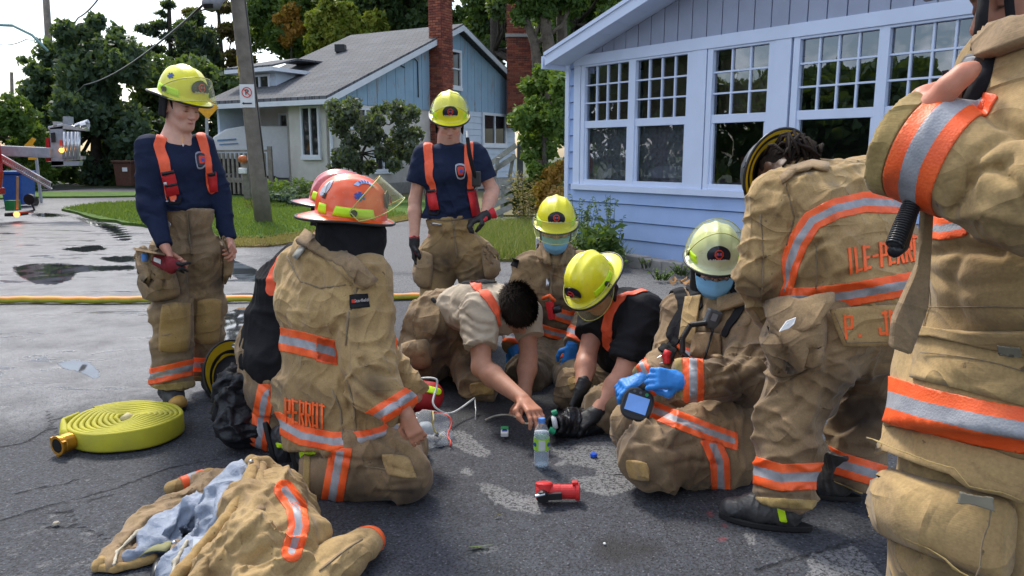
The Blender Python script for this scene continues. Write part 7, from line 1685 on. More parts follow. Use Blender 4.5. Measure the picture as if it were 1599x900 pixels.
# ---------- orange helmet, kneeling with his back to the camera
def P3():
    root = thing('person', 'kneeling firefighter in orange helmet and black hood seen from behind, PERROT lettered on coat', 'person', G(560, 780))
    f = (.975, .16, -.13); u = (.12, -.04, .99); hc = W(548, 337, 2.95); nb = W(548, 408, 2.97)
    sA, sB = W(462, 422, 3.12), W(562, 446, 2.86); hA, hB = W(482, 610, 3.05), W(548, 620, 2.86)
    elB, wrB = W(582, 603, 2.66), W(630, 643, 2.58); elA, wrA = W(600, 560, 3.15), W(650, 620, 3.1)
    body(root, hc, f, u, nb, sA, sB, hA, hB, (sA, elA, wrA), (sB, elB, wrB+Vector((.01, 0, -.012))), None, (W(646, 676, 2.56)-wrB, (.1, .9, -.3), -1, (35, 40, 45, 50), .3, .80), base=(.50, .29, .20), h=.0065)
    # hood
    S = SDF(); r, ff, uu = head_frame(f, u); c = V3(hc)-uu*.05; S.ell(c-uu*.02+ff*.0, (r, ff, uu), (.100, .128, .125), .03); S.cone(c+ff*.055-uu*.04, c+ff*.05-uu*.15, .080, .060, .04); S.cone(c+ff*.02-uu*.10, c-ff*.02-uu*.22, .09, .10, .05)
    S.cone(c-uu*.10, W(556, 418, 2.93), .085, .085, .04); S.cone(c+ff*.03-uu*.14, W(588, 450, 2.86), .06, .025, .04); S.cone(W(588, 450, 2.86), W(606, 500, 2.84), .02, .012, .02)
    Gh = Garment(S, .006); Gh.crumple(.007, 4, fs=1.4); Gh.folds([([(565, 330), (572, 390), (580, 430)], -.006, 6), ([(520, 340), (530, 400)], -.005, 6), ([(500, 350), (540, 380), (570, 430)], .006, 5)]); Gh.obj('hood', BLACKC, root)
    jk = jacket(root, TAN, sA, sB, hA, hB, [(sA, elA, wrA, .09, .08, .06), (sB, elB, wrB, .092, .092, .064)], (.085, .142, .138, .146), amp=.011, seed=41, h=.0062, cw=.26, ww=.20,
        hem=[(W(505, 600, 2.98), W(512, 692, 2.93), .160, .174), (W(545, 610, 2.88), W(566, 694, 2.80), .135, .148)],
        extra=lambda S: (S.cone(W(488, 394, 3.03), W(512, 425, 2.98), .075, .12, .05, 'T'), S.cone(W(520, 418, 2.97), W(540, 440, 2.93), .085, .105, .03, 'T'), S.cone(W(575, 440, 2.85), W(572, 560, 2.76), .10, .10, .05, 'B')),
        fold=[([(556, 440), (545, 470), (520, 520), (500, 560)], -.012, 7), ([(480, 400), (500, 440), (505, 520)], -.008, 6), ([(470, 400), (520, 410), (568, 440)], .012, 7), ([(556, 560), (580, 580), (618, 585)], -.014, 6), ([(548, 590), (585, 622), (620, 628)], -.016, 5), ([(560, 610), (595, 640)], .008, 5),
              ([(536, 500), (540, 560), (548, 640)], -.012, 5), ([(440, 520), (480, 600), (540, 680)], -.006, 8), ([(520, 600), (555, 650), (590, 665)], .010, 7), ([(545, 480), (556, 500), (560, 540)], -.010, 5), ([(600, 480), (590, 520), (605, 560)], -.006, 6)])
    soil_px(jk, [(480, 640, 60, .5), (585, 600, 30, .6), (430, 600, 30, .5), (556, 500, 18, .5), (600, 640, 25, .4)])
    jk.ribbon([(474, 376), (500, 392), (530, 404), (560, 424), (580, 446)], 20, 'collar', TANB, .022, .020); jk.ribbon([(480, 384), (510, 402), (545, 428), (570, 452)], 8, 'collar_edge', TAN, .012, .012)
    jk.ring([(419, 526), (470, 536), (530, 552)], 36, group='T', lim=(400, 480, 534, 580)); jk.ring([(490, 545), (558, 556)], 38, group='T', lim=(494, 500, 562, 600))
    jk.ring([(432, 658), (470, 680), (520, 690), (570, 688), (600, 680), (628, 662)], 30, group='T', ext=False)
    jk.ring([(606, 640), (626, 628), (650, 612)], 30, group='B')
    jk.letters('PERROT', (446, 659), (510, 669), 36, ORANGE, slant=(0, -37), thick=.125, off=.006)
    jk.patch([(546, 461), (574, 459), (577, 480), (548, 483)], 'maker_tag', BLACKC, .004, .004)
    h_ = jk.hit(562, 471, .010)
    if h_:
        xd = (W(574, 469, 2.8)-W(548, 471.5, 2.8)); txt('Starfield', .0165, h_[0]+xd*.10, xd, (0, 0, 1), M('tag_text', (.55, .5, .5), .6), jk.o, 'tag_text', .001); MB().box(h_[0]-xd*.36+Vector((0, 0, 0)), (.012, .003, .012)).build('tag_emblem', REDB, jk.o)
    jk.ribbon([(536, 690), (532, 640), (520, 610)], 2.5, 'seam', TANK, .002, .002); jk.ribbon([(557, 696), (554, 640), (540, 585)], 2.5, 'seam', TANK, .002, .002); jk.ribbon([(448, 400), (470, 440), (500, 450), (540, 445)], 2, 'seam', TANK, .002, .002); jk.ribbon([(566, 420), (560, 445), (545, 490), (540, 540)], 2.2, 'seam', TANK, .003, .002)
    jk.ribbon([(464, 402), (474, 390)], 7, 'hanger_loop', M('loop_grey', (.35, .34, .30), .8), .012, .004, dense=5)
    tr = trousers(root, TANB, (W(500, 640, 3.0), W(545, 650, 2.87), .11), (W(505, 684, 3.0), W(550, 694, 2.86), .12),
        [(W(556, 690, 2.78), W(626, 735, 2.74), W(486, 748, 2.82), .125, .112, .108), (W(560, 680, 3.05), W(624, 700, 3.12), W(490, 706, 3.15), .12, .105, .10)], .015, 55,
        fold=[([(560, 735), (600, 728), (660, 742)], -.012, 5), ([(480, 705), (560, 722), (600, 720)], -.016, 5), ([(590, 680), (620, 700), (640, 712)], -.012, 6), ([(610, 760), (660, 752)], -.008, 4), ([(590, 770), (640, 772)], -.008, 4), ([(620, 690), (650, 705), (665, 725)], .012, 6)])
    soil_px(tr, [(640, 770, 40, .8), (560, 770, 40, .6), (500, 770, 30, .5), (600, 720, 20, .6)])
    tr.ring([(532, 706), (524, 750), (515, 800)], 34, group='l', lim=(490, 700, 570, 860)); tr.ring([(480, 700), (478, 760), (476, 800)], 10, group='l', mat=CUFF, name='trouser_cuff')
    tr.patch([(594, 708), (638, 714), (652, 748), (604, 742)], 'knee_patch', TAN, .003, .005, round_=.3); tr.ribbon([(570, 728), (640, 740)], 2, 'seam', TANK, .003, .002)
    boot(root, W(447, 680, 2.86), (.22, .10, -1), (1, .1, .2), (1, 0, .05), 1.02, BOOTB, None, LIME, .12); boot(root, W(412, 668, 3.08), (.20, .2, -1), (1, .1, .2), (1, 0, .05), 1.0, BOOTB, None, LIME, .12)
    helmed(root, hc, f, u, HO, visor=50, sticker='curved', star=(76, .66), inner=INB, flap=False, straps=False, badge=True, stars=(1,), star_size=.020)
    # air mask strap hanging in front
    MB().tube([W(592, 440, 2.80), W(600, 480, 2.78), W(612, 505, 2.8), W(603, 520, 2.82)], .008, 6).build('strap', BLACKC, root, smooth=True); MB().tube([W(606, 515, 2.85), W(612, 535, 2.85), W(609, 560, 2.9)], [.02, .024, .018], 10).build('side_pouch', ORANGE, root, smooth=True); MB().lathe([(.018, -.01), (.024, 0), (.018, .01)], W(603, 516, 2.8), Matrix.Rotation(1.3, 3, 'X'), 14).build('buckle', BLACKP, root)
P3()

# ---------- red helmet behind him
def P4():
    root = thing('person', 'kneeling firefighter in red helmet and black shirt, mostly hidden behind the orange helmet', 'person', G(440, 690))
    f = (.96, .12, -.24); u = (.2, 0, .97); hc = W(531, 322, 3.38); nb = W(500, 390, 3.4); sA, sB = W(478, 412, 3.55), W(462, 420, 3.24); hA, hB = W(420, 545, 3.5), W(436, 560, 3.25)
    body(root, hc, f, u, nb, sA, sB, hA, hB, (sA, W(520, 510, 3.6), W(560, 560, 3.5)), (sB, W(500, 520, 3.2), W(540, 570, 3.3)), base=SKIN_R, h=.0075)
    S = SDF(); torso(S, sA, sB, hA, hB, .09, .15, .145, .14, k=.06); S.cone(nb, (sA+sB)/2, .075, .10, .04, 'T'); S.cone(sB, W(500, 520, 3.2), .07, .065, .04, 'B'); S.cone(sA, W(520, 510, 3.6), .07, .065, .04, 'A'); Gs = Garment(S, .008); Gs.crumple(.010, 9); Gs.obj('t_shirt', BLACKC, root)
    Gs.strap([(424, 452), (428, 425), (440, 406), (458, 396), (476, 390)], .055, SUSP, over=False)
    tr = trousers(root, TANB, (W(418, 540, 3.45), W(432, 552, 3.3), .14), (W(422, 590, 3.45), W(436, 600, 3.28), .14), [(W(440, 610, 3.25), W(540, 675, 3.25), W(402, 665, 3.28), .13, .11, .105), (W(440, 600, 3.45), W(540, 655, 3.5), W(410, 640, 3.5), .12, .11, .10)], .014, 66,
        fold=[([(388, 560), (405, 600), (430, 620)], -.014, 5), ([(385, 590), (410, 620), (440, 640)], -.010, 5)])
    tr.ring([(414, 620), (408, 650), (404, 690)], 28, group='l', lim=(380, 600, 440, 740)); soil_px(tr, [(400, 640, 30, .7)])
    S = SDF(); S.cone(W(365, 610, 3.30), W(375, 665, 3.22), .075, .085, .04); S.cone(W(362, 590, 3.32), W(400, 598, 3.3), .05, .045, .04); S.cone(W(385, 630, 3.28), W(400, 675, 3.22), .06, .055, .04); Gb = Garment(S, .007); Gb.crumple(.016, 3, [(W(368, 630, 3.28), .2)], fs=1.5); Gb.folds([([(350, 600), (372, 612), (398, 600)], -.014, 4), ([(345, 625), (370, 640), (400, 628)], -.012, 4), ([(350, 660), (380, 664), (405, 655)], -.012, 5), ([(360, 585), (366, 620), (356, 660)], .010, 5)]); Gb.V[:, 2] = np.maximum(Gb.V[:, 2], .004); Gb.obj('boot', M('boot_black_creased', (.013, .014, .018), .5, bump=.6, bscale=18, bdist=.02), root, 'black rubber boot with its creased shaft folded')
    boot(root, W(372, 640, 3.42), (.25, 0, -1), (1, .1, .2), (1, 0, 0), 1.0, BOOTB, None, None, .12)
    helmed(root, hc, f, u, HR_, visor=None, inner=INB, straps=False, flap=True, star=None, badge=False, knob=False)
P4()

# ---------- tan t-shirt man on hands and knees
def P5():
    root = thing('person', 'bareheaded man in beige t-shirt on hands and knees reaching toward the bottle', 'person', G(720, 610))
    f = (.30, -.40, -.86); u = (.18, -.86, .46); c0 = W(808, 484, 3.80); r, ff, uu = head_frame(f, u); hc = c0+Z(uu*.055)
    nb = W(784, 470, 3.95); sA, sB = W(748, 486, 3.74), W(822, 490, 4.0); hA, hB = W(676, 492, 4.25), W(706, 488, 4.5)
    elA, wrA = W(752, 574, 3.58), W(816, 624, 3.34); elB, wrB = W(825, 560, 3.88), W(818, 622, 3.74)
    body(root, hc, f, u, nb, sA, sB, hA, hB, (sA, elA, wrA, (.062, .050, .031)), (sB, elB, wrB, (.060, .048, .030)),
        (W(842, 652, 3.22)-wrA, (-.05, -.1, -1), -1, (38, 32, 36, 42), .35, 1.12), (W(805, 645, 3.66)-wrB, (0, -.2, -1), 1, (20, 25, 30, 30), .3, 1.0), base=(.56, .30, .20), h=.0048, beard=((.10, .06, .04), .25))
    hair_cap(root, c0, f, u, 1.06, HAIRM, 6500, length=.036)
    S = SDF(); torso(S, sA, sB, hA, hB, .09, .135, .125, .11, k=.05, bend=(0, 0, .02)); S.cone(nb, (sA+sB)/2, .075, .10, .03, 'T')
    S.cone(sA, W(751, 544, 3.62), .090, .082, .04, 'A', cb=True); S.cone(sB, W(829, 528, 3.92), .085, .075, .04, 'B', cb=True)
    Gs = Garment(S, .0065); Gs.crumple(.009, 51, [(sA, .14), (W(740, 520, 3.7), .12)]); Gs.folds([([(722, 490), (745, 505), (770, 508)], -.008, 4), ([(724, 505), (748, 520), (768, 520)], -.007, 4), ([(722, 520), (745, 534), (765, 534)], -.006, 4), ([(690, 470), (720, 480), (730, 500)], -.007, 6)])
    Gs.obj('t_shirt', M('beige_cloth', (.47, .39, .29), .85, var=.07, bump=.3, bscale=40, bdist=.01), root)
    Gs.strap([(741, 441), (758, 460), (772, 480), (778, 502)], .056, SUSP); Gs.ring([(722, 440), (760, 440), (800, 436)], 7, mat=BLACKC, name='back_strap', ext=False, off=.006, group='T', front=True)
    Gs.ring([(736, 540), (768, 547)], 3, group='A', mat=M('beige_hem', (.36, .29, .21), .85), name='sleeve_hem')
    bodyo = [o for o in root.children if o.name.startswith('body')][0]
    tat = MB(); 
    tr = trousers(root, TANB, (W(684, 490, 4.2), W(706, 486, 4.45), .125), (W(674, 505, 4.22), W(706, 500, 4.45), .15),
        [(W(676, 512, 4.15), W(650, 566, 4.12), W(700, 572, 4.75), .155, .135, .10), (W(710, 520, 4.35), W(752, 596, 3.98), W(722, 590, 4.5), .14, .105, .10)], .018, 71,
        fold=[([(630, 520), (655, 535), (690, 530)], -.014, 5), ([(625, 560), (660, 575), (700, 560)], -.012, 5), ([(640, 500), (650, 540), (640, 580)], -.010, 6), ([(720, 540), (735, 570), (760, 590)], -.012, 5), ([(700, 500), (705, 540)], -.014, 5)])
    soil_px(tr, [(650, 570, 45, .9), (690, 540, 30, .9), (735, 570, 30, .8)]); tr.patch([(732, 598), (768, 596), (774, 616), (738, 620)], 'knee_patch', PATCH, .004, .008, round_=.5)
    tr.patch([(628, 538), (668, 530), (672, 570), (632, 580)], 'cargo_pocket', TANB, .004, .02, bulge=.03, round_=.2)
    tr.ring([(676, 468), (690, 486), (720, 500)], 6, group='W', mat=BLACKC, name='waistband', ext=False)
    boot(root, W(690, 590, 4.7), (.5, -.1, -.6), (.6, .3, .5), (.7, 0, .4), 1.0, BOOTB, None, LIME, .1); boot(root, W(716, 590, 4.55), (.3, .1, -.8), (.7, .3, .4), (.7, 0, .4), .95, BOOTB, None, None, .1)
P5()

# ---------- masked firefighter kneeling at the back
def P6():
    root = thing('person', 'masked firefighter kneeling upright at the back in yellow helmet and blue gloves', 'person', G(862, 612))
    f = (-.04, -.95, -.28); u = (.0, -.28, .95); hc = W(868, 347, 4.5); nb = W(866, 396, 4.62); sA, sB = W(826, 416, 4.62), W(912, 416, 4.62); hA, hB = W(846, 530, 4.7), W(882, 530, 4.7)
    elA, wrA = W(804, 482, 4.52), W(802, 543, 4.28); elB, wrB = W(924, 482, 4.48), W(894, 540, 4.2)
    _, c, ff, uu = body(root, hc, f, u, nb, sA, sB, hA, hB, (sA, elA, wrA), (sB, elB, wrB), base=SKIN_A, h=.008); mask_(root, c, f, u)
    jk = jacket(root, TANB, sA, sB, hA, hB, [(sA, elA, wrA, .085, .08, .06), (sB, elB, wrB, .085, .08, .06)], (.085, .15, .15, .15), amp=.011, seed=81, extra=lambda S: S.cone(W(866, 398, 4.62), W(866, 412, 4.6), .10, .12, .03, 'T'),
        fold=[([(846, 380), (850, 410), (862, 440)], -.012, 4), ([(890, 380), (880, 410), (866, 440)], -.010, 4), ([(820, 420), (835, 460), (838, 520)], -.010, 4)])
    soil_px(jk, [(860, 500, 50, .8), (815, 480, 25, .6)])
    jk.patch([(836, 378), (852, 374), (862, 414), (842, 408)], 'collar', TANB, .012, .02, round_=.2); jk.patch([(886, 374), (902, 380), (892, 412), (870, 416)], 'collar', TANB, .012, .02, round_=.2)
    jk.ring([(800, 532), (824, 534)], 0.1) if False else None
    jk.ring([(790, 524), (822, 527)], 20, group='A'); jk.ring([(880, 512), (912, 526)], 20, group='B'); jk.ring([(868, 490), (890, 497), (915, 488)], 20, group='T', ext=False, lim=(864, 470, 930, 520)); jk.ring([(838, 512), (862, 520), (896, 528)], 16, group='T', ext=False)
    jk.ribbon([(864, 412), (860, 440), (860, 500)], 4, 'zip_flap', TANK, .004, .006); jk.patch([(799, 403), (811, 407), (808, 419), (797, 414)], 'arm_tag', BLACKC, .004, .003); jk.ribbon([(855, 436), (854, 452)], 4, 'zip_pull', SILVER, .012, .004)
    tr = trousers(root, TANK, (W(850, 530, 4.7), W(880, 530, 4.7), .14), (W(845, 552, 4.65), W(885, 552, 4.65), .15), [(W(845, 556, 4.6), W(826, 588, 4.18), W(822, 575, 4.75), .13, .115, .09), (W(885, 556, 4.6), W(900, 592, 4.16), W(900, 575, 4.75), .13, .115, .09)], .016, 88)
    soil_px(tr, [(830, 590, 40, .7), (890, 590, 40, .7)])
    tr.ring([(886, 548), (898, 560)], .1) if False else None; tr.patch([(872, 548), (884, 544), (892, 556), (874, 560)], 'reflective_patch', ORANGE, .004, .003)
    for x in (822, 903): boot(root, W(x, 596, 4.95), (0, .2, -.8), (0, -.8, .3), (0, -1, .1), 1.0, shaft=.08)
    glove(root, wrA, (-.15, -.25, -1), (.6, .5, 0), -1, NITRILE, (14, 16, 20, 22), .2, 1.0, .02, name='glove'); glove(root, wrB, (-.25, -.2, -1), (-.2, .9, -.2), -1, NITRILE, (10, 18, 22, 24), .2, 1.0, .02, name='glove')
    helmed(root, hc, f, u, HY, visor=6, inner=INB, star=None, chinc=(0, .05, -.20))
    # orange pouch and clip on his chest
    q = W(856, 478, 4.40); t = thing('orange_tool', 'orange buckle and red strap clipped on the chest of the masked firefighter', 'tool', q)
    MB().tube([W(848, 466, 4.42), W(858, 462, 4.38), W(866, 470, 4.4)], .012, 8).build('orange_ring', ORANGE, t, smooth=True); MB().tube([W(858, 472, 4.40), W(862, 498, 4.40)], [.026, .020], 8).build('red_strap', REDSTRAP, t); MB().tube([W(868, 478, 4.4), W(870, 488, 4.4)], .03, 10).build('black_case', BLACKP, t, smooth=True)
P6()

# ---------- black t-shirt man under a yellow helmet
def P7():
    root = thing('person', 'man in black t-shirt and yellow helmet kneeling and leaning over the black bundle', 'person', G(950, 675))
    f = (-.50, -.50, -.71); u = (-.42, -.45, .79); hc = W(923, 440, 3.72); nb = W(948, 470, 3.86); sA, sB = W(932, 492, 3.92), W(1004, 488, 3.72); hA, hB = W(978, 590, 4.08), W(1012, 590, 3.9)
    elA, wrA = W(916, 560, 3.78), W(909, 606, 3.62); elB, wrB = W(972, 588, 3.52), W(932, 645, 3.42)
    body(root, hc, f, u, nb, sA, sB, hA, hB, (sA, elA, wrA, (.06, .050, .034)), (sB, elB, wrB, (.062, .052, .036)), base=(.52, .27, .19), beard=((.25, .16, .12), .4))
    S = SDF(); torso(S, sA, sB, hA, hB, .095, .150, .160, .15, k=.06, bend=(.02, .02, .05)); S.cone(nb, (sA+sB)/2, .08, .11, .03, 'T'); S.cone(sB, W(976, 566, 3.58), .092, .086, .04, 'B', cb=True); S.cone(sA, W(920, 524, 3.83), .088, .080, .04, 'A', cb=True)
    Gs = Garment(S, .007); Gs.crumple(.010, 91, [(sB, .15), (W(970, 540, 3.65), .12)]); Gs.obj('t_shirt', BLACKC, root)
    Gs.strap([(950, 540), (948, 515), (952, 490), (964, 470), (984, 458), (1002, 455)], .058, SUSP, over=False)
    tr = trousers(root, TANB, (W(980, 580, 4.05), W(1010, 582, 3.9), .14), (W(972, 600, 4.05), W(1005, 604, 3.88), .15), [(W(965, 600, 4.05), W(905, 612, 3.80), W(960, 625, 4.3), .12, .115, .09), (W(1000, 610, 3.85), W(950, 642, 3.52), W(1020, 650, 3.9), .14, .115, .10)], .016, 95,
        fold=[([(900, 590), (930, 600), (950, 600)], -.010, 4), ([(930, 640), (960, 650), (985, 640)], -.010, 5)])
    soil_px(tr, [(940, 650, 35, .8), (900, 620, 30, .5)]); tr.patch([(886, 592), (904, 586), (908, 600), (890, 612)], 'knee_patch', PATCH, .004, .008, round_=.4)
    boot(root, W(1030, 668, 4.0), (.3, .3, -.8), (-.8, -.1, .2), (-.9, 0, .2), 1.0, shaft=.08)
    helmed(root, hc, f, u, HY, visor=-12, inner=BLACKP, star=(70, .50), stars=(1,), star_size=.022)
    glove(root, wrA, (-.35, -.35, -.85), (.6, -.6, -.2), -1, GLV, (40, 44, 48, 50), .6, 1.12, .045, label='black leather glove'); glove(root, wrB, (-.75, -.35, -.35), (-.4, .2, -.85), -1, GLV, (45, 50, 52, 56), .5, 1.15, .045, label='black leather glove')
P7()
b_ = G(900, 680); bd = thing('black_bundle', 'shiny black padded bundle held down on the road by two black gloved hands', 'bag', b_)
S = SDF(); S.cone(W(880, 668, 3.38), W(925, 668, 3.45), .055, .065, .03); S.cone(W(892, 655, 3.42), W(932, 662, 3.5), .05, .05, .03); S.cone(W(875, 664, 3.34), W(868, 663, 3.32), .042, .048, .02); S.ell(W(866, 664, 3.30), ((1, 0, 0), (0, 1, 0), (0, 0, 1)), (.03, .035, .034), .01, sub=True)
Gq = Garment(S, .0055); Gq.crumple(.010, 7, fs=1.5); Gq.V[:, 2] = np.maximum(Gq.V[:, 2], .004); Gq.N = normals(Gq.V, Gq.F); Gq.obj('bundle', M('black_shiny', (.010, .011, .014), .32, bump=.6, bscale=20, bdist=.02), bd)
pm = thing('oxygen_mask', 'small clear mask with green fittings at the mouth of the black bundle', 'mask', W(862, 660, 3.3)); MB().tube([W(862, 646, 3.32), W(870, 643, 3.32)], .013, 12).build('green_fitting', M('valve_green', (.02, .32, .16), .4), pm); MB().tube([W(858, 671, 3.28), W(866, 675, 3.28)], .014, 12).build('green_fitting', M('valve_green', (.02, .32, .16), .4), pm); MB().lathe([(.03, -.012), (.034, 0), (.028, .012)], W(866, 660, 3.31), Matrix.Rotation(1.4, 3, 'Y'), 18).build('mask_rim', M('mask_frosted', (.62, .66, .68), .3), pm, smooth=True)

# ---------- white helmet officer
def P8():
    root = thing('person', 'masked officer in white helmet kneeling and holding a thermal camera', 'person', G(1060, 760))
    f = (-.14, -.93, -.30); u = (-.05, -.32, .95); hc = W(1116, 402, 3.38); nb = W(1118, 462, 3.5); sA, sB = W(1068, 484, 3.48), W(1170, 482, 3.34); hA, hB = W(1092, 632, 3.35), W(1150, 632, 3.2)
    elA, wrA = W(1048, 560, 3.38), W(1006, 592, 3.10); elB, wrB = W(1166, 592, 3.0), W(1066, 594, 2.82)
    _, c, ff, uu = body(root, hc, f, u, nb, sA, sB, hA, hB, (sA, elA, wrA), (sB, elB, wrB), base=SKIN_A, h=.008); mask_(root, c, f, u, 1.02)
    r_, f_, u_ = head_frame(f, u)
    gl = MB()
    for e in (-1, 1): 
        p = Z(c+r_*e*.031+f_*.103+u_*.002); pts = [p+Z(r_*math.cos(t)*.022+u_*math.sin(t)*.014) for t in np.linspace(0, 6.283, 15)]; gl.tube(pts, .0015, 5, cap=False)
    gl.tube([Z(c-r_*.009+f_*.106+u_*.004), Z(c+r_*.009+f_*.106+u_*.004)], .0015, 5); gl.build('glasses', BLACKP, root)
    S = SDF(); cc = V3(c); S.ell(cc-f_*.02-u_*.02, (r_, f_, u_), (.096, .10, .12), .03); S.cone(cc-u_*.10, V3(nb)-u_*.02, .085, .12, .04); S.ell(cc+f_*.07+u_*.0, (r_, f_, u_), (.062, .06, .078), .015, sub=True); Gh = Garment(S, .006); Gh.crumple(.006, 3, fs=1.5); Gh.obj('hood', BLACKC, root)
    jk = jacket(root, TANB, sA, sB, hA, hB, [(sA, elA, wrA, .09, .075, .06), (sB, elB, wrB, .105, .098, .070)], (.095, .16, .16, .16), amp=.012, seed=101, h=.0068, hem=[(W(1112, 610, 3.3), W(1090, 668, 3.12), .16, .17)],
        extra=lambda S: S.cone(W(1118, 480, 3.46), W(1116, 496, 3.42), .10, .13, .03, 'T'),
        fold=[([(1175, 500), (1160, 540), (1120, 580)], -.014, 6), ([(1185, 540), (1150, 580), (1110, 590)], -.012, 5), ([(1100, 610), (1130, 600), (1160, 620)], -.012, 5), ([(1190, 580), (1160, 600)], -.01, 5)])
    soil_px(jk, [(1110, 540, 45, .7), (1150, 620, 40, .8), (1090, 500, 30, .5)])
    jk.ring([(1060, 545), (1090, 559), (1130, 566)], 15, group='T', front=True, lim=(1052, 530, 1134, 590)); jk.ring([(1082, 560), (1083, 600), (1082, 640)], 32, group='B'); jk.ring([(1000, 566), (1012, 590), (1022, 606)], 20, group='A')
    jk.ring([(1060, 572), (1062, 620)], 12, group='B', mat=CUFF, name='sleeve_cuff') ; jk.ring([(994, 580), (1006, 602)], 10, group='A', mat=CUFF, name='sleeve_cuff')
    jk.patch([(1072, 466), (1096, 462), (1084, 540), (1064, 530)], 'front_flap', TAN, .010, .015); jk.patch([(1120, 470), (1165, 462), (1172, 476), (1122, 492)], 'collar', TANB, .02, .02)
    jk.patch([(1082, 520), (1126, 522), (1128, 560), (1080, 556)], 'chest_pocket', TANB, .006, .015, bulge=.015)
    tr = trousers(root, TANB, (W(1100, 640, 3.3), W(1146, 640, 3.15), .15), (W(1100, 668, 3.2), W(1142, 668, 3.08), .16), [(W(1085, 665, 3.25), W(992, 668, 3.08), W(1080, 700, 3.4), .13, .105, .10), (W(1120, 680, 2.98), W(1018, 712, 2.80), W(1150, 722, 2.94), .155, .125, .115)], .017, 111,
        fold=[([(1000, 690), (1050, 700), (1090, 690)], -.014, 5), ([(1040, 730), (1080, 720), (1120, 725)], -.010, 5), ([(990, 700), (1030, 690), (1070, 668)], .012, 6), ([(1010, 660), (1060, 655), (1110, 670)], -.010, 5)])
    soil_px(tr, [(1010, 740, 45, .6), (1100, 740, 50, .7), (980, 680, 30, .7), (1060, 680, 25, .5)])
    tr.ring([(1018, 640), (1060, 657), (1110, 676), (1150, 690)], 27, front=True, ext=False, lim=(1010, 600, 1152, 730)); tr.ring([(1112, 694), (1124, 722), (1126, 770)], 30, group='m', lim=(1090, 688, 1160, 800))
    tr.patch([(976, 716), (1010, 722), (1016, 752), (984, 748)], 'knee_patch', PATCH, .004, .008, round_=.5)
    boot(root, W(1178, 705, 3.0), (-.05, .2, -1), (-1, .1, .2), (-1, 0, .1), 1.02, BOOTB, None, LIME, .14); boot(root, W(1125, 690, 3.5), (0, .2, -1), (-1, .1, .2), (-1, 0, .1), 1.0, shaft=.1)
    helmed(root, hc, f, u, HWt, visor=78, inner=BLACKP, star=None, straps=False, flap=False, stars=(), back_e=.06)
    glove(root, wrB, (-1, -.1, .12), (-.1, .8, -.4), 1, NITRILE, (62, 66, 70, 74), .7, 1.05, .03, label='blue nitrile glove'); glove(root, wrA, (-1, -.3, -.25), (.1, .3, -1), 1, NITRILE, (38, 60, 66, 70), .3, 1.03, .03, label='blue nitrile glove')
    # thermal camera
    tcm = thing('thermal_camera', 'black round thermal imaging camera with lit blue screen held in blue gloves', 'camera', W(995, 632, 2.88)); c = W(995, 632, 2.88); nx = Vector((-.18, -.88, .42)).normalized(); ux = Vector((.28, .25, .80)); ux = (ux-nx*ux.dot(nx)).normalized(); rx = ux.cross(nx)*1.0
    Mx = Matrix((rx, ux, nx)).transposed(); ou = [c+Mx @ Vector((.064*math.copysign(abs(math.cos(t))**.75, math.cos(t)), .066*math.copysign(abs(math.sin(t))**.75, math.sin(t)), -.02)) for t in np.linspace(0, 6.283, 29)[:-1]]
    MB().prism(ou, nx*.035).build('camera_body', BLACKP, tcm, bev=.008); MB().box(c+nx*.016, (.086, .066, .004), Mx).build('camera_screen', M('screen_blue', (.12, .22, .50), .15, emit=(.12, .28, .70), emit_s=.28, var=.15, nscale=9), tcm)
    MB().box(c+nx*.014-ux*.002, (.096, .080, .003), Mx).build('screen_bezel', BLACKP, tcm, bev=.002); MB().tube([c+ux*.06-nx*.004, c+ux*.105-nx*.012+rx*.02, W(1042, 596, 2.88)], [.022, .017, .014], 12).build('camera_handle', BLACKP, tcm, smooth=True)
    MB().tube([c+ux*.046+rx*.026+nx*.014, c+ux*.046+rx*.026+nx*.019], .007, 10).build('green_button', M('button_green', (.02, .30, .10), .4), tcm)
    for k in (-1, 0): MB().tube([c+ux*.047+rx*.024*k+nx*.014, c+ux*.047+rx*.024*k+nx*.018], .006, 10).build('button', M('button_grey', (.1, .1, .1), .5), tcm)
    # breathing set straps on his right side and the radio microphone
    for pts in ([(1090, 480), (1070, 505), (1050, 540), (1040, 562)], [(1068, 484), (1050, 515), (1036, 548)]): jk.strap(pts, .048, BLACKC, 'harness_strap', .012, th=.008)
    jk.strap([(1156, 482), (1146, 500), (1134, 520)], .04, BLACKC, 'harness_strap', .010, th=.006)
    MB().tube([W(1036, 552, 3.16), W(1046, 556, 3.15)], .020, 12).build('red_regulator', REDSTRAP, root, smooth=True); MB().tube([W(1041, 556, 3.15), W(1041, 568, 3.14)], .016, 10).build('red_regulator', REDSTRAP, root); MB().tube([W(1026, 560, 3.14), W(1032, 556, 3.14), W(1036, 566, 3.14), W(1030, 568, 3.14)], .004, 6).build('carabiner', SILVER, root)
    mc = thing('radio_microphone', 'grey speaker microphone with coiled cord clipped to the chest of the white helmet officer', 'radio', W(1112, 498, 3.2)); c = W(1112, 498, 3.22); MB().box(c, (.066, .036, .082), Matrix.Rotation(.35, 3, 'Y') @ Matrix.Rotation(.2, 3, 'Z')).build('microphone_body', M('mic_grey', (.09, .10, .11), .45), mc, bev=.008)
    MB().box(c+Vector((-.002, -.019, .012)), (.040, .004, .034), Matrix.Rotation(.35, 3, 'Y')).build('speaker_grille', M('mic_light', (.22, .24, .27), .5), mc, bev=.002); MB().tube([c+Vector((.002, 0, -.035)), c+Vector((.004, -.01, -.075))], [.012, .007], 8).build('cable_boot', BLACKP, mc)
    MB().tube([W(1112, 520, 3.18), W(1104, 548, 3.12), W(1100, 562, 3.12)], .005, 6).build('cable', BLACKP, mc, smooth=True)
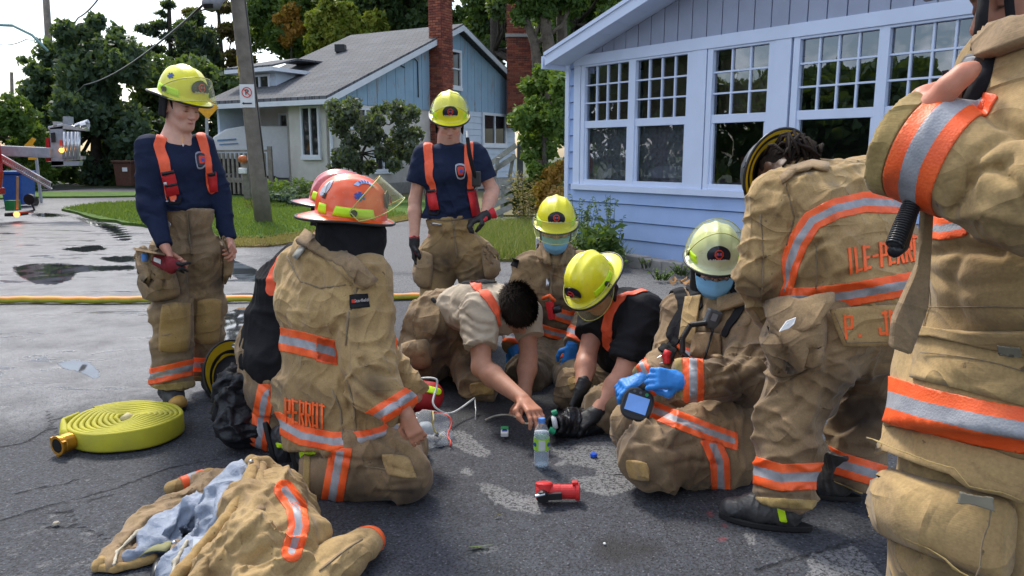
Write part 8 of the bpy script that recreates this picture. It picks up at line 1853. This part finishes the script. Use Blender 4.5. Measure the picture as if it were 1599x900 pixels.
    path = [W(*p) for p in ((1102, 505, 3.2), (1078, 508, 3.17), (1066, 528, 3.14), (1066, 552, 3.12), (1082, 567, 3.10), (1106, 569, 3.12))]; co = MB(); tot = []
    for a, b in zip(path[:-1], path[1:]): tot += [a.lerp(b, k/14) for k in range(14)]
    pts = []
    for i, p in enumerate(tot):
        d = (tot[min(i+1, len(tot)-1)]-tot[max(i-1, 0)]).normalized(); n1_ = d.orthogonal().normalized(); n2_ = d.cross(n1_)
        for k in range(5): t = 2*math.pi*k/5; q = p+d*(.0009*k); pts.append(q+(n1_*math.cos(t)+n2_*math.sin(t))*.010)
    co.tube(pts, .0035, 5).build('coiled_cord', BLACKP, mc, smooth=True)
P8()

# ---------- bent over firefighter
def P9():
    root = thing('person', 'firefighter with braided hair bending over away from the camera, back lettered ILE-PERROT', 'person', G(1260, 830))
    f = (-.30, .02, -.95); u = (-.22, .97, .02); hc = W(1212, 268, 2.98); nb = W(1232, 268, 2.92); sA, sB = W(1208, 318, 2.78), W(1345, 300, 3.05); hA, hB = W(1300, 470, 2.74), W(1382, 466, 2.66)
    elA, wrA = W(1182, 430, 2.70), W(1212, 505, 2.82); elB, wrB = W(1360, 420, 3.25), W(1300, 480, 3.3)
    body(root, hc, f, u, nb, sA, sB, hA, hB, (sA, elA, wrA), (sB, elB, wrB), (W(1222, 540, 2.85)-wrA, (.5, .5, 0), 1, (20, 25, 30, 30), .3, 1.0), None, base=(.10, .05, .03), h=.008)
    jk = jacket(root, TAN, sA, sB, hA, hB, [(sA, elA, wrA, .095, .080, .070), (sB, elB, wrB, .09, .08, .07)], (.11, .175, .175, .175), amp=.011, seed=121, h=.0065, cw=.27, ww=.24, bend=(.0, -.02, .05),
        hem=[(W(1310, 440, 2.74), W(1318, 486, 2.66), .19, .20), (W(1375, 440, 2.72), W(1390, 484, 2.64), .18, .19)],
        extra=lambda S: (S.cone(W(1232, 262, 2.95), W(1256, 290, 2.9), .085, .12, .03, 'T'), S.cone(W(1260, 380, 2.78), W(1250, 460, 2.7), .11, .10, .05, 'T')),
        fold=[([(1225, 290), (1240, 340), (1225, 400), (1232, 440)], -.014, 6), ([(1250, 410), (1275, 380), (1310, 370)], -.014, 6), ([(1240, 440), (1262, 400), (1290, 384)], .012, 6), ([(1165, 330), (1190, 370), (1195, 430)], -.008, 6), ([(1160, 400), (1185, 410), (1210, 390)], -.009, 5), ([(1160, 440), (1190, 455), (1215, 440)], -.010, 5),
              ([(1170, 470), (1200, 480), (1222, 470)], -.008, 5), ([(1240, 280), (1300, 285), (1370, 290)], -.005, 6), ([(1300, 355), (1340, 370), (1400, 360)], -.005, 8), ([(1195, 290), (1230, 300), (1250, 330)], -.008, 5), ([(1275, 380), (1285, 420), (1280, 450)], -.010, 6)])
    soil_px(jk, [(1190, 460, 50, .7), (1270, 430, 30, .5), (1230, 440, 22, .9), (1180, 330, 30, .3)])
    jk.ring([(1222, 452), (1232, 415), (1246, 378), (1268, 345), (1305, 326), (1350, 316), (1400, 318), (1440, 324)], 32, group='T', front=True, ext=False)
    jk.ring([(1216, 468), (1270, 467), (1330, 460), (1420, 444)], 36, group='T', front=True)
    jk.letters('ILE-PERROT', (1322, 428), (1452, 403), 38, ORANGE, slant=(-3, -38)); jk.letters('Î', (1322, 428), (1335, 425.5), 38, ORANGE, slant=(-3, -38)) if False else None
    # tail flap with the name
    tl = [W(1296, 484, 2.45), W(1440, 472, 2.43), W(1446, 536, 2.43), W(1318, 541, 2.44)]; V = []; nu, nv = 12, 6
    for j in range(nv+1):
        for i in range(nu+1):
            a, b = i/nu, j/nv; p = (tl[0]*(1-a)+tl[1]*a)*(1-b)+(tl[3]*(1-a)+tl[2]*a)*b; V.append(p+Vector((0, .012*math.sin(a*5+b*3)-.0*b, 0)))
    Gt = Garment.__new__(Garment); Gt.V = np.array([tuple(v) for v in V]); Gt.F = np.array([(j*(nu+1)+i, (j+1)*(nu+1)+i, (j+1)*(nu+1)+i+1, j*(nu+1)+i+1) for j in range(nv) for i in range(nu)]); Gt.N = normals(Gt.V, Gt.F); Gt.bvh = None
    Gt.obj('tail_flap', TAN, jk.o); solid(Gt.o, .006, 0); Gt.letters('P. JEAN', (1318, 529), (1442, 517), 36, ORANGE, slant=(-3, -36)); Gt.ribbon([(1322, 536), (1440, 531)], 1.6, 'seam', TANK, .003, .002); Gt.ribbon([(1302, 488), (1322, 536)], 1.6, 'seam', TANK, .003, .002)
    h_ = jk.hit(1294, 474, .006); MB().lathe([(0, -.004), (.009, -.003), (.008, .003), (0, .004)], h_[0] if h_ else W(1294, 474, 2.5), Matrix.Rotation(1.5, 3, 'X'), 12).build('snap', SILVER, jk.o, smooth=True)
    jk.ribbon([(1222, 284), (1240, 270), (1268, 262), (1292, 266)], 11, 'collar', TANB, .014, .010); jk.ribbon([(1188, 335), (1192, 400), (1188, 470)], 2, 'seam', TANK, .002, .002); jk.ribbon([(1226, 286), (1240, 340), (1228, 384)], 2, 'seam', TANK, .002, .002); jk.ribbon([(1274, 384), (1276, 430), (1274, 452)], 2, 'seam', TANK, .002, .002)
    tr = trousers(root, TANB, (W(1305, 480, 2.72), W(1375, 478, 2.66), .16), (W(1290, 520, 2.68), W(1376, 515, 2.72), .165), [(W(1282, 530, 2.62), W(1236, 645, 2.56), W(1222, 785, 2.50), .165, .112, .098), (W(1378, 530, 2.78), W(1350, 640, 2.78), W(1320, 752, 2.74), .15, .12, .105)], .015, 131, h=.0068,
        fold=[([(1190, 620), (1230, 600), (1260, 560)], -.010, 6), ([(1195, 660), (1240, 640), (1270, 600)], -.010, 6), ([(1290, 640), (1330, 610), (1370, 620)], -.014, 6), ([(1300, 680), (1350, 650)], -.01, 6), ([(1190, 690), (1230, 700), (1265, 680)], -.007, 5), ([(1180, 760), (1225, 770), (1262, 758)], -.006, 4), ([(1180, 775), (1262, 778)], -.006, 4), ([(1295, 560), (1290, 620), (1280, 660)], -.012, 8)])
    soil_px(tr, [(1340, 640, 60, 1.0), (1220, 760, 40, .6), (1230, 560, 40, .5), (1310, 740, 40, .8), (1200, 620, 25, .4)])
    tr.patch([(1196, 500), (1290, 484), (1280, 566), (1215, 588)], 'cargo_pocket', TANB, .01, .03, bulge=.06, round_=.25); tr.patch([(1216, 488), (1294, 482), (1290, 512), (1240, 528)], 'pocket_flap', TANB, .075, .010, round_=.2)
    tr.ring([(1170, 732), (1220, 746), (1272, 744)], 42, group='l'); tr.ring([(1274, 706), (1310, 724), (1350, 736)], 36, group='m')
    tr.ring([(1165, 782), (1262, 788)], 14, group='l', mat=CUFF, name='trouser_cuff'); tr.ring([(1270, 742), (1335, 770)], 9, group='m', mat=CUFF, name='trouser_cuff')
    tr.patch([(1200, 530), (1212, 532), (1210, 575), (1202, 570)], 'knee_edge', PATCH, .004, .01)
    boot(root, G(1252, 832)+Vector((.02, .02, 0)), (-.96, .34, 0), (0, 0, 1), (.1, 0, 1), 1.06, BOOTB, None, LIME, .1); boot(root, G(1346, 792)+Vector((0, .06, 0)), (-.95, .35, 0), (0, 0, 1), (.05, 0, 1), 1.0, BOOTB, None, None, .1)
    helmed(root, hc, f, u, HB_, visor=None, inner=INY, star=None, lime=False, badge=False, straps=False, flap=False, knob=True, back_e=.03, droop=.008)
    rng = random.Random(4); br = MB()
    r_, f_, u_ = [Z(q) for q in head_frame(f, u)]; c = Z(hc)
    for k in range(34):
        a = rng.uniform(-1.5, 1.5); s0 = c-f_*(.085*math.cos(a)+.005)+r_*.08*math.sin(a)-u_*rng.uniform(.0, .05); e_ = W(rng.uniform(1222, 1285), rng.uniform(238, 262), rng.uniform(2.78, 2.86)); m1 = s0.lerp(e_, .5)+Vector((rng.uniform(-.02, .03), -.03, .045+rng.uniform(0, .03)))
        br.tube([s0, s0.lerp(m1, .6)+Vector((0, 0, .02)), m1, e_.lerp(m1, .4)+Vector((0, 0, .012)), e_], [.006, .0065, .0065, .006, .004], 6)
    br.build('braided_hair', M('braid_black', (.020, .013, .010), .8, bump=.8, bscale=160, spec=.15), root, smooth=True)
    S = SDF(); S.ell(c-u_*.03-f_*.03, (r_, f_, u_), (.085, .09, .09), .02); Gh = Garment(S, .006); Gh.V += Gh.N*((fbm(Gh.V*60, 3)-.4)*.012)[:, None]; Gh.obj('hair', M('braid_black', (.02, .013, .01), .8), root)
    hl = MB().prism([W(1228, 502, 2.44), W(1243, 496, 2.44), W(1240, 506, 2.43), W(1232, 513, 2.43), W(1217, 518, 2.42)], (0, .004, 0)).build('white_tag', WHITE, None, loc=W(1230, 505, 2.44)); tag(hl, 'white paper tag sticking out of the pocket of the bending firefighter', 'tag')
P9()

# ---------- foreground firefighter at the right edge
def P10():
    root = thing('person', 'foreground firefighter in tan coat cut off by the right edge, holding a radio', 'person', Vector((1.0, 1.35, 0)))
    def radio_grip(S):
        S.cone(W(1436, 190, 1.15), W(1452, 168, 1.15), .028, .029, .02, 'H'); S.cone(W(1450, 166, 1.15), W(1476, 150, 1.16), .026, .022, .015, 'H')
        S.chain([W(1452, 170, 1.12), W(1482, 136, 1.10), W(1504, 117, 1.095), W(1518, 108, 1.095)], [.020, .0165, .0150, .0122], .008, 'H'); S.cone(W(1440, 152, 1.15), W(1462, 142, 1.16), .014, .012, .01, 'H')
        for i in range(4): S.chain([W(1470, 138+i*11, 1.17), W(1500, 126+i*12, 1.215), W(1528, 132+i*12, 1.21)], [.011, .010, .0085], .006, 'H')
    f = (-.96, -.05, -.25); u = (-.2, 0, .98); hc = W(1618, -62, 1.32); nb = W(1640, 30, 1.35); sA, sB = W(1655, 130, 1.12), W(1690, 130, 1.55); hA, hB = W(1640, 560, 1.25), W(1650, 560, 1.5)
    elA, wrA = W(1620, 296, 1.03), W(1436, 190, 1.15)
    body(root, hc, f, u, nb, sA, sB, hA, hB, (sA, elA, wrA, (.05, .040, .026)), None, radio_grip, None, base=(.60, .30, .21), h=.005)
    def ex(S):
        S.cone(W(1625, 120, 1.36), W(1655, 60, 1.36), .13, .115, .05, 'T'); S.cone(W(1642, 200, 1.36), W(1640, 430, 1.36), .128, .195, .05, 'T')
        S.cone(W(1640, 420, 1.36), W(1622, 600, 1.32), .195, .232, .05, 'T'); S.cone(W(1622, 600, 1.32), W(1612, 704, 1.28), .232, .240, .02, 'T', cb=True)
    jk = jacket(root, TAN, sA, sB, W(1640, 400, 1.25), W(1650, 400, 1.45), [(sA, elA, W(1404, 222, 1.18), .10, .082, .080)], (.10, .125, .16, .18), amp=.0042, fs=.8, seed=141, h=.0052, extra=ex, cw=.1, ww=.1,
        fold=[([(1505, 290), (1525, 240), (1560, 215), (1600, 205)], -.009, 8), ([(1490, 330), (1520, 270), (1575, 250)], -.010, 8), ([(1480, 340), (1530, 330), (1599, 345)], .007, 10), ([(1530, 160), (1560, 190), (1610, 205)], -.012, 9),
              ([(1440, 400), (1490, 385), (1560, 392)], -.016, 9), ([(1500, 400), (1480, 440), (1500, 500)], -.006, 9), ([(1555, 260), (1590, 290), (1610, 330)], -.010, 9), ([(1450, 430), (1500, 450), (1600, 440)], -.006, 10), ([(1430, 560), (1500, 600), (1600, 590)], -.006, 9)])
    jk.ring([(1392, 262), (1418, 196), (1468, 150)], .1) if False else None
    jk.ring([(1470, 330), (1440, 262), (1448, 190), (1500, 140)], .1) if False else None
    # cuff bands follow circles round the sleeve
    V = jk.V; a0, a1 = V3(W(1404, 222, 1.18)), V3(elA); ax = nz(a1-a0); t = (V-a0)@ax; dA = jk.S.dist('A', V); dT = jk.S.dist('T', V); rad = np.linalg.norm((V-a0)-t[:, None]*ax, axis=1); lim = np.maximum(1+(dA-dT)/.02, 1+(rad-.100)/.01)
    jk.band(np.maximum(np.abs(t-.068)/.037, lim)); jk.band(np.maximum(np.abs(t-.006)/.022, lim), 'sleeve_cuff', CUFF)
    jk.ring([(1376, 620), (1440, 640), (1530, 660), (1640, 680)], 70, group='T')
    jk.ring([(1438, 340), (1462, 345), (1540, 352)], .1) if False else None
    jk.ring([(1436, 352), (1470, 358), (1515, 350)], 34, group='T', front=True, lim=(1430, 300, 1512, 400))
    jk.patch([(1437, 516), (1625, 512), (1625, 552), (1433, 524)], 'pocket_flap', TAN, .012, .010, 20, 6); jk.patch([(1437, 520), (1625, 530), (1625, 640), (1425, 590)], 'coat_pocket', TAN, .002, .010, 20, 10, bulge=.006)
    jk.ribbon([(1448, 552), (1520, 562), (1599, 578)], 1.6, 'seam', TANK, .014, .001); jk.ribbon([(1432, 580), (1440, 530), (1452, 470), (1450, 420)], 1.6, 'seam', TANK, .003, .001); jk.ribbon([(1438, 480), (1540, 478), (1610, 480)], 1.6, 'seam', TANK, .003, .001)
    jk.patch([(1568, 526), (1600, 526), (1600, 552), (1570, 550)], 'loop_patch', M('velcro_grey', (.22, .20, .15), .95), .026, .002)
    jk.patch([(1535, 60), (1612, 40), (1625, 70), (1545, 96)], 'collar', TANB, .015, .02, round_=.1) 
    # open front storm flap
    P_ = [W(1447, 300, 1.17), W(1462, 300, 1.17), W(1452, 480, 1.14), W(1425, 556, 1.12), W(1394, 545, 1.12), W(1398, 500, 1.13), W(1436, 415, 1.15)]; fo = MB().prism(P_, (0, .018, 0)).build('storm_flap', TANB, jk.o, bev=.005)
    tr = trousers(root, TAN, (W(1620, 640, 1.36), W(1640, 640, 1.4), .17), (W(1618, 720, 1.34), W(1640, 720, 1.42), .19), [(W(1600, 780, 1.30), W(1560, 1100, 1.22), W(1560, 1700, 1.25), .215, .20, .14), (W(1700, 760, 1.45), W(1680, 1100, 1.45), W(1680, 1500, 1.45), .2, .18, .14)], .006, 151, h=.0065, fs=.7)
    soil_px(tr, [(1480, 880, 60, .8), (1500, 760, 40, .4), (1560, 900, 50, .6)])
    tr.patch([(1352, 730), (1580, 790), (1570, 900), (1318, 800)], 'cargo_pocket', TAN, .008, .03, 26, 16, bulge=.035); tr.patch([(1376, 668), (1620, 735), (1615, 790), (1372, 706)], 'pocket_flap', TAN, .040, .008, 24, 6)
    tr.patch([(1522, 760), (1566, 776), (1568, 792), (1522, 778)], 'loop_patch', M('velcro_grey', (.22, .20, .15), .95), .072, .002); tr.ribbon([(1380, 700), (1480, 735), (1600, 780)], 1.6, 'seam', CUFF, .068, .001, parent=tr.o); tr.ribbon([(1356, 790), (1460, 850), (1540, 902)], 2.0, 'seam', CUFF, .045, .002)
    tr.ribbon([(1562, 786), (1552, 840), (1540, 898)], 2.4, 'seam', TANK, .058, .002); tr.ribbon([(1330, 862), (1352, 880), (1360, 900)], 1.6, 'seam', CUFF, .004, .001)
    for x in (0, 1): boot(root, Vector((.92+.1*x, 1.25+.28*x, 0)), (-1, -.05, 0), (0, 0, 1), (0, 0, 1), 1.1)
    helmed(root, hc, f, u, HB_, visor=None, inner=BLACKP, star=None, lime=False, badge=False, straps=False, flap=False, knob=False)
    MB().tube([W(1536, -8, 1.22), W(1532, 40, 1.22), W(1528, 78, 1.22)], [.008, .009, .012], 8).build('helmet_strap', BLACKC, root, smooth=True); MB().tube([W(1575, -6, 1.24), W(1578, 30, 1.24), W(1560, 62, 1.24)], .007, 8).build('helmet_strap', BLACKC, root, smooth=True)
    rd = thing('handheld_radio', 'black handheld radio with coiled cord held at the chest of the foreground firefighter', 'radio', W(1500, 130, 1.15)); MB().tube([W(1552, 92, 1.13), W(1534, 130, 1.12), W(1518, 165, 1.13), W(1508, 190, 1.15)], [.012, .016, .017, .014], 8).build('radio_strap', BLACKC, rd, smooth=True); MB().box(W(1514, 140, 1.20), (.056, .04, .10), Matrix.Rotation(.45, 3, 'Y')).build('radio_body', M('radio_black', (.02, .02, .024), .5, bump=.4), rd, bev=.008)
    MB().tube([W(1478, 128, 1.22), W(1476, 110, 1.22)], .005, 8).build('radio_knob', BLACKP, rd); MB().box(W(1530, 104, 1.17), (.042, .03, .018), Matrix.Rotation(.4, 3, 'Y')).build('radio_top', M('radio_grey', (.16, .17, .19), .5), rd, bev=.005)
    path = [W(*p) for p in ((1452, 250, 1.16), (1440, 285, 1.14), (1424, 320, 1.12), (1410, 352, 1.11), (1396, 386, 1.10))]; tot = []
    for a, b in zip(path[:-1], path[1:]): tot += [a.lerp(b, k/9) for k in range(9)]
    pts = []
    for i, p in enumerate(tot):
        d = (path[-1]-path[0]).normalized(); n1_ = d.orthogonal().normalized(); n2_ = d.cross(n1_); nx_p = tot[min(i+1, len(tot)-1)]
        for k in range(10): t = 2*math.pi*k/10; pts.append(p.lerp(nx_p, k/10)+(n1_*math.cos(t)+n2_*math.sin(t))*.0115)
    MB().tube(pts, .0021, 6).build('coiled_cord', BLACKP, rd, smooth=True); MB().tube([path[0], path[-1]], .0098, 8).build('cord_core', BLACKP, rd, smooth=True)
    MB().tube([W(1436, 275, 1.17), W(1428, 310, 1.16), W(1420, 345, 1.15), W(1408, 385, 1.12), W(1396, 393, 1.10)], .010, 8).build('cord_return', BLACKP, rd, smooth=True)
P10()

# ---------- helmet lying on its side
hl = helmet(None, W(366, 592, 3.62), (.25, .2, -.9), (-.75, .62, .2), HB_, visor=None, inner=INY, star=None, lime=False, badge=False, straps=False, flap=True, knob=False, name='black_helmet', loc=W(366, 592, 3.62))
tag(hl, 'black helmet with yellow underside lying on its side behind the black boots', 'helmet')
o = MB().tube([W(341, 632, 3.5), W(340, 645, 3.5)], .006, 6).build('orange_strap_end', ORANGE, hl)
ri = MB().tube([W(363, 538, 3.5), W(371, 536, 3.5), W(374, 541, 3.5), W(368, 545, 3.5), W(363, 541, 3.5)], .005, 6).build('helmet_ring', SILVER, hl, smooth=True)
# ================================================================ COAT LYING ON THE ROAD
cb0 = G(400, 850); coat = thing('coat_on_ground', 'tan bunker coat with quilted grey lining lying open and crumpled on the road', 'coat', cb0)
LIN = NT('quilted_lining'); w1 = LIN.node('ShaderNodeTexVoronoi'); w1.inputs['Scale'].default_value = 26; LIN.l.new(LIN.co(), w1.inputs[0])
LIN.set('Base Color', LIN.mix(LIN.ramp(LIN.noise(9, 6), (.35, 0.0), (.65, 1.0)), (.17, .20, .26), (.31, .35, .43))); LIN.set('Roughness', .75); LIN.bump(LIN.math('ADD', LIN.math('MULTIPLY', w1.outputs[0], .8), LIN.noise(22, 5, .6, dist=1.5)), .8, .010); LIN = LIN.m
def lump(name, prims, mat, seed, amp=.012, h=.0062, fs=1.0, fold=None, k=.03, floor=.003):
    """prims: ((px, py, height), (px, py, height), radius, radius, group, flattening)"""
    S = SDF()
    for p in prims:
        a, b = G(*p[0]), G(*p[1]); S.cone(a, b, p[2], p[3], k, p[4] if len(p) > 4 else 'T', flat=((0, 0, 1), p[5]) if len(p) > 5 else None)
    Ga = Garment(S, h); Ga.crumple(amp, seed, fs=fs)
    if fold: Ga.folds(fold)
    Ga.V[:, 2] = np.maximum(Ga.V[:, 2], floor); Ga.N = normals(Ga.V, Ga.F); Ga.obj(name, mat, coat); return Ga
cbdy = lump('coat_body', [((400, 808, .14), (440, 850, .10), .11, .12), ((425, 790, .12), (400, 865, .12), .12, .12), ((450, 790, .07), (468, 850, .07), .07, .08), ((340, 900, .07), (440, 895, .06), .10, .11), ((440, 860, .08), (400, 940, .05), .10, .10), ((415, 775, .12), (400, 800, .12), .07, .09)], TAN, 201, .018, fs=1.5,
    fold=[([(400, 790), (440, 815), (465, 850)], -.014, 6), ([(360, 860), (400, 830), (450, 820)], -.012, 6), ([(380, 890), (430, 850), (480, 850)], -.012, 6), ([(420, 770), (440, 800)], -.012, 6), ([(330, 890), (360, 850), (410, 800)], .012, 6)])
cbdy.ring([(444, 766), (462, 790), (467, 822), (455, 862)], 32, front=True, ext=False)
slv = lump('sleeve', [((478, 905, .05), (530, 872, .055), .085, .078, 'A', .7), ((530, 872, .055), (572, 846, .05), .078, .066, 'A', .7)], TAN, 205, .012, fold=[([(500, 880), (540, 850), (575, 835)], -.008, 5), ([(520, 895), (560, 870)], -.006, 5)])
V = slv.V; a0, a1_ = V3(G(578, 842, .065)), V3(G(520, 876, .07)); ax = nz(a1_-a0); t = (V-a0)@ax; slv.band(np.abs(t+.030)/.012, 'cuff_trim', ORANGE)
slv.ribbon([(498, 892), (530, 866), (566, 842)], 2.2, 'seam', TANK, .002, .002); lump('orange_strap', [((470, 812, .03), (482, 828, .03), .026, .018)], ORANGE, 3, .006)
lump('coat_skirt', [((320, 765, .03), (230, 815, .035), .05, .05, 'T', .7), ((230, 815, .03), (168, 872, .02), .05, .03, 'T', .7), ((300, 752, .03), (360, 752, .05), .03, .05), ((250, 850, .02), (180, 880, .015), .04, .03, 'T', .5)], TANB, 211, .010, fs=1.3, fold=[([(210, 800), (260, 780), (310, 770)], -.010, 5), ([(180, 860), (230, 810), (300, 785)], .010, 5)])
lump('lining', [((372, 748, .19), (345, 815, .12), .060, .065), ((345, 790, .10), (310, 800, .07), .06, .06), ((305, 800, .05), (235, 845, .035), .055, .045, 'T', .8), ((345, 835, .08), (285, 885, .05), .06, .06, 'T', .9), ((262, 845, .03), (202, 872, .025), .035, .022, 'T', .8), ((320, 860, .07), (275, 905, .05), .06, .055, 'T', .9), ((355, 770, .15), (330, 830, .09), .06, .05)], LIN, 221, .015, fs=1.5,
    fold=[([(330, 770), (325, 810), (300, 830)], -.016, 6), ([(290, 800), (270, 840)], -.012, 6), ([(310, 830), (340, 825)], -.018, 6), ([(240, 830), (280, 835), (320, 800)], -.012, 5), ([(300, 850), (320, 870)], -.010, 6), ([(370, 740), (350, 790), (345, 820)], -.010, 6)])
def hemtube(px, r_, mat, name, seed=1):
    S = SDF()
    for a, b in zip(px[:-1], px[1:]): S.cone(G(*a), G(*b), r_, r_, .012, 'T')
    Ga = Garment(S, .005); Ga.crumple(.004, seed, fs=1.8); Ga.V[:, 2] = np.maximum(Ga.V[:, 2], .003); Ga.N = normals(Ga.V, Ga.F); Ga.obj(name, mat, coat); return Ga
hemtube([(398, 722, .24), (386, 760, .24), (352, 815, .19), (312, 860, .14), (272, 905, .11)], .019, PATCH, 'front_edge', 2)
hemtube([(406, 728, .22), (399, 768, .22), (372, 815, .18), (334, 865, .14), (302, 912, .12)], .024, TAN, 'front_edge', 3)
hemtube([(393, 722, .24), (415, 724, .22), (434, 738, .19), (426, 756, .18), (407, 775, .20)], .023, TAN, 'collar', 4)
hemtube([(420, 762, .19), (448, 748, .15), (462, 754, .14)], .032, TAN, 'collar', 5); hemtube([(418, 772, .21), (402, 800, .22), (376, 828, .20)], .022, TANB, 'collar', 6)
hemtube([(306, 776, .03), (262, 795, .03), (225, 820, .03), (190, 852, .02), (160, 878, .02), (151, 885, .015)], .018, PATCH, 'lower_edge', 7); hemtube([(153, 886, .012), (180, 888, .012), (215, 880, .012), (240, 872, .02)], .014, PATCH, 'lower_edge', 8)
hemtube([(272, 905, .06), (264, 880, .06), (277, 850, .08)], .014, TANB, 'lower_edge', 9); hemtube([(178, 882, .045), (183, 862, .045), (214, 832, .06), (262, 803, .07)], .005, M('piping_cream', (.52, .47, .36), .8), 'piping', 10)
hemtube([(268, 905, .10), (274, 878, .10), (292, 845, .12)], .005, M('piping_cream', (.52, .47, .36), .8), 'piping', 11)
cf = lump('far_cuff', [((268, 762, .028), (326, 744, .03), .030, .034, 'A')], PATCH, 231, .004, h=.005); V = cf.V; a0 = V3(G(268, 762, .028)); ax = nz(V3(G(326, 744, .03))-a0); cf.band(np.abs((V-a0)@ax-.080)/.046)
for x, y, z in ((266, 800, .075), (272, 849, .12), (392, 722, .262)): MB().lathe([(0, 0), (.009, .002), (.007, .008), (0, .009)], G(x, y, z), n=10).build('snap', SILVER, coat, smooth=True)
MB().prism([G(302, 842, .135), G(322, 846, .14), G(314, 866, .135), G(300, 868, .13)], (0, 0, .004)).build('lining_label', M('label_cloth', (.42, .46, .50), .8), coat)
MB().tube([G(196, 822, .02), G(210, 812, .03), G(230, 800, .03)], [.012, .010, .007], 7).build('zip_end', BLACKC, coat, smooth=True)
n = 10; V = []; g0 = G(212, 884)
for i in range(n+1):
    a = math.pi*(1.0-i/n*.62)
    for s_ in (0, 1): V.append(g0+Vector((math.cos(a)*.075+.075, .0+s_*.06, .005+math.sin(a)*.05)))
o = mk('liner_tab', V, [(2*i, 2*i+2, 2*i+3, 2*i+1) for i in range(n)], M('olive_tab', (.30, .29, .14), .8), None, loc=g0); solid(o, .004); tag(o, 'curved olive flap standing on the road beside the coat lining', 'flap')
o = MB().tube([G(238, 912, .02), G(245, 885, .03), G(252, 872, .02)], .014, 8).build('black_tube', BLACKP, None, smooth=True, loc=G(244, 885)); tag(o, 'dark rounded edge poking out beside the olive flap', 'tube')
